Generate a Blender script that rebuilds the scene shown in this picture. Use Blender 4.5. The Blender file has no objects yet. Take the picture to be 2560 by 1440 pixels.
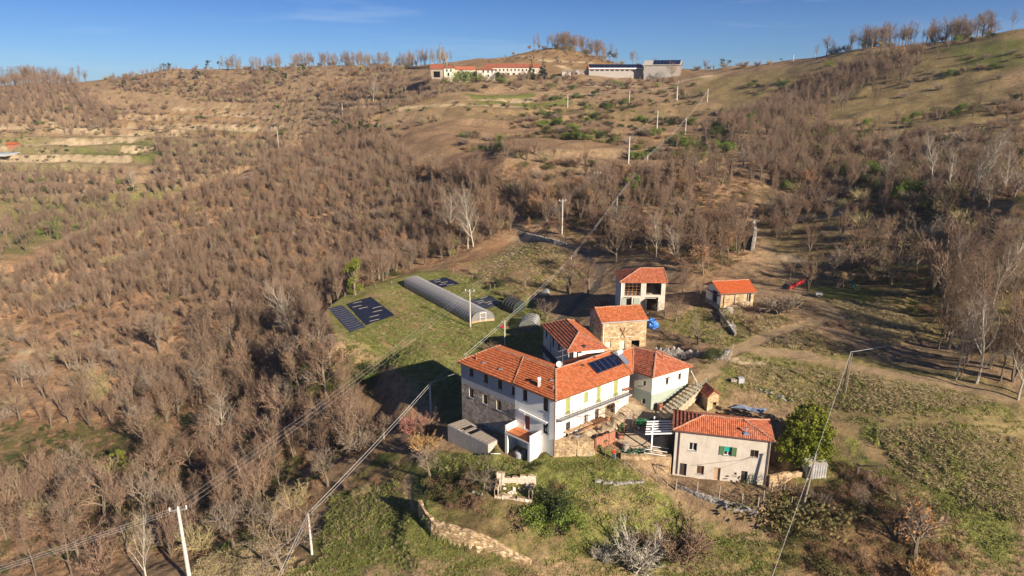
import bpy, bmesh, math, random
import numpy as np
from mathutils import Vector, Matrix, Euler

# ------------------------------------------------------------------ camera, sky, sun
sc = bpy.context.scene
R = math.radians
PITCH = R(16.5); FPX = 1707.0; CAMZ = 45.0
cam = bpy.data.cameras.new('camera'); cam_o = bpy.data.objects.new('camera', cam)
sc.collection.objects.link(cam_o); sc.camera = cam_o
cam.sensor_width = 36.0; cam.lens = 36.0 * FPX / 2560.0
cam.clip_start = 0.5; cam.clip_end = 6000
cam_o.location = (0, 0, CAMZ); cam_o.rotation_euler = (R(90) - PITCH, 0, 0)

SUN_EL = R(24.0)
SUN_H = Vector((0.66, -0.751, 0)).normalized()          # horizontal direction towards the sun
sun_dir = Vector((SUN_H.x * math.cos(SUN_EL), SUN_H.y * math.cos(SUN_EL), math.sin(SUN_EL)))
world = bpy.data.worlds.new('World'); sc.world = world; world.use_nodes = True
wn = world.node_tree; wn.nodes.clear()
w_out = wn.nodes.new('ShaderNodeOutputWorld'); w_bg = wn.nodes.new('ShaderNodeBackground')
sky = wn.nodes.new('ShaderNodeTexSky'); sky.sky_type = 'NISHITA'; sky.sun_disc = False
sky.sun_elevation = SUN_EL; sky.sun_rotation = math.atan2(SUN_H.x, SUN_H.y)
sky.altitude = 1200; sky.air_density = 1.0; sky.dust_density = 0.5; sky.ozone_density = 5.0
w_bg.inputs['Strength'].default_value = 0.062
# thin cirrus wisps drawn on the sky sphere by direction
tc = wn.nodes.new('ShaderNodeTexCoord'); mp = wn.nodes.new('ShaderNodeMapping')
mp.inputs['Scale'].default_value = (1.6, 1.6, 16.0); mp.inputs['Rotation'].default_value = (0, R(5), 0)
nz = wn.nodes.new('ShaderNodeTexNoise'); nz.inputs['Scale'].default_value = 1.9; nz.inputs['Detail'].default_value = 9; nz.inputs['Roughness'].default_value = 0.62
rp = wn.nodes.new('ShaderNodeValToRGB'); rp.color_ramp.elements[0].position = 0.54; rp.color_ramp.elements[1].position = 0.85
rp.color_ramp.elements[1].color = (0.45, 0.45, 0.45, 1)
mx = wn.nodes.new('ShaderNodeMixRGB'); mx.inputs[2].default_value = (5.0, 6.2, 7.6, 1)
wn.links.new(tc.outputs['Generated'], mp.inputs[0]); wn.links.new(mp.outputs[0], nz.inputs['Vector'])
wn.links.new(nz.outputs['Fac'], rp.inputs[0]); wn.links.new(rp.outputs[0], mx.inputs[0])
tint = wn.nodes.new('ShaderNodeMixRGB'); tint.blend_type = 'MULTIPLY'; tint.inputs[0].default_value = 1.0
sxyz = wn.nodes.new('ShaderNodeSeparateXYZ'); wn.links.new(tc.outputs['Generated'], sxyz.inputs[0])
trp = wn.nodes.new('ShaderNodeValToRGB'); trp.color_ramp.elements[0].position = 0.0; trp.color_ramp.elements[0].color = (0.46, 0.62, 0.88, 1)
trp.color_ramp.elements[1].position = 0.13; trp.color_ramp.elements[1].color = (0.235, 0.39, 0.645, 1)
wn.links.new(sxyz.outputs[2], trp.inputs[0]); wn.links.new(trp.outputs[0], tint.inputs[2])
wn.links.new(sky.outputs[0], tint.inputs[1]); wn.links.new(tint.outputs[0], mx.inputs[1]); wn.links.new(mx.outputs[0], w_bg.inputs['Color'])
wn.links.new(w_bg.outputs[0], w_out.inputs['Surface'])
sun = bpy.data.lights.new('sun', 'SUN'); sun.energy = 5.0; sun.angle = R(0.5); sun.color = (1.0, 0.875, 0.715)
sun_o = bpy.data.objects.new('sun', sun); sc.collection.objects.link(sun_o)
sun_o.rotation_euler = (-sun_dir).to_track_quat('-Z', 'Y').to_euler(); sun_o.location = (60, -80, 120)
sc.view_settings.view_transform = 'Standard'; sc.view_settings.look = 'None'
sc.view_settings.exposure = 1.02; sc.view_settings.gamma = 1.0; sc.view_settings.use_curve_mapping = False
sc.cycles.max_bounces = 5; sc.cycles.diffuse_bounces = 2; sc.cycles.glossy_bounces = 2
sc.cycles.transmission_bounces = 4; sc.cycles.transparent_max_bounces = 8; sc.cycles.volume_bounces = 0
sc.cycles.use_denoising = True
sc.render.film_transparent = False

# ------------------------------------------------------------------ measuring helpers
SP, CP = math.sin(PITCH), math.cos(PITCH)
def ray(px, py):
    u = (px - 1280) / FPX; v = (py - 720) / FPX
    return u, CP - v * SP, -(SP + v * CP)
def at(px, py, z):
    """world point at height z seen at a point measured in the survey photo (2560 px wide)"""
    r = ray(px, py); t = (z - CAMZ) / r[2]
    return Vector((r[0] * t, r[1] * t, z))
def atY(px, py, Y):
    r = ray(px, py); t = Y / r[1]
    return Vector((r[0] * t, Y, CAMZ + r[2] * t))
def on_plane(px, py, p0, p1, pitch):
    """world point on the roof plane that rises at pitch to the left of the edge p0->p1"""
    d = Vector((p1.x - p0.x, p1.y - p0.y)).normalized(); n = Vector((-d.y, d.x)); t = math.tan(R(pitch))
    r = ray(px, py)
    s = (p0.z - t * (p0.x * n.x + p0.y * n.y) - CAMZ) / (r[2] - t * (r[0] * n.x + r[1] * n.y))
    return Vector((r[0] * s, r[1] * s, CAMZ + r[2] * s))

# ------------------------------------------------------------------ objects
COL = sc.collection
def tag(o, label=None, cat=None, group=None, kind=None):
    if label: o['label'] = label
    if cat: o['category'] = cat
    if group: o['group'] = group
    if kind: o['kind'] = kind
    return o
def empty(name, loc, label=None, cat=None, group=None, rz=0.0):
    o = bpy.data.objects.new(name, None); COL.objects.link(o); o.location = loc; o.rotation_euler = (0, 0, rz)
    o.empty_display_size = 0.3
    return tag(o, label, cat, group)
class MB:
    """collects faces in world (or local) coordinates and links them as one mesh object"""
    def __init__(s): s.v = []; s.f = []; s.m = []; s.uv = []
    def face(s, pts, m=0, uv=None):
        n = len(s.v); s.v.extend([tuple(p) for p in pts]); s.f.append(tuple(range(n, n + len(pts)))); s.m.append(m)
        s.uv.append(uv if uv else [(p[0] + p[1], p[2]) for p in pts])
    def box(s, a, b, m=0, mat=None):
        x0, y0, z0 = a; x1, y1, z1 = b
        c = [(x0,y0,z0),(x1,y0,z0),(x1,y1,z0),(x0,y1,z0),(x0,y0,z1),(x1,y0,z1),(x1,y1,z1),(x0,y1,z1)]
        if mat is not None: c = [mat @ Vector(q) for q in c]
        for f in ((3,2,1,0),(4,5,6,7),(0,1,5,4),(1,2,6,5),(2,3,7,6),(3,0,4,7)): s.face([c[i] for i in f], m)
    def bar(s, p, q, w, h=None, m=0, up=Vector((0,0,1))):
        p = Vector(p); q = Vector(q); h = w if h is None else h
        d = (q - p); L = d.length
        if L < 1e-6: return
        d /= L; a = d.cross(up)
        if a.length < 1e-3: a = d.cross(Vector((1,0,0)))
        a.normalize(); b = a.cross(d).normalized()
        M = Matrix(((a.x, d.x, b.x, p.x), (a.y, d.y, b.y, p.y), (a.z, d.z, b.z, p.z), (0,0,0,1)))
        s.box((-w/2, 0, -h/2), (w/2, L, h/2), m, M)
    def tube(s, pts, rad, n=6, m=0, cap=True):
        pts = [Vector(p) for p in pts]; rr = rad if isinstance(rad, (list, tuple)) else [rad] * len(pts)
        rings = []
        for i, p in enumerate(pts):
            d = (pts[min(i+1, len(pts)-1)] - pts[max(i-1, 0)])
            if d.length < 1e-9: d = Vector((0,0,1))
            d.normalize(); a = d.cross(Vector((0,0,1)))
            if a.length < 1e-2: a = d.cross(Vector((1,0,0)))
            a.normalize(); b = d.cross(a)
            rings.append([p + (a * math.cos(t) + b * math.sin(t)) * rr[i] for t in [2*math.pi*k/n for k in range(n)]])
        for i in range(len(rings)-1):
            for k in range(n):
                s.face([rings[i][k], rings[i+1][k], rings[i+1][(k+1)%n], rings[i][(k+1)%n]], m)
        if cap:
            s.face(rings[0], m); s.face(rings[-1][::-1], m)
    def build(s, name, mats, parent=None, smooth=False, origin=None):
        me = bpy.data.meshes.new(name)
        org = Vector(origin) if origin is not None else Vector((0,0,0))
        off = Vector((0,0,0))
        if parent is not None: off = Vector(parent.get('_org', (0,0,0)))
        base = off + org if parent is not None else org
        me.from_pydata([(p[0]-base.x, p[1]-base.y, p[2]-base.z) for p in s.v], [], s.f)
        if not isinstance(mats, (list, tuple)): mats = [mats]
        for mm in mats: me.materials.append(mm)
        me.polygons.foreach_set('material_index', s.m)
        uvl = me.uv_layers.new(name='UVMap')
        flat = [c for f in s.uv for q in f for c in q]
        uvl.data.foreach_set('uv', flat)
        if smooth: me.polygons.foreach_set('use_smooth', [True] * len(me.polygons))
        me.update()
        o = bpy.data.objects.new(name, me); COL.objects.link(o)
        o.location = org if parent is not None else base
        o['_org'] = tuple(base)
        if parent is not None: o.parent = parent
        return o
def thing(name, loc, label, cat, group=None):
    """Empty at a thing's base; parts built in world coordinates are re-based on it"""
    o = empty(name, loc, label, cat, group); o['_org'] = tuple(loc); return o
def sub(o, parent): # parts of parts
    return o
def copy_tree(root, loc=None, rz=None, label=None, group=None, sc_=None, parent=None):
    c = root.copy(); COL.objects.link(c)
    if parent is not None: c.parent = parent
    if loc is not None: c.location = loc
    if rz is not None: c.rotation_euler = (0, 0, rz)
    if sc_ is not None: c.scale = sc_ if isinstance(sc_, (tuple, list)) else (sc_, sc_, sc_)
    if label: c['label'] = label
    if group: c['group'] = group
    for ch in list(root.children): copy_tree(ch, parent=c)
    return c

# ------------------------------------------------------------------ materials
def new_mat(name, rough=0.85, spec=0.2):
    m = bpy.data.materials.new(name); m.use_nodes = True
    nt = m.node_tree; b = nt.nodes['Principled BSDF']
    b.inputs['Roughness'].default_value = rough; b.inputs['Specular IOR Level'].default_value = spec
    return m, nt, b
def noise(nt, scale, detail=4, rough=0.6, vec=None, dist=0.0):
    n = nt.nodes.new('ShaderNodeTexNoise'); n.inputs['Scale'].default_value = scale
    n.inputs['Detail'].default_value = detail; n.inputs['Roughness'].default_value = rough; n.inputs['Distortion'].default_value = dist
    if vec is None:
        t = nt.nodes.new('ShaderNodeTexCoord'); vec = t.outputs['Object']
    nt.links.new(vec, n.inputs['Vector']); return n.outputs['Fac']
def ramp(nt, fac, stops):
    r = nt.nodes.new('ShaderNodeValToRGB'); e = r.color_ramp.elements
    while len(e) < len(stops): e.new(0.5)
    for i, (p, c) in enumerate(stops):
        e[i].position = p; e[i].color = (*c, 1) if len(c) == 3 else c
    nt.links.new(fac, r.inputs[0]); return r.outputs[0]
def mixc(nt, fac, a, b, mode='MIX'):
    n = nt.nodes.new('ShaderNodeMixRGB'); n.blend_type = mode
    for i, x in ((0, fac), (1, a), (2, b)):
        if isinstance(x, (int, float)): n.inputs[i].default_value = x
        elif isinstance(x, tuple): n.inputs[i].default_value = (*x, 1) if len(x) == 3 else x
        else: nt.links.new(x, n.inputs[i])
    return n.outputs[0]
def mathn(nt, op, a, b=0.0, clamp=False):
    n = nt.nodes.new('ShaderNodeMath'); n.operation = op; n.use_clamp = clamp
    for i, x in ((0, a), (1, b)):
        if isinstance(x, (int, float)): n.inputs[i].default_value = x
        else: nt.links.new(x, n.inputs[i])
    return n.outputs[0]
def bump(nt, b, h, strength=0.5, dist=0.05):
    n = nt.nodes.new('ShaderNodeBump'); n.inputs['Strength'].default_value = strength; n.inputs['Distance'].default_value = dist
    nt.links.new(h, n.inputs['Height']); nt.links.new(n.outputs[0], b.inputs['Normal'])
def simple(name, c, rough=0.8, var=0.15, scale=3.0, spec=0.2, metal=0.0, bmp=0.0):
    m, nt, b = new_mat(name, rough, spec); b.inputs['Metallic'].default_value = metal
    f = noise(nt, scale, 5, 0.65)
    lo = tuple(x * (1 - var) for x in c); hi = tuple(min(1, x * (1 + var)) for x in c)
    nt.links.new(ramp(nt, f, [(0.3, lo), (0.7, hi)]), b.inputs['Base Color'])
    if bmp: bump(nt, b, f, bmp, 0.03)
    return m
# ------------------------------------------------------------------ terrain: surveyed spot heights -> smooth sheet
def P(px, py, z): p = at(px, py, z); return (p.x, p.y, p.z)
def PY(px, py, Y): p = atY(px, py, Y); return (p.x, p.y, p.z)
SPOTS = [
 # foreground
 P(1300,1440,-6.8), P(1000,1440,-8.0), P(1600,1440,-7.6), P(1900,1440,-7.2), P(2200,1440,-5.8), P(2560,1440,-4.0),
 P(780,1380,-10.5), P(600,1440,-10.5), P(445,1440,-10.5), P(200,1440,-14), P(0,1440,-17), P(300,1300,-15.5), P(0,1200,-22), P(0,1320,-19),
 P(900,1300,-8.4), P(800,1350,-10), P(800,1200,-11.5), P(1250,1410,-6.2), P(1080,1350,-5.8), P(1000,1200,-6.6), P(1010,1280,-6.4),
 P(1300,1240,-2.2), P(1200,1300,-3.4), P(1450,1180,-1.0), P(1500,1300,-4.0), P(1620,1240,-2.8), P(1150,1180,-3.2), P(1400,1350,-5.0),
 P(1060,1150,-4.5), P(1060,1090,-5.2), P(1100,1060,-4.6), P(950,1050,-9.5), P(850,1130,-11.8), P(700,1100,-19), P(500,1100,-22), P(600,1250,-17.5), P(700,1350,-13.3),
 P(1700,1290,-4.4), P(1850,1400,-6.6), P(2000,1290,-3.2), P(2200,1300,-1.5), P(2380,1300,-1.2), P(2560,1300,0.0), P(2560,1150,3.0), P(2400,1150,2.6), P(2250,1150,1.2), P(2080,1150,0.0),
 P(2200,1030,4.2), P(2420,1030,5.6), P(2560,1020,6.2), P(2100,990,4.0), P(2000,1160,-.5),
 # farm yard and the slope above it
 P(1534,1147,-.1), P(1640,1060,.9), P(1560,1020,2.5), P(1780,1020,2.3), P(1880,1030,2.4), P(1900,950,4.4), P(1750,950,4.3), P(1600,1100,.2),
 P(1840,880,5.6), P(2000,890,6.2), P(2200,930,6.3), P(2400,970,6.3), P(2560,1010,6.6), P(1740,820,5.8), P(1650,850,4.6), P(1560,870,4.0), P(1850,800,7.2),
 P(1660,785,6.0), P(1800,780,7.4), P(1950,780,8.0), P(2100,800,8.2), P(2150,715,9.6), P(2300,780,9.4), P(2300,880,7.2), P(2500,800,11.0), P(2450,900,8.0),
 P(1940,670,9.2), P(1900,600,11.4), P(1900,555,13), P(2100,530,17), P(2100,620,13), P(2300,620,15), P(2300,560,18), P(2560,640,18), P(2440,500,23), P(2560,500,25), P(2250,480,21), P(2000,500,16),
 # garden terrace and road
 P(820,850,-1.2), P(828,765,-.8), P(1015,692,0), P(1110,676,.6), P(1290,605,3.4), P(1250,830,-.3), P(1100,950,-2.2), P(1040,962,-2.6), P(1000,900,-1.6), P(1140,850,-.6), P(1200,720,.4), P(1300,740,.8), P(1350,830,.3), P(1390,760,1.3),
 P(900,960,-7.5), P(850,905,-6.6), P(790,850,-8.5), P(760,780,-8), P(1090,1010,-4.2), P(960,990,-7.0), P(740,840,-11),
 P(1450,750,2.4), P(1500,690,4.2), P(1500,620,6.6), P(1400,600,6.4), P(1290,565,6.6), P(1265,520,9.0), P(1200,560,5.0), P(1130,610,.3), P(1600,640,8.2), P(1700,660,9.0), P(1560,540,12), P(1700,560,12.6), P(1400,500,13),
 P(950,650,-5), P(850,650,-9), PY(700,560,246), PY(700,700,200), PY(550,800,176), PY(900,500,252), PY(900,400,300), PY(1100,450,238), PY(1100,400,265), PY(1100,350,292), PY(1100,300,340),
 PY(650,950,142), PY(450,950,152), PY(300,1000,146), PY(300,1150,112), PY(0,1000,150), PY(0,850,196), PY(300,850,182), PY(300,700,226), PY(150,760,222),
 PY(500,600,258), PY(450,700,222),
 # centre slope
 PY(1400,390,226), PY(1250,410,225), PY(1400,350,256), PY(1620,412,212), PY(1800,400,216), PY(1900,450,190), PY(1900,350,240), PY(1700,300,302), PY(1400,300,312), PY(1400,260,370), PY(1400,215,430), PY(1150,215,440), PY(1200,197,448), PY(1540,190,455), PY(1700,185,450),  PY(1300,192,452), PY(1110,201,436), PY(1187,204,434), PY(1080,199,440), PY(1240,207,428), PY(1150,203,432), PY(1400,200,445), PY(1060,216,428), PY(1100,226,412), PY(1020,214,462), PY(1150,218,418),
 PY(1700,250,380), PY(2000,250,322), PY(2000,300,280), PY(2200,350,220), PY(2300,420,178), PY(2150,440,182),
 PY(1400,120,560), PY(1470,135,552), PY(1240,146,560), PY(1540,156,540), PY(1170,162,520), PY(1340,125,560), PY(1350,160,500), PY(1000,205,500),
 # right-hand ridge
 PY(2560,72,300), PY(2560,150,268), PY(2560,250,228), PY(2560,400,166), PY(2560,330,192), PY(2300,110,345), PY(2050,142,382), PY(1830,168,432), PY(2300,200,290), PY(2180,115,352),
 # left ridges
 PY(1040,168,560), PY(850,164,600), PY(700,166,640), PY(560,174,660), PY(430,174,640), PY(330,196,625), PY(230,202,640), PY(0,214,600), PY(120,206,620),
 PY(200,300,540), PY(500,260,560), PY(700,300,500), PY(900,240,480), PY(500,330,505), PY(650,318,500), PY(0,330,500), PY(100,372,476), PY(300,380,470), PY(200,430,440), PY(0,500,400), PY(0,600,345), PY(0,650,305), PY(300,460,425), PY(450,400,455), PY(0,410,455),
 # spur crest
 PY(0,690,236), PY(150,622,258), PY(350,522,292), PY(600,440,322), PY(740,380,342), PY(840,318,366), PY(920,330,350), PY(980,285,400),
]
BACK = [(-205,290,-46),(-160,335,-40),(-122,375,-30),(-75,420,-12),(-235,385,-32),
 # behind the ridges the land falls away
 (340,420,50),(230,520,45),(120,640,42),(0,720,42),(60,680,50),(-80,740,38),(-230,820,38),(-420,820,35),(-600,820,30),(-330,780,40),
 (480,420,55),(600,300,60),(420,150,42),(300,80,22),(200,40,6),(130,10,-6),(60,0,-12),(0,10,-14),(-60,10,-17),(-130,30,-24),(-220,80,-32),(-300,160,-38),(-330,250,-36),(-420,360,-20),(-600,480,10),
 (0,1300,10),(600,1200,10),(-700,1300,10),(900,600,30),(-1000,700,10),(0,-120,-20),(300,-100,0),(-300,-100,-30),(1500,2300,-10),(-1500,2300,-10)]
_pts = np.array(SPOTS + BACK, float)
def _kern(r2): return np.sqrt(r2 + 9.0)            # multiquadric
def _fit(pts, lam=0.25):
    X = pts[:, :2]; n = len(pts)
    A = np.zeros((n + 3, n + 3)); d2 = ((X[:, None] - X[None]) ** 2).sum(-1)
    A[:n, :n] = -_kern(d2) + np.eye(n) * lam
    A[:n, n] = 1; A[:n, n+1:] = X; A[n, :n] = 1; A[n+1:, :n] = X.T
    b = np.zeros(n + 3); b[:n] = pts[:, 2]
    return np.linalg.solve(A, b)
_w = _fit(_pts)
def _base(x, y):
    x = np.asarray(x, float).ravel(); y = np.asarray(y, float).ravel(); out = np.empty(len(x)); n = len(_pts)
    for i in range(0, len(x), 20000):
        xs, ys = x[i:i+20000], y[i:i+20000]
        d2 = (xs[:, None] - _pts[None, :, 0]) ** 2 + (ys[:, None] - _pts[None, :, 1]) ** 2
        out[i:i+20000] = -_kern(d2) @ _w[:n] + _w[n] + xs * _w[n+1] + ys * _w[n+2]
    return out
# value noise
_rs = np.random.RandomState(7); _tab = _rs.rand(256, 256)
def vnoise(x, y, s=1.0, o=0):
    x = np.asarray(x) / s + 37.3 * o; y = np.asarray(y) / s + 71.7 * o
    xi = np.floor(x).astype(int); yi = np.floor(y).astype(int); fx = x - xi; fy = y - yi
    fx = fx * fx * (3 - 2 * fx); fy = fy * fy * (3 - 2 * fy)
    g = lambda a, b: _tab[a & 255, b & 255]
    return (g(xi, yi) * (1 - fx) + g(xi+1, yi) * fx) * (1 - fy) + (g(xi, yi+1) * (1 - fx) + g(xi+1, yi+1) * fx) * fy
def fbm(x, y, s, n=4, o=0): 
    a = 0; w = 1; t = 0
    for k in range(n): a = a + w * vnoise(x, y, s / 2 ** k, o + k); t += w; w *= 0.5
    return a / t
def sdf(poly, x, y):
    """signed distance to polygon, negative inside"""
    x = np.asarray(x, float); y = np.asarray(y, float); P_ = np.array(poly, float)[:, :2]; n = len(P_)
    d = np.full(x.shape, 1e18); ins = np.zeros(x.shape, bool)
    for i in range(n):
        a = P_[i]; b = P_[(i + 1) % n]; e = b - a; L = (e ** 2).sum() + 1e-12
        t = np.clip(((x - a[0]) * e[0] + (y - a[1]) * e[1]) / L, 0, 1)
        d = np.minimum(d, (x - a[0] - t * e[0]) ** 2 + (y - a[1] - t * e[1]) ** 2)
        c = ((a[1] > y) != (b[1] > y)) & (x < (b[0] - a[0]) * (y - a[1]) / (b[1] - a[1] + 1e-12) + a[0])
        ins ^= c
    d = np.sqrt(d); return np.where(ins, -d, d)
def line_d(pl, x, y):
    x = np.asarray(x, float); y = np.asarray(y, float); P_ = np.array(pl, float)[:, :2]; d = np.full(x.shape, 1e18); s = np.zeros(x.shape); acc = 0
    for i in range(len(P_) - 1):
        a = P_[i]; b = P_[i+1]; e = b - a; L = math.sqrt((e ** 2).sum()) + 1e-9
        t = np.clip(((x - a[0]) * e[0] + (y - a[1]) * e[1]) / L ** 2, 0, 1)
        q = (x - a[0] - t * e[0]) ** 2 + (y - a[1] - t * e[1]) ** 2
        m = q < d; d = np.where(m, q, d); s = np.where(m, acc + t * L, s); acc += L
    return np.sqrt(d), s
def sstep(a, b, x): t = np.clip((x - a) / (b - a), 0, 1); return t * t * (3 - 2 * t)
PADS = []      # (polygon xy, plane a+bx+cy, inner falloff)
def pad(pts, fall, grow=0.0, idw=False):
    """level or tilted platform through the given 3-D corner points; the ground meets it over 'fall' metres"""
    A = np.array([(1, p[0], p[1]) for p in pts]); z = np.array([p[2] for p in pts])
    co = np.linalg.lstsq(A, z, rcond=None)[0] if np.ptp(z) > 1e-6 else np.array([z[0], 0, 0])
    PADS.append(([(p[0], p[1]) for p in pts], np.array([(p[0], p[1], p[2]) for p in pts]) if idw else co, fall, grow))
def riser1(x, y, z):
    m = sstep(205, 235, y) * (1 - sstep(430, 470, y)) * sstep(-60, -10, x) * (1 - sstep(70, 130, x)) * sstep(.36, .5, fbm(x, y, 90, 2, 66)); st = 4.4
    q = z / st + 1.3 * (fbm(x, y, 80, 2, 5) - .5); return st, .75, q - np.floor(q), m
def riser2(x, y, z):
    m = sstep(380, 420, y) * (1 - sstep(530, 600, y)) * (1 - sstep(-90, -40, x)); st = 4.6
    q = z / st + 0.6 * (fbm(x, y, 80, 2, 9) - .5); return st, .8, q - np.floor(q), m
def ground(x, y, fine=False):
    sh = np.shape(x); x = np.asarray(x, float).ravel(); y = np.asarray(y, float).ravel()
    z = _base(x, y); r = np.hypot(x, y)
    # farm terraces on the open slopes of the middle distance
    for st, amp, fr, m in (riser1(x, y, z), riser2(x, y, z)):
        z = z + m * st * amp * (np.where(fr < 0.92, 0.0, (fr - 0.92) / 0.08) - fr)
    # gullies and humps
    z = z + (fbm(x, y, 38, 4, 3) - .5) * 5.0 * sstep(150, 260, r) * (1 - .6 * m)
    z = z + (fbm(x, y, 9, 3, 6) - .5) * (1.5 - 1.1 * (1 - sstep(30, 60, np.hypot(x - 12, y - 88))))
    for poly, co, fall, grow in PADS:
        P_ = np.array(poly); lo = P_.min(0) - fall - grow - 1; hi = P_.max(0) + fall + grow + 1
        k = np.where((x > lo[0]) & (x < hi[0]) & (y > lo[1]) & (y < hi[1]))[0]
        if len(k) == 0: continue
        d = sdf(poly, x[k], y[k]) - grow; w = 1 - sstep(0, fall, d)
        if co.ndim == 2:
            wt = 1 / ((x[k][:, None] - co[None, :, 0]) ** 2 + (y[k][:, None] - co[None, :, 1]) ** 2 + .05) ** 1.5; pz = (wt * co[None, :, 2]).sum(1) / wt.sum(1)
        else: pz = co[0] + co[1] * x[k] + co[2] * y[k]
        z[k] = z[k] * (1 - w) + pz * w
    for f in TRENCH: z = f(x, y, z)
    if fine:
        rough = ROUGH(x, y)
        z = z + rough * ((fbm(x, y, 1.6, 3, 11) - .45) * .75 * (1 - sstep(120, 260, r)) )
    return z.reshape(sh)
TRENCH = []
ROUGH = lambda x, y: np.ones(np.shape(x)) * .5
def gz(x, y): return float(ground(np.array([x]), np.array([y]))[0])
def hits(pix):
    """where the sight lines through surveyed photo points meet the ground"""
    pix = np.array(pix, float); u = (pix[:, 0] - 1280) / FPX; v = (pix[:, 1] - 720) / FPX
    dx, dy, dz = u, CP - v * SP, -(SP + v * CP)
    Y = 45 * (900 / 45) ** np.linspace(0, 1, 420)
    YY = np.broadcast_to(Y, (len(pix), len(Y))); XX = YY * (dx / dy)[:, None]; ZZ = CAMZ + YY * (dz / dy)[:, None]
    G = ground(XX, YY); below = ZZ < G
    gap = np.where(YY < 760, ZZ - G, 1e9); k = np.where(below.any(1) & (Y[below.argmax(1)] < 760), below.argmax(1), gap.argmin(1)); k0 = np.maximum(k - 1, 0); i = np.arange(len(pix))
    d0 = ZZ[i, k0] - G[i, k0]; d1 = ZZ[i, k] - G[i, k]; t = np.where(abs(d0 - d1) > 1e-9, d0 / (d0 - d1 + 1e-12), 0); t = np.where(d1 > 0, 1, t); t = np.clip(t, 0, 1)
    yy = Y[k0] + (Y[k] - Y[k0]) * t; xx = yy * dx / dy
    return np.stack([xx, yy, ground(xx, yy)], 1)
def hit(px, py): return Vector(hits([(px, py)])[0])
# ------------------------------------------------------------------ building lay-out
pad([at(812,778,-1.1), at(868,740,-.9), at(1008,694,-.1), at(1100,688,.3), at(1180,760,-.1), at(1100,830,-.7), at(1000,856,-1.2), at(850,850,-1.5)], 3.5)
def xy(v): return (v.x, v.y)
# farmhouse: eave corners (z 7.3)
MA, MB_, MC = at(1142,905,7.3), at(1390,1003,7.3), at(1583,933,7.3)
# the platforms the buildings and the yard stand on
CW = [(1046,1292,-5.4,-3.3),(1079,1344,-5.8,-3.65),(1122,1365,-6.0,-3.55),(1178,1382,-6.1,-3.6),(1233,1391,-6.2,-4.35),(1280,1402,-6.25,-5.4),(1325,1415,-6.3,-5.9)]
LOWP = [at(a,b,c) for a,b,c,t in CW]; pad(LOWP + [Vector((p.x-.3, p.y-3.0, p.z-.5)) for p in LOWP[::-1]], 2.0, .4)
pad([at(1383,1141,-.8), at(1440,1143,-.8), at(1486,1139,-.5), at(1515,1128,-.1), at(1525,1160,-.3), at(1400,1172,-1.2)], 1.5, .5)
pad([at(1262,1120,-1.9), at(1300,1100,-1.8), at(1345,1120,-1.6), at(1345,1160,-1.6), at(1320,1180,-1.9), at(1250,1168,-2.6)], 1.5)
pad([at(1112,1098,-3.6), at(1219,1128,-3.0), at(1215,1150,-3.2), at(1100,1118,-4.0)], 1.5)
pad([at(1385,1102,1.5), at(1480,1108,1.4), at(1537,1086,1.6), at(1560,1035,1.9), at(1500,1015,2.1), at(1400,1045,1.7)], 0.35, -.45)                       # dining terrace
pad([at(1555,1146,-.05), at(1484,1112,.0), at(1545,1098,.9), at(1575,1030,2.2), at(1634,1025,2.4), at(1650,1062,1.5), at(1692,1080,1.0), at(1700,1150,.1)], 1.0)   # yard
pad([at(1668,1180,-2.1), at(1690,1214,-2.3), at(1800,1248,-2.3), at(1890,1272,-2.3), at(1960,1240,-2.1), at(1945,1160,-2.1), at(1690,1120,-2.1)], 1.0)  # front house platform
pad([at(1700,905,3.9), at(1560,885,3.9), at(1480,872,3.8), at(1470,840,3.8), at(1620,860,4.1), at(1700,880,4.2)], 2.0)   # lane behind

pad([Vector((*xy(at(a,b,c)), t)) for a,b,c,t in CW[:6]] + [at(1290,1360,-4.9), at(1280,1330,-4.1), at(1220,1285,-3.4), at(1060,1240,-2.9), at(1050,1270,-3.2)], .3, -.25, True)
# ------------------------------------------------------------------ ground cover zones, painted per vertex in world coordinates
DRY=(.27,.19,.115); LITTER=(.36,.225,.13); GREEN=(.12,.12,.045); SOIL=(.135,.095,.06); PALE=(.42,.33,.21); PAVE=(.36,.29,.2); TRACK=(.30,.22,.13); ROAD_SHADED=(.13,.115,.095); OLIVE=(.13,.12,.05)
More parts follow.
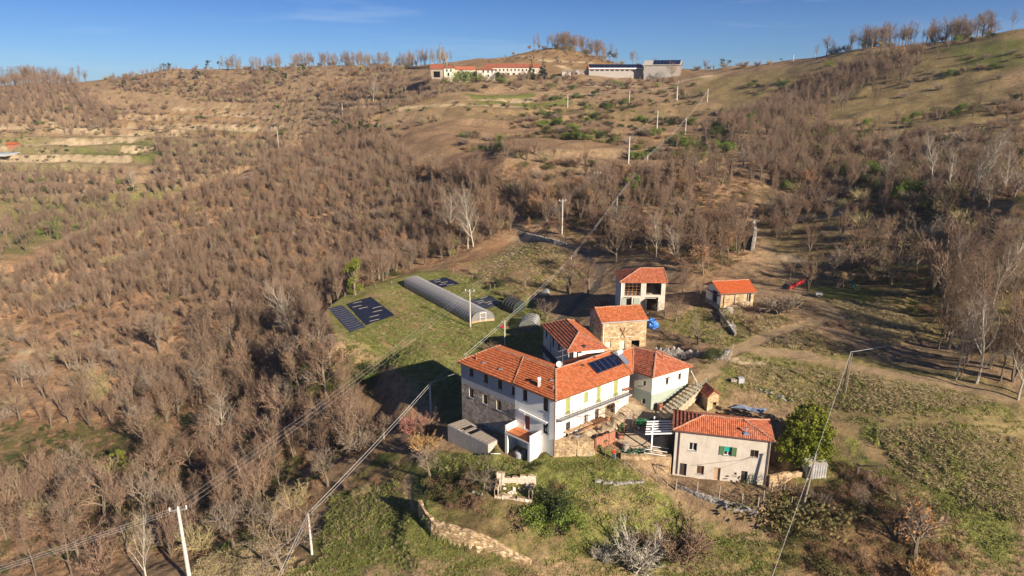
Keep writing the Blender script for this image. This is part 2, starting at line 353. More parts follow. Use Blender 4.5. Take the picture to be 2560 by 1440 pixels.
# poly in photo pixels, colour, green share, softness m, roughness m
ZONES = [
 ('far', [(0,180),(2560,60),(2560,460),(1000,420),(600,450),(0,640)], DRY, .22, 15, .3),
 ('wood_floor', [(0,640),(150,600),(350,505),(600,425),(840,300),(960,330),(1010,400),(1250,430),(1500,470),(1500,600),(1270,600),(1100,660),(900,760),(780,860),(850,960),(950,1090),(700,1300),(350,1420),(0,1440)], LITTER, .1, 8, .5),
 ('wood_floor_right', [(1250,430),(1620,440),(1830,420),(1980,500),(1880,560),(1900,660),(1780,690),(1600,650),(1450,590)], (.28,.18,.105), .12, 8, .5),
 ('valley_green', [(0,500),(300,480),(560,460),(330,530),(120,610),(0,650)], (.2,.17,.075), .55, 15, .3),
 ('low_meadow', [(0,1080),(120,1050),(330,1090),(300,1180),(120,1210),(0,1230)], (.2,.16,.07), .4, 6, .3),
 ('leaf_slope', [(100,850),(480,800),(700,860),(500,960),(200,1000),(0,960),(0,850)], (.40,.26,.15), .12, 8, .3),
 ('central_field', [(960,330),(1130,300),(1700,305),(1790,340),(1700,380),(1620,400),(1250,385),(1000,375)], (.255,.17,.1), .04, 6, .12),
 ('upper_field', [(900,250),(1130,240),(1750,255),(1800,290),(1700,300),(1100,300),(900,290)], (.23,.165,.09), .3, 8, .15),
 ('green_patch', [(1150,232),(1330,236),(1330,262),(1200,262)], GREEN, .9, 4, .15),
 ('green_patch', [(1300,262),(1420,240),(1440,256),(1330,275)], GREEN, .8, 4, .15),
 ('hill', [(1130,185),(1180,150),(1300,120),(1500,130),(1720,170),(1720,185)], (.24,.16,.085), .08, 8, .2),
 ('right_slope', [(1700,200),(2050,150),(2560,70),(2560,420),(2300,330),(2000,300),(1830,270)], (.23,.175,.085), .25, 10, .2),
 ('right_green', [(2330,130),(2560,100),(2560,160),(2440,170)], GREEN, .6, 6, .15),
 ('left_scrub', [(230,290),(560,260),(700,330),(560,370),(240,360)], (.29,.19,.105), .08, 10, .2),
 ('left_fields', [(0,340),(400,330),(690,345),(680,370),(380,400),(300,420),(0,450)], (.25,.2,.11), .45, 10, .15),
 ('left_field_green', [(290,345),(390,345),(380,368),(290,362)], GREEN, .5, 4, .1),
 ('left_field_green', [(490,312),(670,315),(660,328),(500,326)], GREEN, .6, 4, .1),
 ('left_field_green', [(180,372),(400,372),(395,400),(260,408)], OLIVE, .6, 5, .1),
 ('garden', [(822,764),(1006,690),(1060,676),(1180,680),(1330,745),(1390,800),(1370,880),(1145,1040),(1040,975),(950,905),(828,860)], (.22,.19,.085), .62, 1.5, .10),
 ('garden_dry', [(940,735),(1010,730),(1080,800),(1190,850),(1090,900),(1000,850)], (.24,.18,.09), .25, 4, .14),
 ('garden_dry', [(822,850),(880,860),(950,905),(880,915)], (.27,.2,.1), .3, 2, .14),
 ('orchard', [(1130,660),(1290,600),(1420,620),(1490,650),(1440,720),(1300,740),(1180,690)], (.235,.165,.09), .22, 4, .25),
 ('leaf_strip', [(1110,660),(1230,595),(1290,600),(1180,655),(1130,680)], (.28,.17,.095), .02, 2, .15),
 ('front_grass', [(790,1440),(830,1230),(960,1130),(1030,1150),(1130,1130),(1380,1145),(1540,1150),(1690,1230),(1890,1290),(1940,1440)], (.2,.175,.07), .74, 3, .3),
 ('front_green', [(1300,1140),(1540,1120),(1560,1160),(1400,1180),(1270,1165)], GREEN, .75, 1.5, .15),
 ('front_scrub', [(1080,1230),(1250,1230),(1420,1240),(1500,1330),(1400,1390),(1200,1340),(1090,1290)], (.16,.12,.06), .45, 2, .35),
 ('front_leafy', [(900,1180),(1010,1150),(1020,1250),(900,1330),(830,1340)], (.24,.17,.09), .3, 2, .25),
 ('tan_meadow', [(440,1440),(520,1390),(650,1340),(720,1440)], (.29,.215,.115), .15, 2, .3),
 ('hay', [(1680,1260),(1500,1200),(1440,1260),(1560,1330)], (.24,.19,.09), .45, 3, .4),
 ('right_bank', [(1830,800),(2000,830),(2300,920),(2560,1000),(2560,1100),(2200,1060),(2000,1000),(1850,960),(1790,1000),(1760,960)], (.22,.18,.08), .5, 3, .3),
 ('right_low', [(1940,1200),(2080,1100),(2400,1060),(2560,1100),(2560,1440),(1700,1440),(1900,1300)], (.21,.165,.07), .58, 5, .45),
 ('right_strip', [(2110,1060),(2200,1070),(2330,1180),(2560,1330),(2560,1440),(2470,1440),(2250,1260)], (.15,.165,.045), 1.0, 2, .2),
 ('bushy_floor', [(1980,1230),(2180,1200),(2400,1400),(2300,1440),(2000,1440)], (.17,.11,.06), .2, 4, .35),
 ('lawn', [(1640,810),(1760,760),(1800,840),(1850,870),(1740,850)], (.23,.18,.08), .3, 1.5, .1),
 ('slope_above', [(1930,700),(2250,640),(2560,660),(2560,900),(2350,850),(2100,800)], (.2,.155,.07), .4, 5, .3),
 ('play_green', [(2020,715),(2200,715),(2230,760),(2050,745)], GREEN, .7, 2, .15),
 ('slope_mid', [(1900,480),(2150,470),(2560,520),(2560,660),(2250,650),(1960,690),(1880,600)], (.22,.165,.085), .3, 5, .3),
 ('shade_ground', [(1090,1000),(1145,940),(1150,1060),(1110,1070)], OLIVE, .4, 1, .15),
]
LINES = [  # pale banks, tracks, roads, ditches: pixel polyline, half width m, colour, softness
 ([(0,318),(200,322),(420,316),(560,322),(700,318)], 2.6, PALE, 3), ([(0,368),(180,352),(330,345),(450,332)], 2.2, PALE, 3),
 ([(230,300),(430,296),(560,285),(690,290)], 1.4, PALE, 2), ([(0,398),(170,400),(310,398)], 4.5, PALE, 3), ([(310,375),(390,371)], 2.5, PALE, 2),
 ([(130,305),(260,340),(400,330)], 1.5, PALE, 2), ([(430,270),(600,262)], 1.2, PALE, 2), ([(260,400),(310,405)], 2.5, PALE, 2),
 ([(700,457),(850,462)], 1.2, PALE, 2), ([(0,880),(120,885),(220,870)], .9, PALE, 1.5), ([(1000,272),(1150,262),(1300,268)], .9, PALE, 2), ([(900,270),(1000,275)], 1.6, PALE, 2),
 ([(1130,252),(1330,252)], 1.8, (.33,.25,.16), 2), ([(1240,133),(1350,150),(1480,158)], 1.2, PALE, 2), ([(1400,165),(1460,180)], 2, PALE, 3), ([(1480,215),(1600,212)],1.6,PALE,2), ([(1700,205),(1770,190)], 2, PALE, 2),
 ([(1750,955),(1840,872),(2000,888),(2200,930),(2400,968),(2560,1010)], .8, TRACK, 1.0),
 ([(1840,872),(1950,830),(2100,790),(2010,740),(1950,680),(1915,610),(1890,560)], .9, TRACK, 1.0),
 ([(2075,1050),(2200,1042),(2380,1052),(2560,1075)], 1.001, (.24,.19,.09), 1.4), ([(2085,1060),(2160,1105),(2240,1180),(2330,1280),(2440,1390)], .7, (.26,.19,.1), 1.2),
 ([(1890,556),(2000,548),(2110,530),(2060,512),(2000,495)], 1.3, (.27,.22,.15), .8),
 ([(1450,860),(1400,800),(1440,760),(1490,715),(1500,670),(1450,625),(1380,605),(1310,585),(1285,560),(1270,530)], .9, ROAD_SHADED, .6),  # lane colour darkened to stand for the shade lying over it
 ([(1400,605),(1300,597),(1280,600)], .8, TRACK, .8),
 ([(850,322),(790,352),(740,385),(670,415),(610,446),(540,470),(440,500)], 2.2, (.38,.25,.15), 3),
 ([(570,470),(600,447),(625,440)], 1.5, (.33,.31,.28), 1), ([(1620,420),(1700,408),(1840,396)], 1.5, TRACK, 1.2),
 ([(1020,1190),(1020,1250),(1030,1280)], .35, (.33,.24,.14), .3), ([(930,740),(955,735),(1010,762),(1030,790)], 1.2, (.29,.21,.11), .8),
 ([(2000,655),(1960,640)], 1.0, PALE, 1.0), ([(1850,905),(1900,915)], 1.2, PALE, 1), ([(1100,455),(1150,390),(1230,410)], 2.5, (.24,.14,.09), 4),
 ([(1840,215),(1940,208)],1.2,(.28,.21,.12),1.5), ([(1500,375),(1640,395),(1760,350)], 1.4, (.28,.2,.12), 2),
]
def zone_eval(x, y):
    n = len(x); col = np.tile(np.array(DRY), (n, 1)); grn = np.full(n, .25); rg = np.full(n, .3)
    wob = (fbm(x, y, 14, 3, 21) - .5)
    for name, poly, c, g, soft, r in ZONES_W:
        lo = poly.min(0) - soft * 2; hi = poly.max(0) + soft * 2
        k = np.where((x > lo[0]) & (x < hi[0]) & (y > lo[1]) & (y < hi[1]))[0]
        if not len(k): continue
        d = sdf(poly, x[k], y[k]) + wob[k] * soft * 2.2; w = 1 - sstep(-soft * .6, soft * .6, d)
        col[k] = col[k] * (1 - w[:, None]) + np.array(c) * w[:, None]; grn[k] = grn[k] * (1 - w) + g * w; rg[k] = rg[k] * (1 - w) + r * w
    for pl, hw, c, soft in LINES_W:
        lo = pl.min(0) - hw - soft * 2; hi = pl.max(0) + hw + soft * 2
        k = np.where((x > lo[0]) & (x < hi[0]) & (y > lo[1]) & (y < hi[1]))[0]
        if not len(k): continue
        d, s = line_d(pl, x[k], y[k]); d = d + (fbm(x[k], y[k], max(2.0, hw * 2.5), 2, 33) - .5) * soft * 1.6
        w = 1 - sstep(hw - soft * .3, hw + soft * .7, d)
        col[k] = col[k] * (1 - w[:, None]) + np.array(c) * w[:, None]; grn[k] *= 1 - w; rg[k] = rg[k] * (1 - w) + .04 * w
    # cultivated rows in the garden
    d0 = GARDEN_ROWS[1]-GARDEN_ROWS[0]; d0 = d0/np.hypot(*d0); k = np.where(sdf(ROWS_W, x, y) < 0)[0]
    if len(k):
        q = (x[k]-GARDEN_ROWS[0][0])*-d0[1] + (y[k]-GARDEN_ROWS[0][1])*d0[0]; st = (np.sin(q*2*np.pi/2.6 + 2*(fbm(x[k],y[k],8,2,50)-.5)) > .1)*np.clip(fbm(x[k],y[k],5,2,51)*2.6-.35,0,1)
        col[k] = col[k]*(1-st[:,None]) + np.array((.27,.175,.095))*st[:,None]; grn[k] *= 1-st*.9; rg[k] += .12*st
    return col, grn, rg
ZONES_W = []; 
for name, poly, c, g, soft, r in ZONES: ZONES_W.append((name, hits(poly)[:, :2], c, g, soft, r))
LINES_W = [(hits(pl)[:, :2], hw, c, soft) for pl, hw, c, soft in LINES]
YARD = [xy(at(1385,1102,1.5)), xy(at(1480,1108,1.4)), xy(at(1545,1098,.9)), xy(at(1560,1118,.4)), xy(at(1610,1140,.1)), xy(at(1700,1150,.1)), xy(at(1700,1075,1.0)), xy(at(1655,1050,1.7)), xy(at(1634,1020,2.6)), xy(at(1585,1000,3)), xy(at(1500,1000,2.7))]
GARDEN_ROWS = hits([(1000,745),(1160,850)])[:, :2]
ZONES_W.append(('yard', np.array(YARD), PAVE, 0, .5, .015))
def house_zone(pts): ZONES_W.append(('house', np.array([xy(p) for p in pts]), (.2,.16,.1), 0, .8, .02))
ROWS_W = hits([(905,840),(985,800),(1000,740),(1060,790),(1175,850),(1150,900),(1000,880)])[:, :2]
ROUGH = lambda x, y: zone_eval(np.asarray(x), np.asarray(y))[2]

def build_ground():
    na = 620; th = np.linspace(-R(64), R(64), na)
    rr = [22.0]
    while rr[-1] < 2600: rr.append(rr[-1] * (1.0042 if 55 < rr[-1] < 190 else 1.0075 if rr[-1] < 720 else 1.03))
    rr = np.array(rr); nr = len(rr)
    T, Q = np.meshgrid(th, rr); X = (Q * np.sin(T)).ravel(); Y = (Q * np.cos(T)).ravel()
    Z = ground(X, Y); c, g, rg = zone_eval(X, Y); rad = np.hypot(X, Y)
    Z = Z + rg * (fbm(X, Y, 1.5, 3, 11) - .45) * 1.1 * (1 - sstep(150, 260, rad)) + rg * (fbm(X, Y, 4.5, 2, 12) - .5) * 1.2
    V = np.stack([X, Y, Z], 1)
    i = np.arange(nr - 1)[:, None] * na + np.arange(na - 1)[None]
    F = np.stack([i, i + 1, i + na + 1, i + na], -1).reshape(-1, 4)
    me = bpy.data.meshes.new('ground'); me.vertices.add(len(V)); me.vertices.foreach_set('co', V.ravel())
    me.loops.add(F.size); me.loops.foreach_set('vertex_index', F.ravel()); me.polygons.add(len(F))
    me.polygons.foreach_set('loop_start', np.arange(0, F.size, 4)); me.polygons.foreach_set('loop_total', np.full(len(F), 4))
    me.polygons.foreach_set('use_smooth', np.ones(len(F), bool)); me.update()
    a = me.attributes.new('zone', 'FLOAT_COLOR', 'POINT'); a.data.foreach_set('color', np.concatenate([c, np.ones((len(c), 1))], 1).ravel())
    a = me.attributes.new('green', 'FLOAT', 'POINT'); a.data.foreach_set('value', g)
    a = me.attributes.new('rough', 'FLOAT', 'POINT'); a.data.foreach_set('value', rg)
    print('ground verts', len(V))
    o = bpy.data.objects.new('ground', me); COL.objects.link(o); tag(o, kind='structure')
    m, nt, b = new_mat('ground', 1.0, 0.05); L = nt.links
    at_ = lambda nme: (lambda n: (setattr(n, 'attribute_name', nme), n)[1])(nt.nodes.new('ShaderNodeAttribute'))
    zc = at_('zone').outputs['Color']; gr = at_('green').outputs['Fac']; ro = at_('rough').outputs['Fac']
    geo = nt.nodes.new('ShaderNodeNewGeometry').outputs['Position']
    n1 = noise(nt, .11, 6, .65, geo); n2 = noise(nt, .9, 6, .7, geo); n3 = noise(nt, 5.0, 4, .7, geo); n4 = noise(nt, .35, 5, .7, geo, .6)
    # green patches where the noise is under the zone's green share
    f = mathn(nt, 'ADD', mathn(nt, 'MULTIPLY', n4, .6), mathn(nt, 'MULTIPLY', n2, .4))
    thr = mathn(nt, 'MULTIPLY_ADD', gr, .55); thr.node.inputs[2].default_value = .22
    gm = mathn(nt, 'MULTIPLY', mathn(nt, 'SUBTRACT', thr, f), 7.0); gm = mathn(nt, 'ADD', gm, .35, True)
    gcol = ramp(nt, n3, [(.3, (.09,.10,.03)), (.55, (.165,.175,.05)), (.75, (.25,.22,.09))])
    c1 = mixc(nt, gm, zc, gcol)
    # tonal variation, dry straw and dark litter flecks
    v = ramp(nt, n2, [(.28, (.36,.33,.31)), (.5, (.95,.95,.95)), (.72, (1.55,1.5,1.4))])
    amt = mathn(nt, 'ADD', mathn(nt, 'MULTIPLY', ro, 1.6), .4, True)
    c2 = mixc(nt, amt, c1, mixc(nt, 1.0, c1, v, 'MULTIPLY'))
    v1 = ramp(nt, n1, [(.3, (.72,.7,.68)), (.7, (1.25,1.22,1.18))]); c3 = mixc(nt, 1.0, c2, v1, 'MULTIPLY')
    v3 = ramp(nt, n3, [(.3, (.6,.6,.6)), (.5, (1,1,1)), (.72, (1.5,1.45,1.35))]); c4 = mixc(nt, .7, c3, v3, 'MULTIPLY')
    L.new(c4, b.inputs['Base Color'])
    bh = mathn(nt, 'ADD', n3, mathn(nt, 'MULTIPLY', n2, 1.5)); bh = mathn(nt, 'MULTIPLY', bh, mathn(nt, 'ADD', ro, .08))
    bump(nt, b, bh, .8, .45)
    me.materials.append(m); return o
ground_o = build_ground()
# ------------------------------------------------------------------ building materials
def uvn(nt): return nt.nodes.new('ShaderNodeTexCoord').outputs['UV']
def tile_mat(name, base, var=.35, moss=.25, tw=.24, th=.36, hue2=None):
    m, nt, b = new_mat(name, .85, .15); uv = uvn(nt); L = nt.links
    br = nt.nodes.new('ShaderNodeTexBrick'); L.new(uv, br.inputs['Vector']); br.offset = 0.0
    br.inputs['Scale'].default_value = 1.0; br.inputs['Brick Width'].default_value = tw; br.inputs['Row Height'].default_value = th
    br.inputs['Mortar Size'].default_value = .02; br.inputs['Mortar Smooth'].default_value = .4
    lo = tuple(c * (1 - var) for c in base); hi = tuple(min(1, c * (1 + var * .8)) for c in base)
    br.inputs['Color1'].default_value = (*lo, 1); br.inputs['Color2'].default_value = (*hi, 1); br.inputs['Mortar'].default_value = (*[c * .45 for c in base], 1)
    n = noise(nt, .55, 5, .7, uv); n2 = noise(nt, 3.2, 4, .7, uv)
    c = mixc(nt, mathn(nt, 'MULTIPLY', ramp(nt, n, [(.45, (0,0,0)), (.75, (1,1,1))]), .6), br.outputs['Color'], hue2 or (.36,.2,.13))
    c = mixc(nt, mathn(nt, 'MULTIPLY', ramp(nt, n2, [(.55, (0,0,0)), (.8, (1,1,1))]), moss), c, (.2,.17,.13))
    L.new(c, b.inputs['Base Color'])
    wv = nt.nodes.new('ShaderNodeTexWave'); wv.bands_direction = 'X'; wv.inputs['Scale'].default_value = 1.0 / tw / 3.1831 * 1.0
    L.new(uv, wv.inputs['Vector']); bump(nt, b, wv.outputs['Fac'], .8, .04); return m
def stone_mat(name, a, bcol, mortar, scale=2.6, stretch=1.7, depth=.06):
    m, nt, b = new_mat(name, .95, .1); uv = uvn(nt); L = nt.links
    mp = nt.nodes.new('ShaderNodeMapping'); mp.inputs['Scale'].default_value = (1, stretch, 1); L.new(uv, mp.inputs[0])
    nn = noise(nt, 1.5, 3, .5, uv); ad = nt.nodes.new('ShaderNodeMixRGB'); ad.blend_type = 'ADD'; ad.inputs[0].default_value = .25
    L.new(mp.outputs[0], ad.inputs[1]); L.new(nn, ad.inputs[2])
    v = nt.nodes.new('ShaderNodeTexVoronoi'); v.inputs['Scale'].default_value = scale; L.new(ad.outputs[0], v.inputs['Vector'])
    v2 = nt.nodes.new('ShaderNodeTexVoronoi'); v2.feature = 'DISTANCE_TO_EDGE'; v2.inputs['Scale'].default_value = scale; L.new(ad.outputs[0], v2.inputs['Vector'])
    sep = nt.nodes.new('ShaderNodeSeparateColor'); L.new(v.outputs['Color'], sep.inputs[0])
    c = ramp(nt, sep.outputs[0], [(0, a), (.5, tuple((x+y)/2 for x, y in zip(a, bcol))), (.85, bcol), (1, tuple(min(1, x * 1.25) for x in bcol))])
    e = ramp(nt, v2.outputs['Distance'], [(.0, (1,1,1)), (.07, (0,0,0))]); c = mixc(nt, e, c, mortar)
    big = ramp(nt, noise(nt, .5, 4, .6, uv), [(.3, (.72,.7,.68)), (.7, (1.15,1.12,1.1))]); c = mixc(nt, .8, c, big, 'MULTIPLY')
    L.new(c, b.inputs['Base Color']); bump(nt, b, v2.outputs['Distance'], .8, depth); return m
def plaster_mat(name, c, dirt=(.35,.31,.25), amt=.35, bmp=.15):
    m, nt, b = new_mat(name, .92, .12); uv = uvn(nt); L = nt.links
    n = noise(nt, .6, 6, .7, uv); n2 = noise(nt, 4, 5, .7, uv)
    mp = nt.nodes.new('ShaderNodeMapping'); mp.inputs['Scale'].default_value = (2.2, .25, 1); L.new(uv, mp.inputs[0]); n3 = noise(nt, 1.5, 5, .7, mp.outputs[0])
    f = mathn(nt, 'MULTIPLY', ramp(nt, n, [(.42, (0,0,0)), (.78, (1,1,1))]), amt)
    f2 = mathn(nt, 'MULTIPLY', ramp(nt, n3, [(.5, (0,0,0)), (.8, (1,1,1))]), amt * .8)
    cc = mixc(nt, f, c, dirt); cc = mixc(nt, f2, cc, dirt)
    cc = mixc(nt, .25, cc, ramp(nt, n2, [(.3, (.75,.75,.75)), (.7, (1.15,1.15,1.15))]), 'MULTIPLY')
    L.new(cc, b.inputs['Base Color']); bump(nt, b, n2, bmp, .03); return m
M = {}
M['tile'] = tile_mat('roof_tile_orange', (.52,.15,.055), .36, .28, hue2=(.52,.21,.11))
M['tile_new'] = tile_mat('roof_tile_new', (.50,.11,.035), .12, .08, hue2=(.5,.13,.05))
M['tile_red'] = tile_mat('roof_tile_red', (.48,.145,.07), .38, .3, hue2=(.5,.22,.14))
M['tile_old'] = tile_mat('roof_tile_old', (.34,.10,.055), .5, .5, hue2=(.3,.17,.12))
M['ridge'] = simple('ridge_mortar', (.36,.19,.12), .95, .5, 6)
M['white'] = plaster_mat('plaster_white', (.86,.83,.74), (.52,.46,.36), .26)
M['cream'] = plaster_mat('plaster_cream', (.62,.57,.42), (.4,.38,.3), .35)
M['greige'] = plaster_mat('plaster_greige', (.55,.49,.41), (.34,.28,.21), .62)
M['oldwhite'] = plaster_mat('plaster_oldwhite', (.62,.57,.49), (.33,.29,.24), .5)
M['greyplaster'] = plaster_mat('plaster_grey', (.40,.40,.40), (.3,.28,.25), .5)
M['wing'] = plaster_mat('plaster_shade_grey', (.33,.34,.36), (.24,.23,.22), .55)  # blue-grey shade below the eaves is put into this plaster colour
M['concrete'] = plaster_mat('concrete', (.43,.39,.34), (.22,.19,.16), .6, .4)
M['bluegrey'] = plaster_mat('plaster_bluegrey', (.30,.34,.28), (.42,.42,.34), .4)
M['stone'] = stone_mat('stone_ochre', (.26,.17,.09), (.52,.38,.22), (.42,.34,.23))
M['stone_dark'] = stone_mat('stone_grey', (.22,.17,.13), (.48,.4,.31), (.4,.36,.31), 2.2)
M['drystone'] = stone_mat('stone_dry', (.28,.19,.1), (.56,.41,.24), (.1,.075,.05), 2.6, 2.0, .12)
M['coursed'] = stone_mat('stone_coursed', (.34,.23,.12), (.60,.45,.27), (.13,.09,.055), 1.35, 2.3, .12)
M['greystone'] = stone_mat('stone_rubble_grey', (.2,.18,.16), (.45,.42,.38), (.08,.07,.06), 2.2, 1.5, .12)
M['glass'] = (lambda t: t[0])(new_mat('window_glass', .08, .6)); M['glass'].node_tree.nodes['Principled BSDF'].inputs['Base Color'].default_value = (.015,.018,.022,1)
M['dark'] = simple('dark_interior', (.02,.018,.016), .9)
M['frame_brown'] = simple('wood_brown', (.16,.075,.035), .6, .25, 8)
M['frame_white'] = simple('wood_white', (.75,.73,.68), .6, .08, 5)
M['frame_dark'] = simple('wood_dark', (.05,.04,.035), .6)
M['green_shutter'] = simple('shutter_green', (.28,.29,.11), .6, .15, 6)
M['green_dark'] = simple('shutter_dark_green', (.10,.17,.08), .6, .2, 6)
M['teal'] = simple('blind_teal', (.02,.36,.27), .6, .15, 4)
M['wood_red'] = simple('door_red_brown', (.22,.06,.03), .55, .2, 5)
M['wood_old'] = simple('wood_weathered', (.30,.25,.2), .9, .35, 4, bmp=.3)
M['wood_new'] = simple('wood_pine', (.52,.33,.15), .7, .2, 5)
M['wood_tan'] = simple('wood_tan', (.45,.3,.18), .7, .25, 4)
M['metal'] = simple('metal_grey', (.35,.35,.35), .45, .15, 5, .4, .6)
M['rust'] = simple('metal_rusty', (.2,.09,.05), .8, .35, 6, .3)
M['iron'] = simple('iron_dark', (.06,.05,.05), .6, .2, 6, .3)
M['gutter'] = simple('gutter_brown', (.12,.06,.04), .5, .2, 4, .4)
M['paint_white'] = simple('paint_white', (.8,.78,.75), .6, .05, 4)
M['terracotta'] = simple('floor_terracotta', (.5,.16,.06), .7, .15, 6)
M['brick'] = tile_mat('brick_orange', (.48,.2,.12), .35, .3, .25, .07)
M['panel'] = (lambda t: t[0])(new_mat('solar_panel', .15, .5)); M['panel'].node_tree.nodes['Principled BSDF'].inputs['Base Color'].default_value = (.006,.010,.032,1)
M['steel'] = simple('steel_sheet', (.42,.45,.5), .35, .1, 3, .5, .7)
M['sandstone_floor'] = simple('paving', (.38,.31,.21), .9, .3, 1.2, bmp=.3)

# ------------------------------------------------------------------ building kit
def wpt(px, py, p0, p1):
    """(distance along wall, height) of a photo point on the vertical wall p0->p1"""
    r = ray(px, py); ex, ey = p1.x - p0.x, p1.y - p0.y; L = math.hypot(ex, ey); ex /= L; ey /= L
    nx, ny = ey, -ex
    t = (p0.x * nx + p0.y * ny) / (r[0] * nx + r[1] * ny)
    x, y, z = r[0] * t, r[1] * t, CAMZ + r[2] * t
    return (x - p0.x) * ex + (y - p0.y) * ey, z
def inset(poly, d):
    """shrink a counter-clockwise footprint by d"""
    n = len(poly); out = []
    for i in range(n):
        a, b, c = poly[i-1], poly[i], poly[(i+1) % n]
        e1 = Vector((b.x-a.x, b.y-a.y)).normalized(); e2 = Vector((c.x-b.x, c.y-b.y)).normalized()
        n1 = Vector((-e1.y, e1.x)); n2 = Vector((-e2.y, e2.x))
        k = (n1 + n2); k = k / max(.25, 1 + n1.dot(n2)); out.append(Vector((b.x + k.x * d, b.y + k.y * d, b.z)))
    return out
class Bld:
    def __init__(s, name, label, cat, loc, wall_mats, group=None):
        s.root = thing(name, loc, label, cat, group); s.wm = MB(); s.mats = wall_mats; s.win = []; s.rf = MB(); s.rd = MB(); s.todo = []
    def wall(s, p0, p1, zb, zt, ops=(), m=0, band=None, rev=None, depth=.24, apex=None):
        """p0,p1: left and right foot as seen from outside"""
        p0 = Vector(p0); p1 = Vector(p1); L = math.hypot(p1.x-p0.x, p1.y-p0.y); ex = Vector(((p1.x-p0.x)/L, (p1.y-p0.y)/L, 0)); nrm = Vector((ex.y, -ex.x, 0))
        rev = m if rev is None else rev
        Q = lambda q, z, o=0.0: Vector((p0.x, p0.y, 0)) + ex * q + nrm * o + Vector((0, 0, z))
        R_ = []
        for o in ops:
            px, py, w, h = o[:4]; q, z = wpt(px, py, p0, p1); q0, q1 = max(.06, q-w/2), min(L-.06, q+w/2); R_.append((q0, q1, max(zb+.02, z-h/2), min(z+h/2, zt-.05), o))
        xs = sorted({0, L, *[v for r in R_ for v in r[:2]]}); zs = sorted({zb, zt, *[v for r in R_ for v in r[2:4]], *([band[0]] if band else [])})
        for i in range(len(xs)-1):
            for j in range(len(zs)-1):
                xc = (xs[i]+xs[i+1])/2; zc = (zs[j]+zs[j+1])/2
                if any(r[0] < xc < r[1] and r[2] < zc < r[3] for r in R_): continue
                mi = band[1] if band and zc < band[0] else m
                pts = [(xs[i], zs[j]), (xs[i+1], zs[j]), (xs[i+1], zs[j+1]), (xs[i], zs[j+1])]
                s.wm.face([Q(a, z) for a, z in pts], mi, pts)
        if apex is not None:
            d = Vector((apex[0]-p0.x, apex[1]-p0.y, 0)); q = d.dot(ex)
            s.wm.face([Q(0, zt), Q(L, zt), Q(q, apex[2])], m, [(0, zt), (L, zt), (q, apex[2])])
        for q0, q1, z0, z1, o in R_:
            D = -depth
            for a, b in (((q0,z0),(q1,z0)), ((q1,z0),(q1,z1)), ((q1,z1),(q0,z1)), ((q0,z1),(q0,z0))):
                s.wm.face([Q(*a), Q(*b), Q(*b, D), Q(*a, D)], rev, [(0, a[1]), (1, b[1]), (1, b[1]+.2), (0, a[1]+.2)])
            s.todo.append((Q, q0, q1, z0, z1, o[4] if len(o) > 4 else 'dark', depth, ex, nrm))
        return R_
    def roof(s, e0, e1, r1, r0, m=0, course=.36, lift=.05, verge=(False, False), pitch_uv=True):
        e0, e1, r0, r1 = map(Vector, (e0, e1, r0, r1)); n = (e1-e0).cross(((r0+r1)/2-(e0+e1)/2)).normalized()
        if n.z < 0: n = -n
        Ls = max(((r0+r1)/2-(e0+e1)/2).length, .1); k = max(2, int(Ls / course)); Le = (e1-e0).length
        lerp = lambda q, t: (e0.lerp(e1, q)).lerp(r0.lerp(r1, q), t)
        off = (r0-e0).dot((e1-e0).normalized()); end = off + (r1-r0).length
        for i in range(k):
            t0, t1 = i/k, (i+1)/k
            a, b, c, d = lerp(0,t0), lerp(1,t0), lerp(1,t1), lerp(0,t1)
            ua0, ub0 = off*t0, Le+(end-Le)*t0; ua1, ub1 = off*t1, Le+(end-Le)*t1; v0 = i*course+.01; v1 = v0+course-.02
            up = n*lift
            s.rf.face([a+up, b+up, c, d], m, [(ua0,v0),(ub0,v0),(ub1,v1),(ua1,v1)])
            s.rf.face([a-n*.01, b-n*.01, b+up, a+up], m, [(ua0,v0-.004),(ub0,v0-.004),(ub0,v0+.002),(ua0,v0+.002)])
        th = Vector((0,0,-.13))
        s.rf.face([e0+th, r0+th, r1+th, e1+th], m); s.rf.face([e0+th, e1+th, e1, e0], m)
        if verge[0]: s.rf.face([r0+th, e0+th, e0+n*lift, r0], m)
        if verge[1]: s.rf.face([e1+th, r1+th, r1, e1+n*lift], m)
    def ridge(s, *pts, r=.115, seg=.38):
        for p, q in zip(pts[:-1], pts[1:]):
            p = Vector(p); q = Vector(q); n = max(2, int((q-p).length/seg)); P_ = []; rr = []
            for i in range(n):
                jz = Vector((0,0,.03*math.sin(i*5.3+p.x)))
                P_ += [p.lerp(q, i/n)+jz, p.lerp(q, (i+.92)/n)+jz]; rr += [r*1.1, r*.85]
            s.rd.tube([x+Vector((0,0,.03)) for x in P_], rr, 6, 0)
    def gutter(s, pts, r=.07, mat=None):
        g = MB()
        g.tube(pts, r, 6); return g.build('gutter', mat or M['gutter'], s.root)
    def done(s, tile='tile', ridge_mat=None):
        w = s.wm.build('wall', [M[x] for x in s.mats], s.root)
        roof = None
        if s.rf.f: roof = s.rf.build('roof', [M[x] for x in ([tile] if isinstance(tile, str) else tile)], s.root)
        if s.rd.f: s.rd.build('ridge_tiles', ridge_mat or M['ridge'], s.root)
        for Q, q0, q1, z0, z1, st, D, ex, nrm in s.todo: s.window(Q, q0, q1, z0, z1, st, D)
        s.roof_o = roof; s.wall_o = w; return s
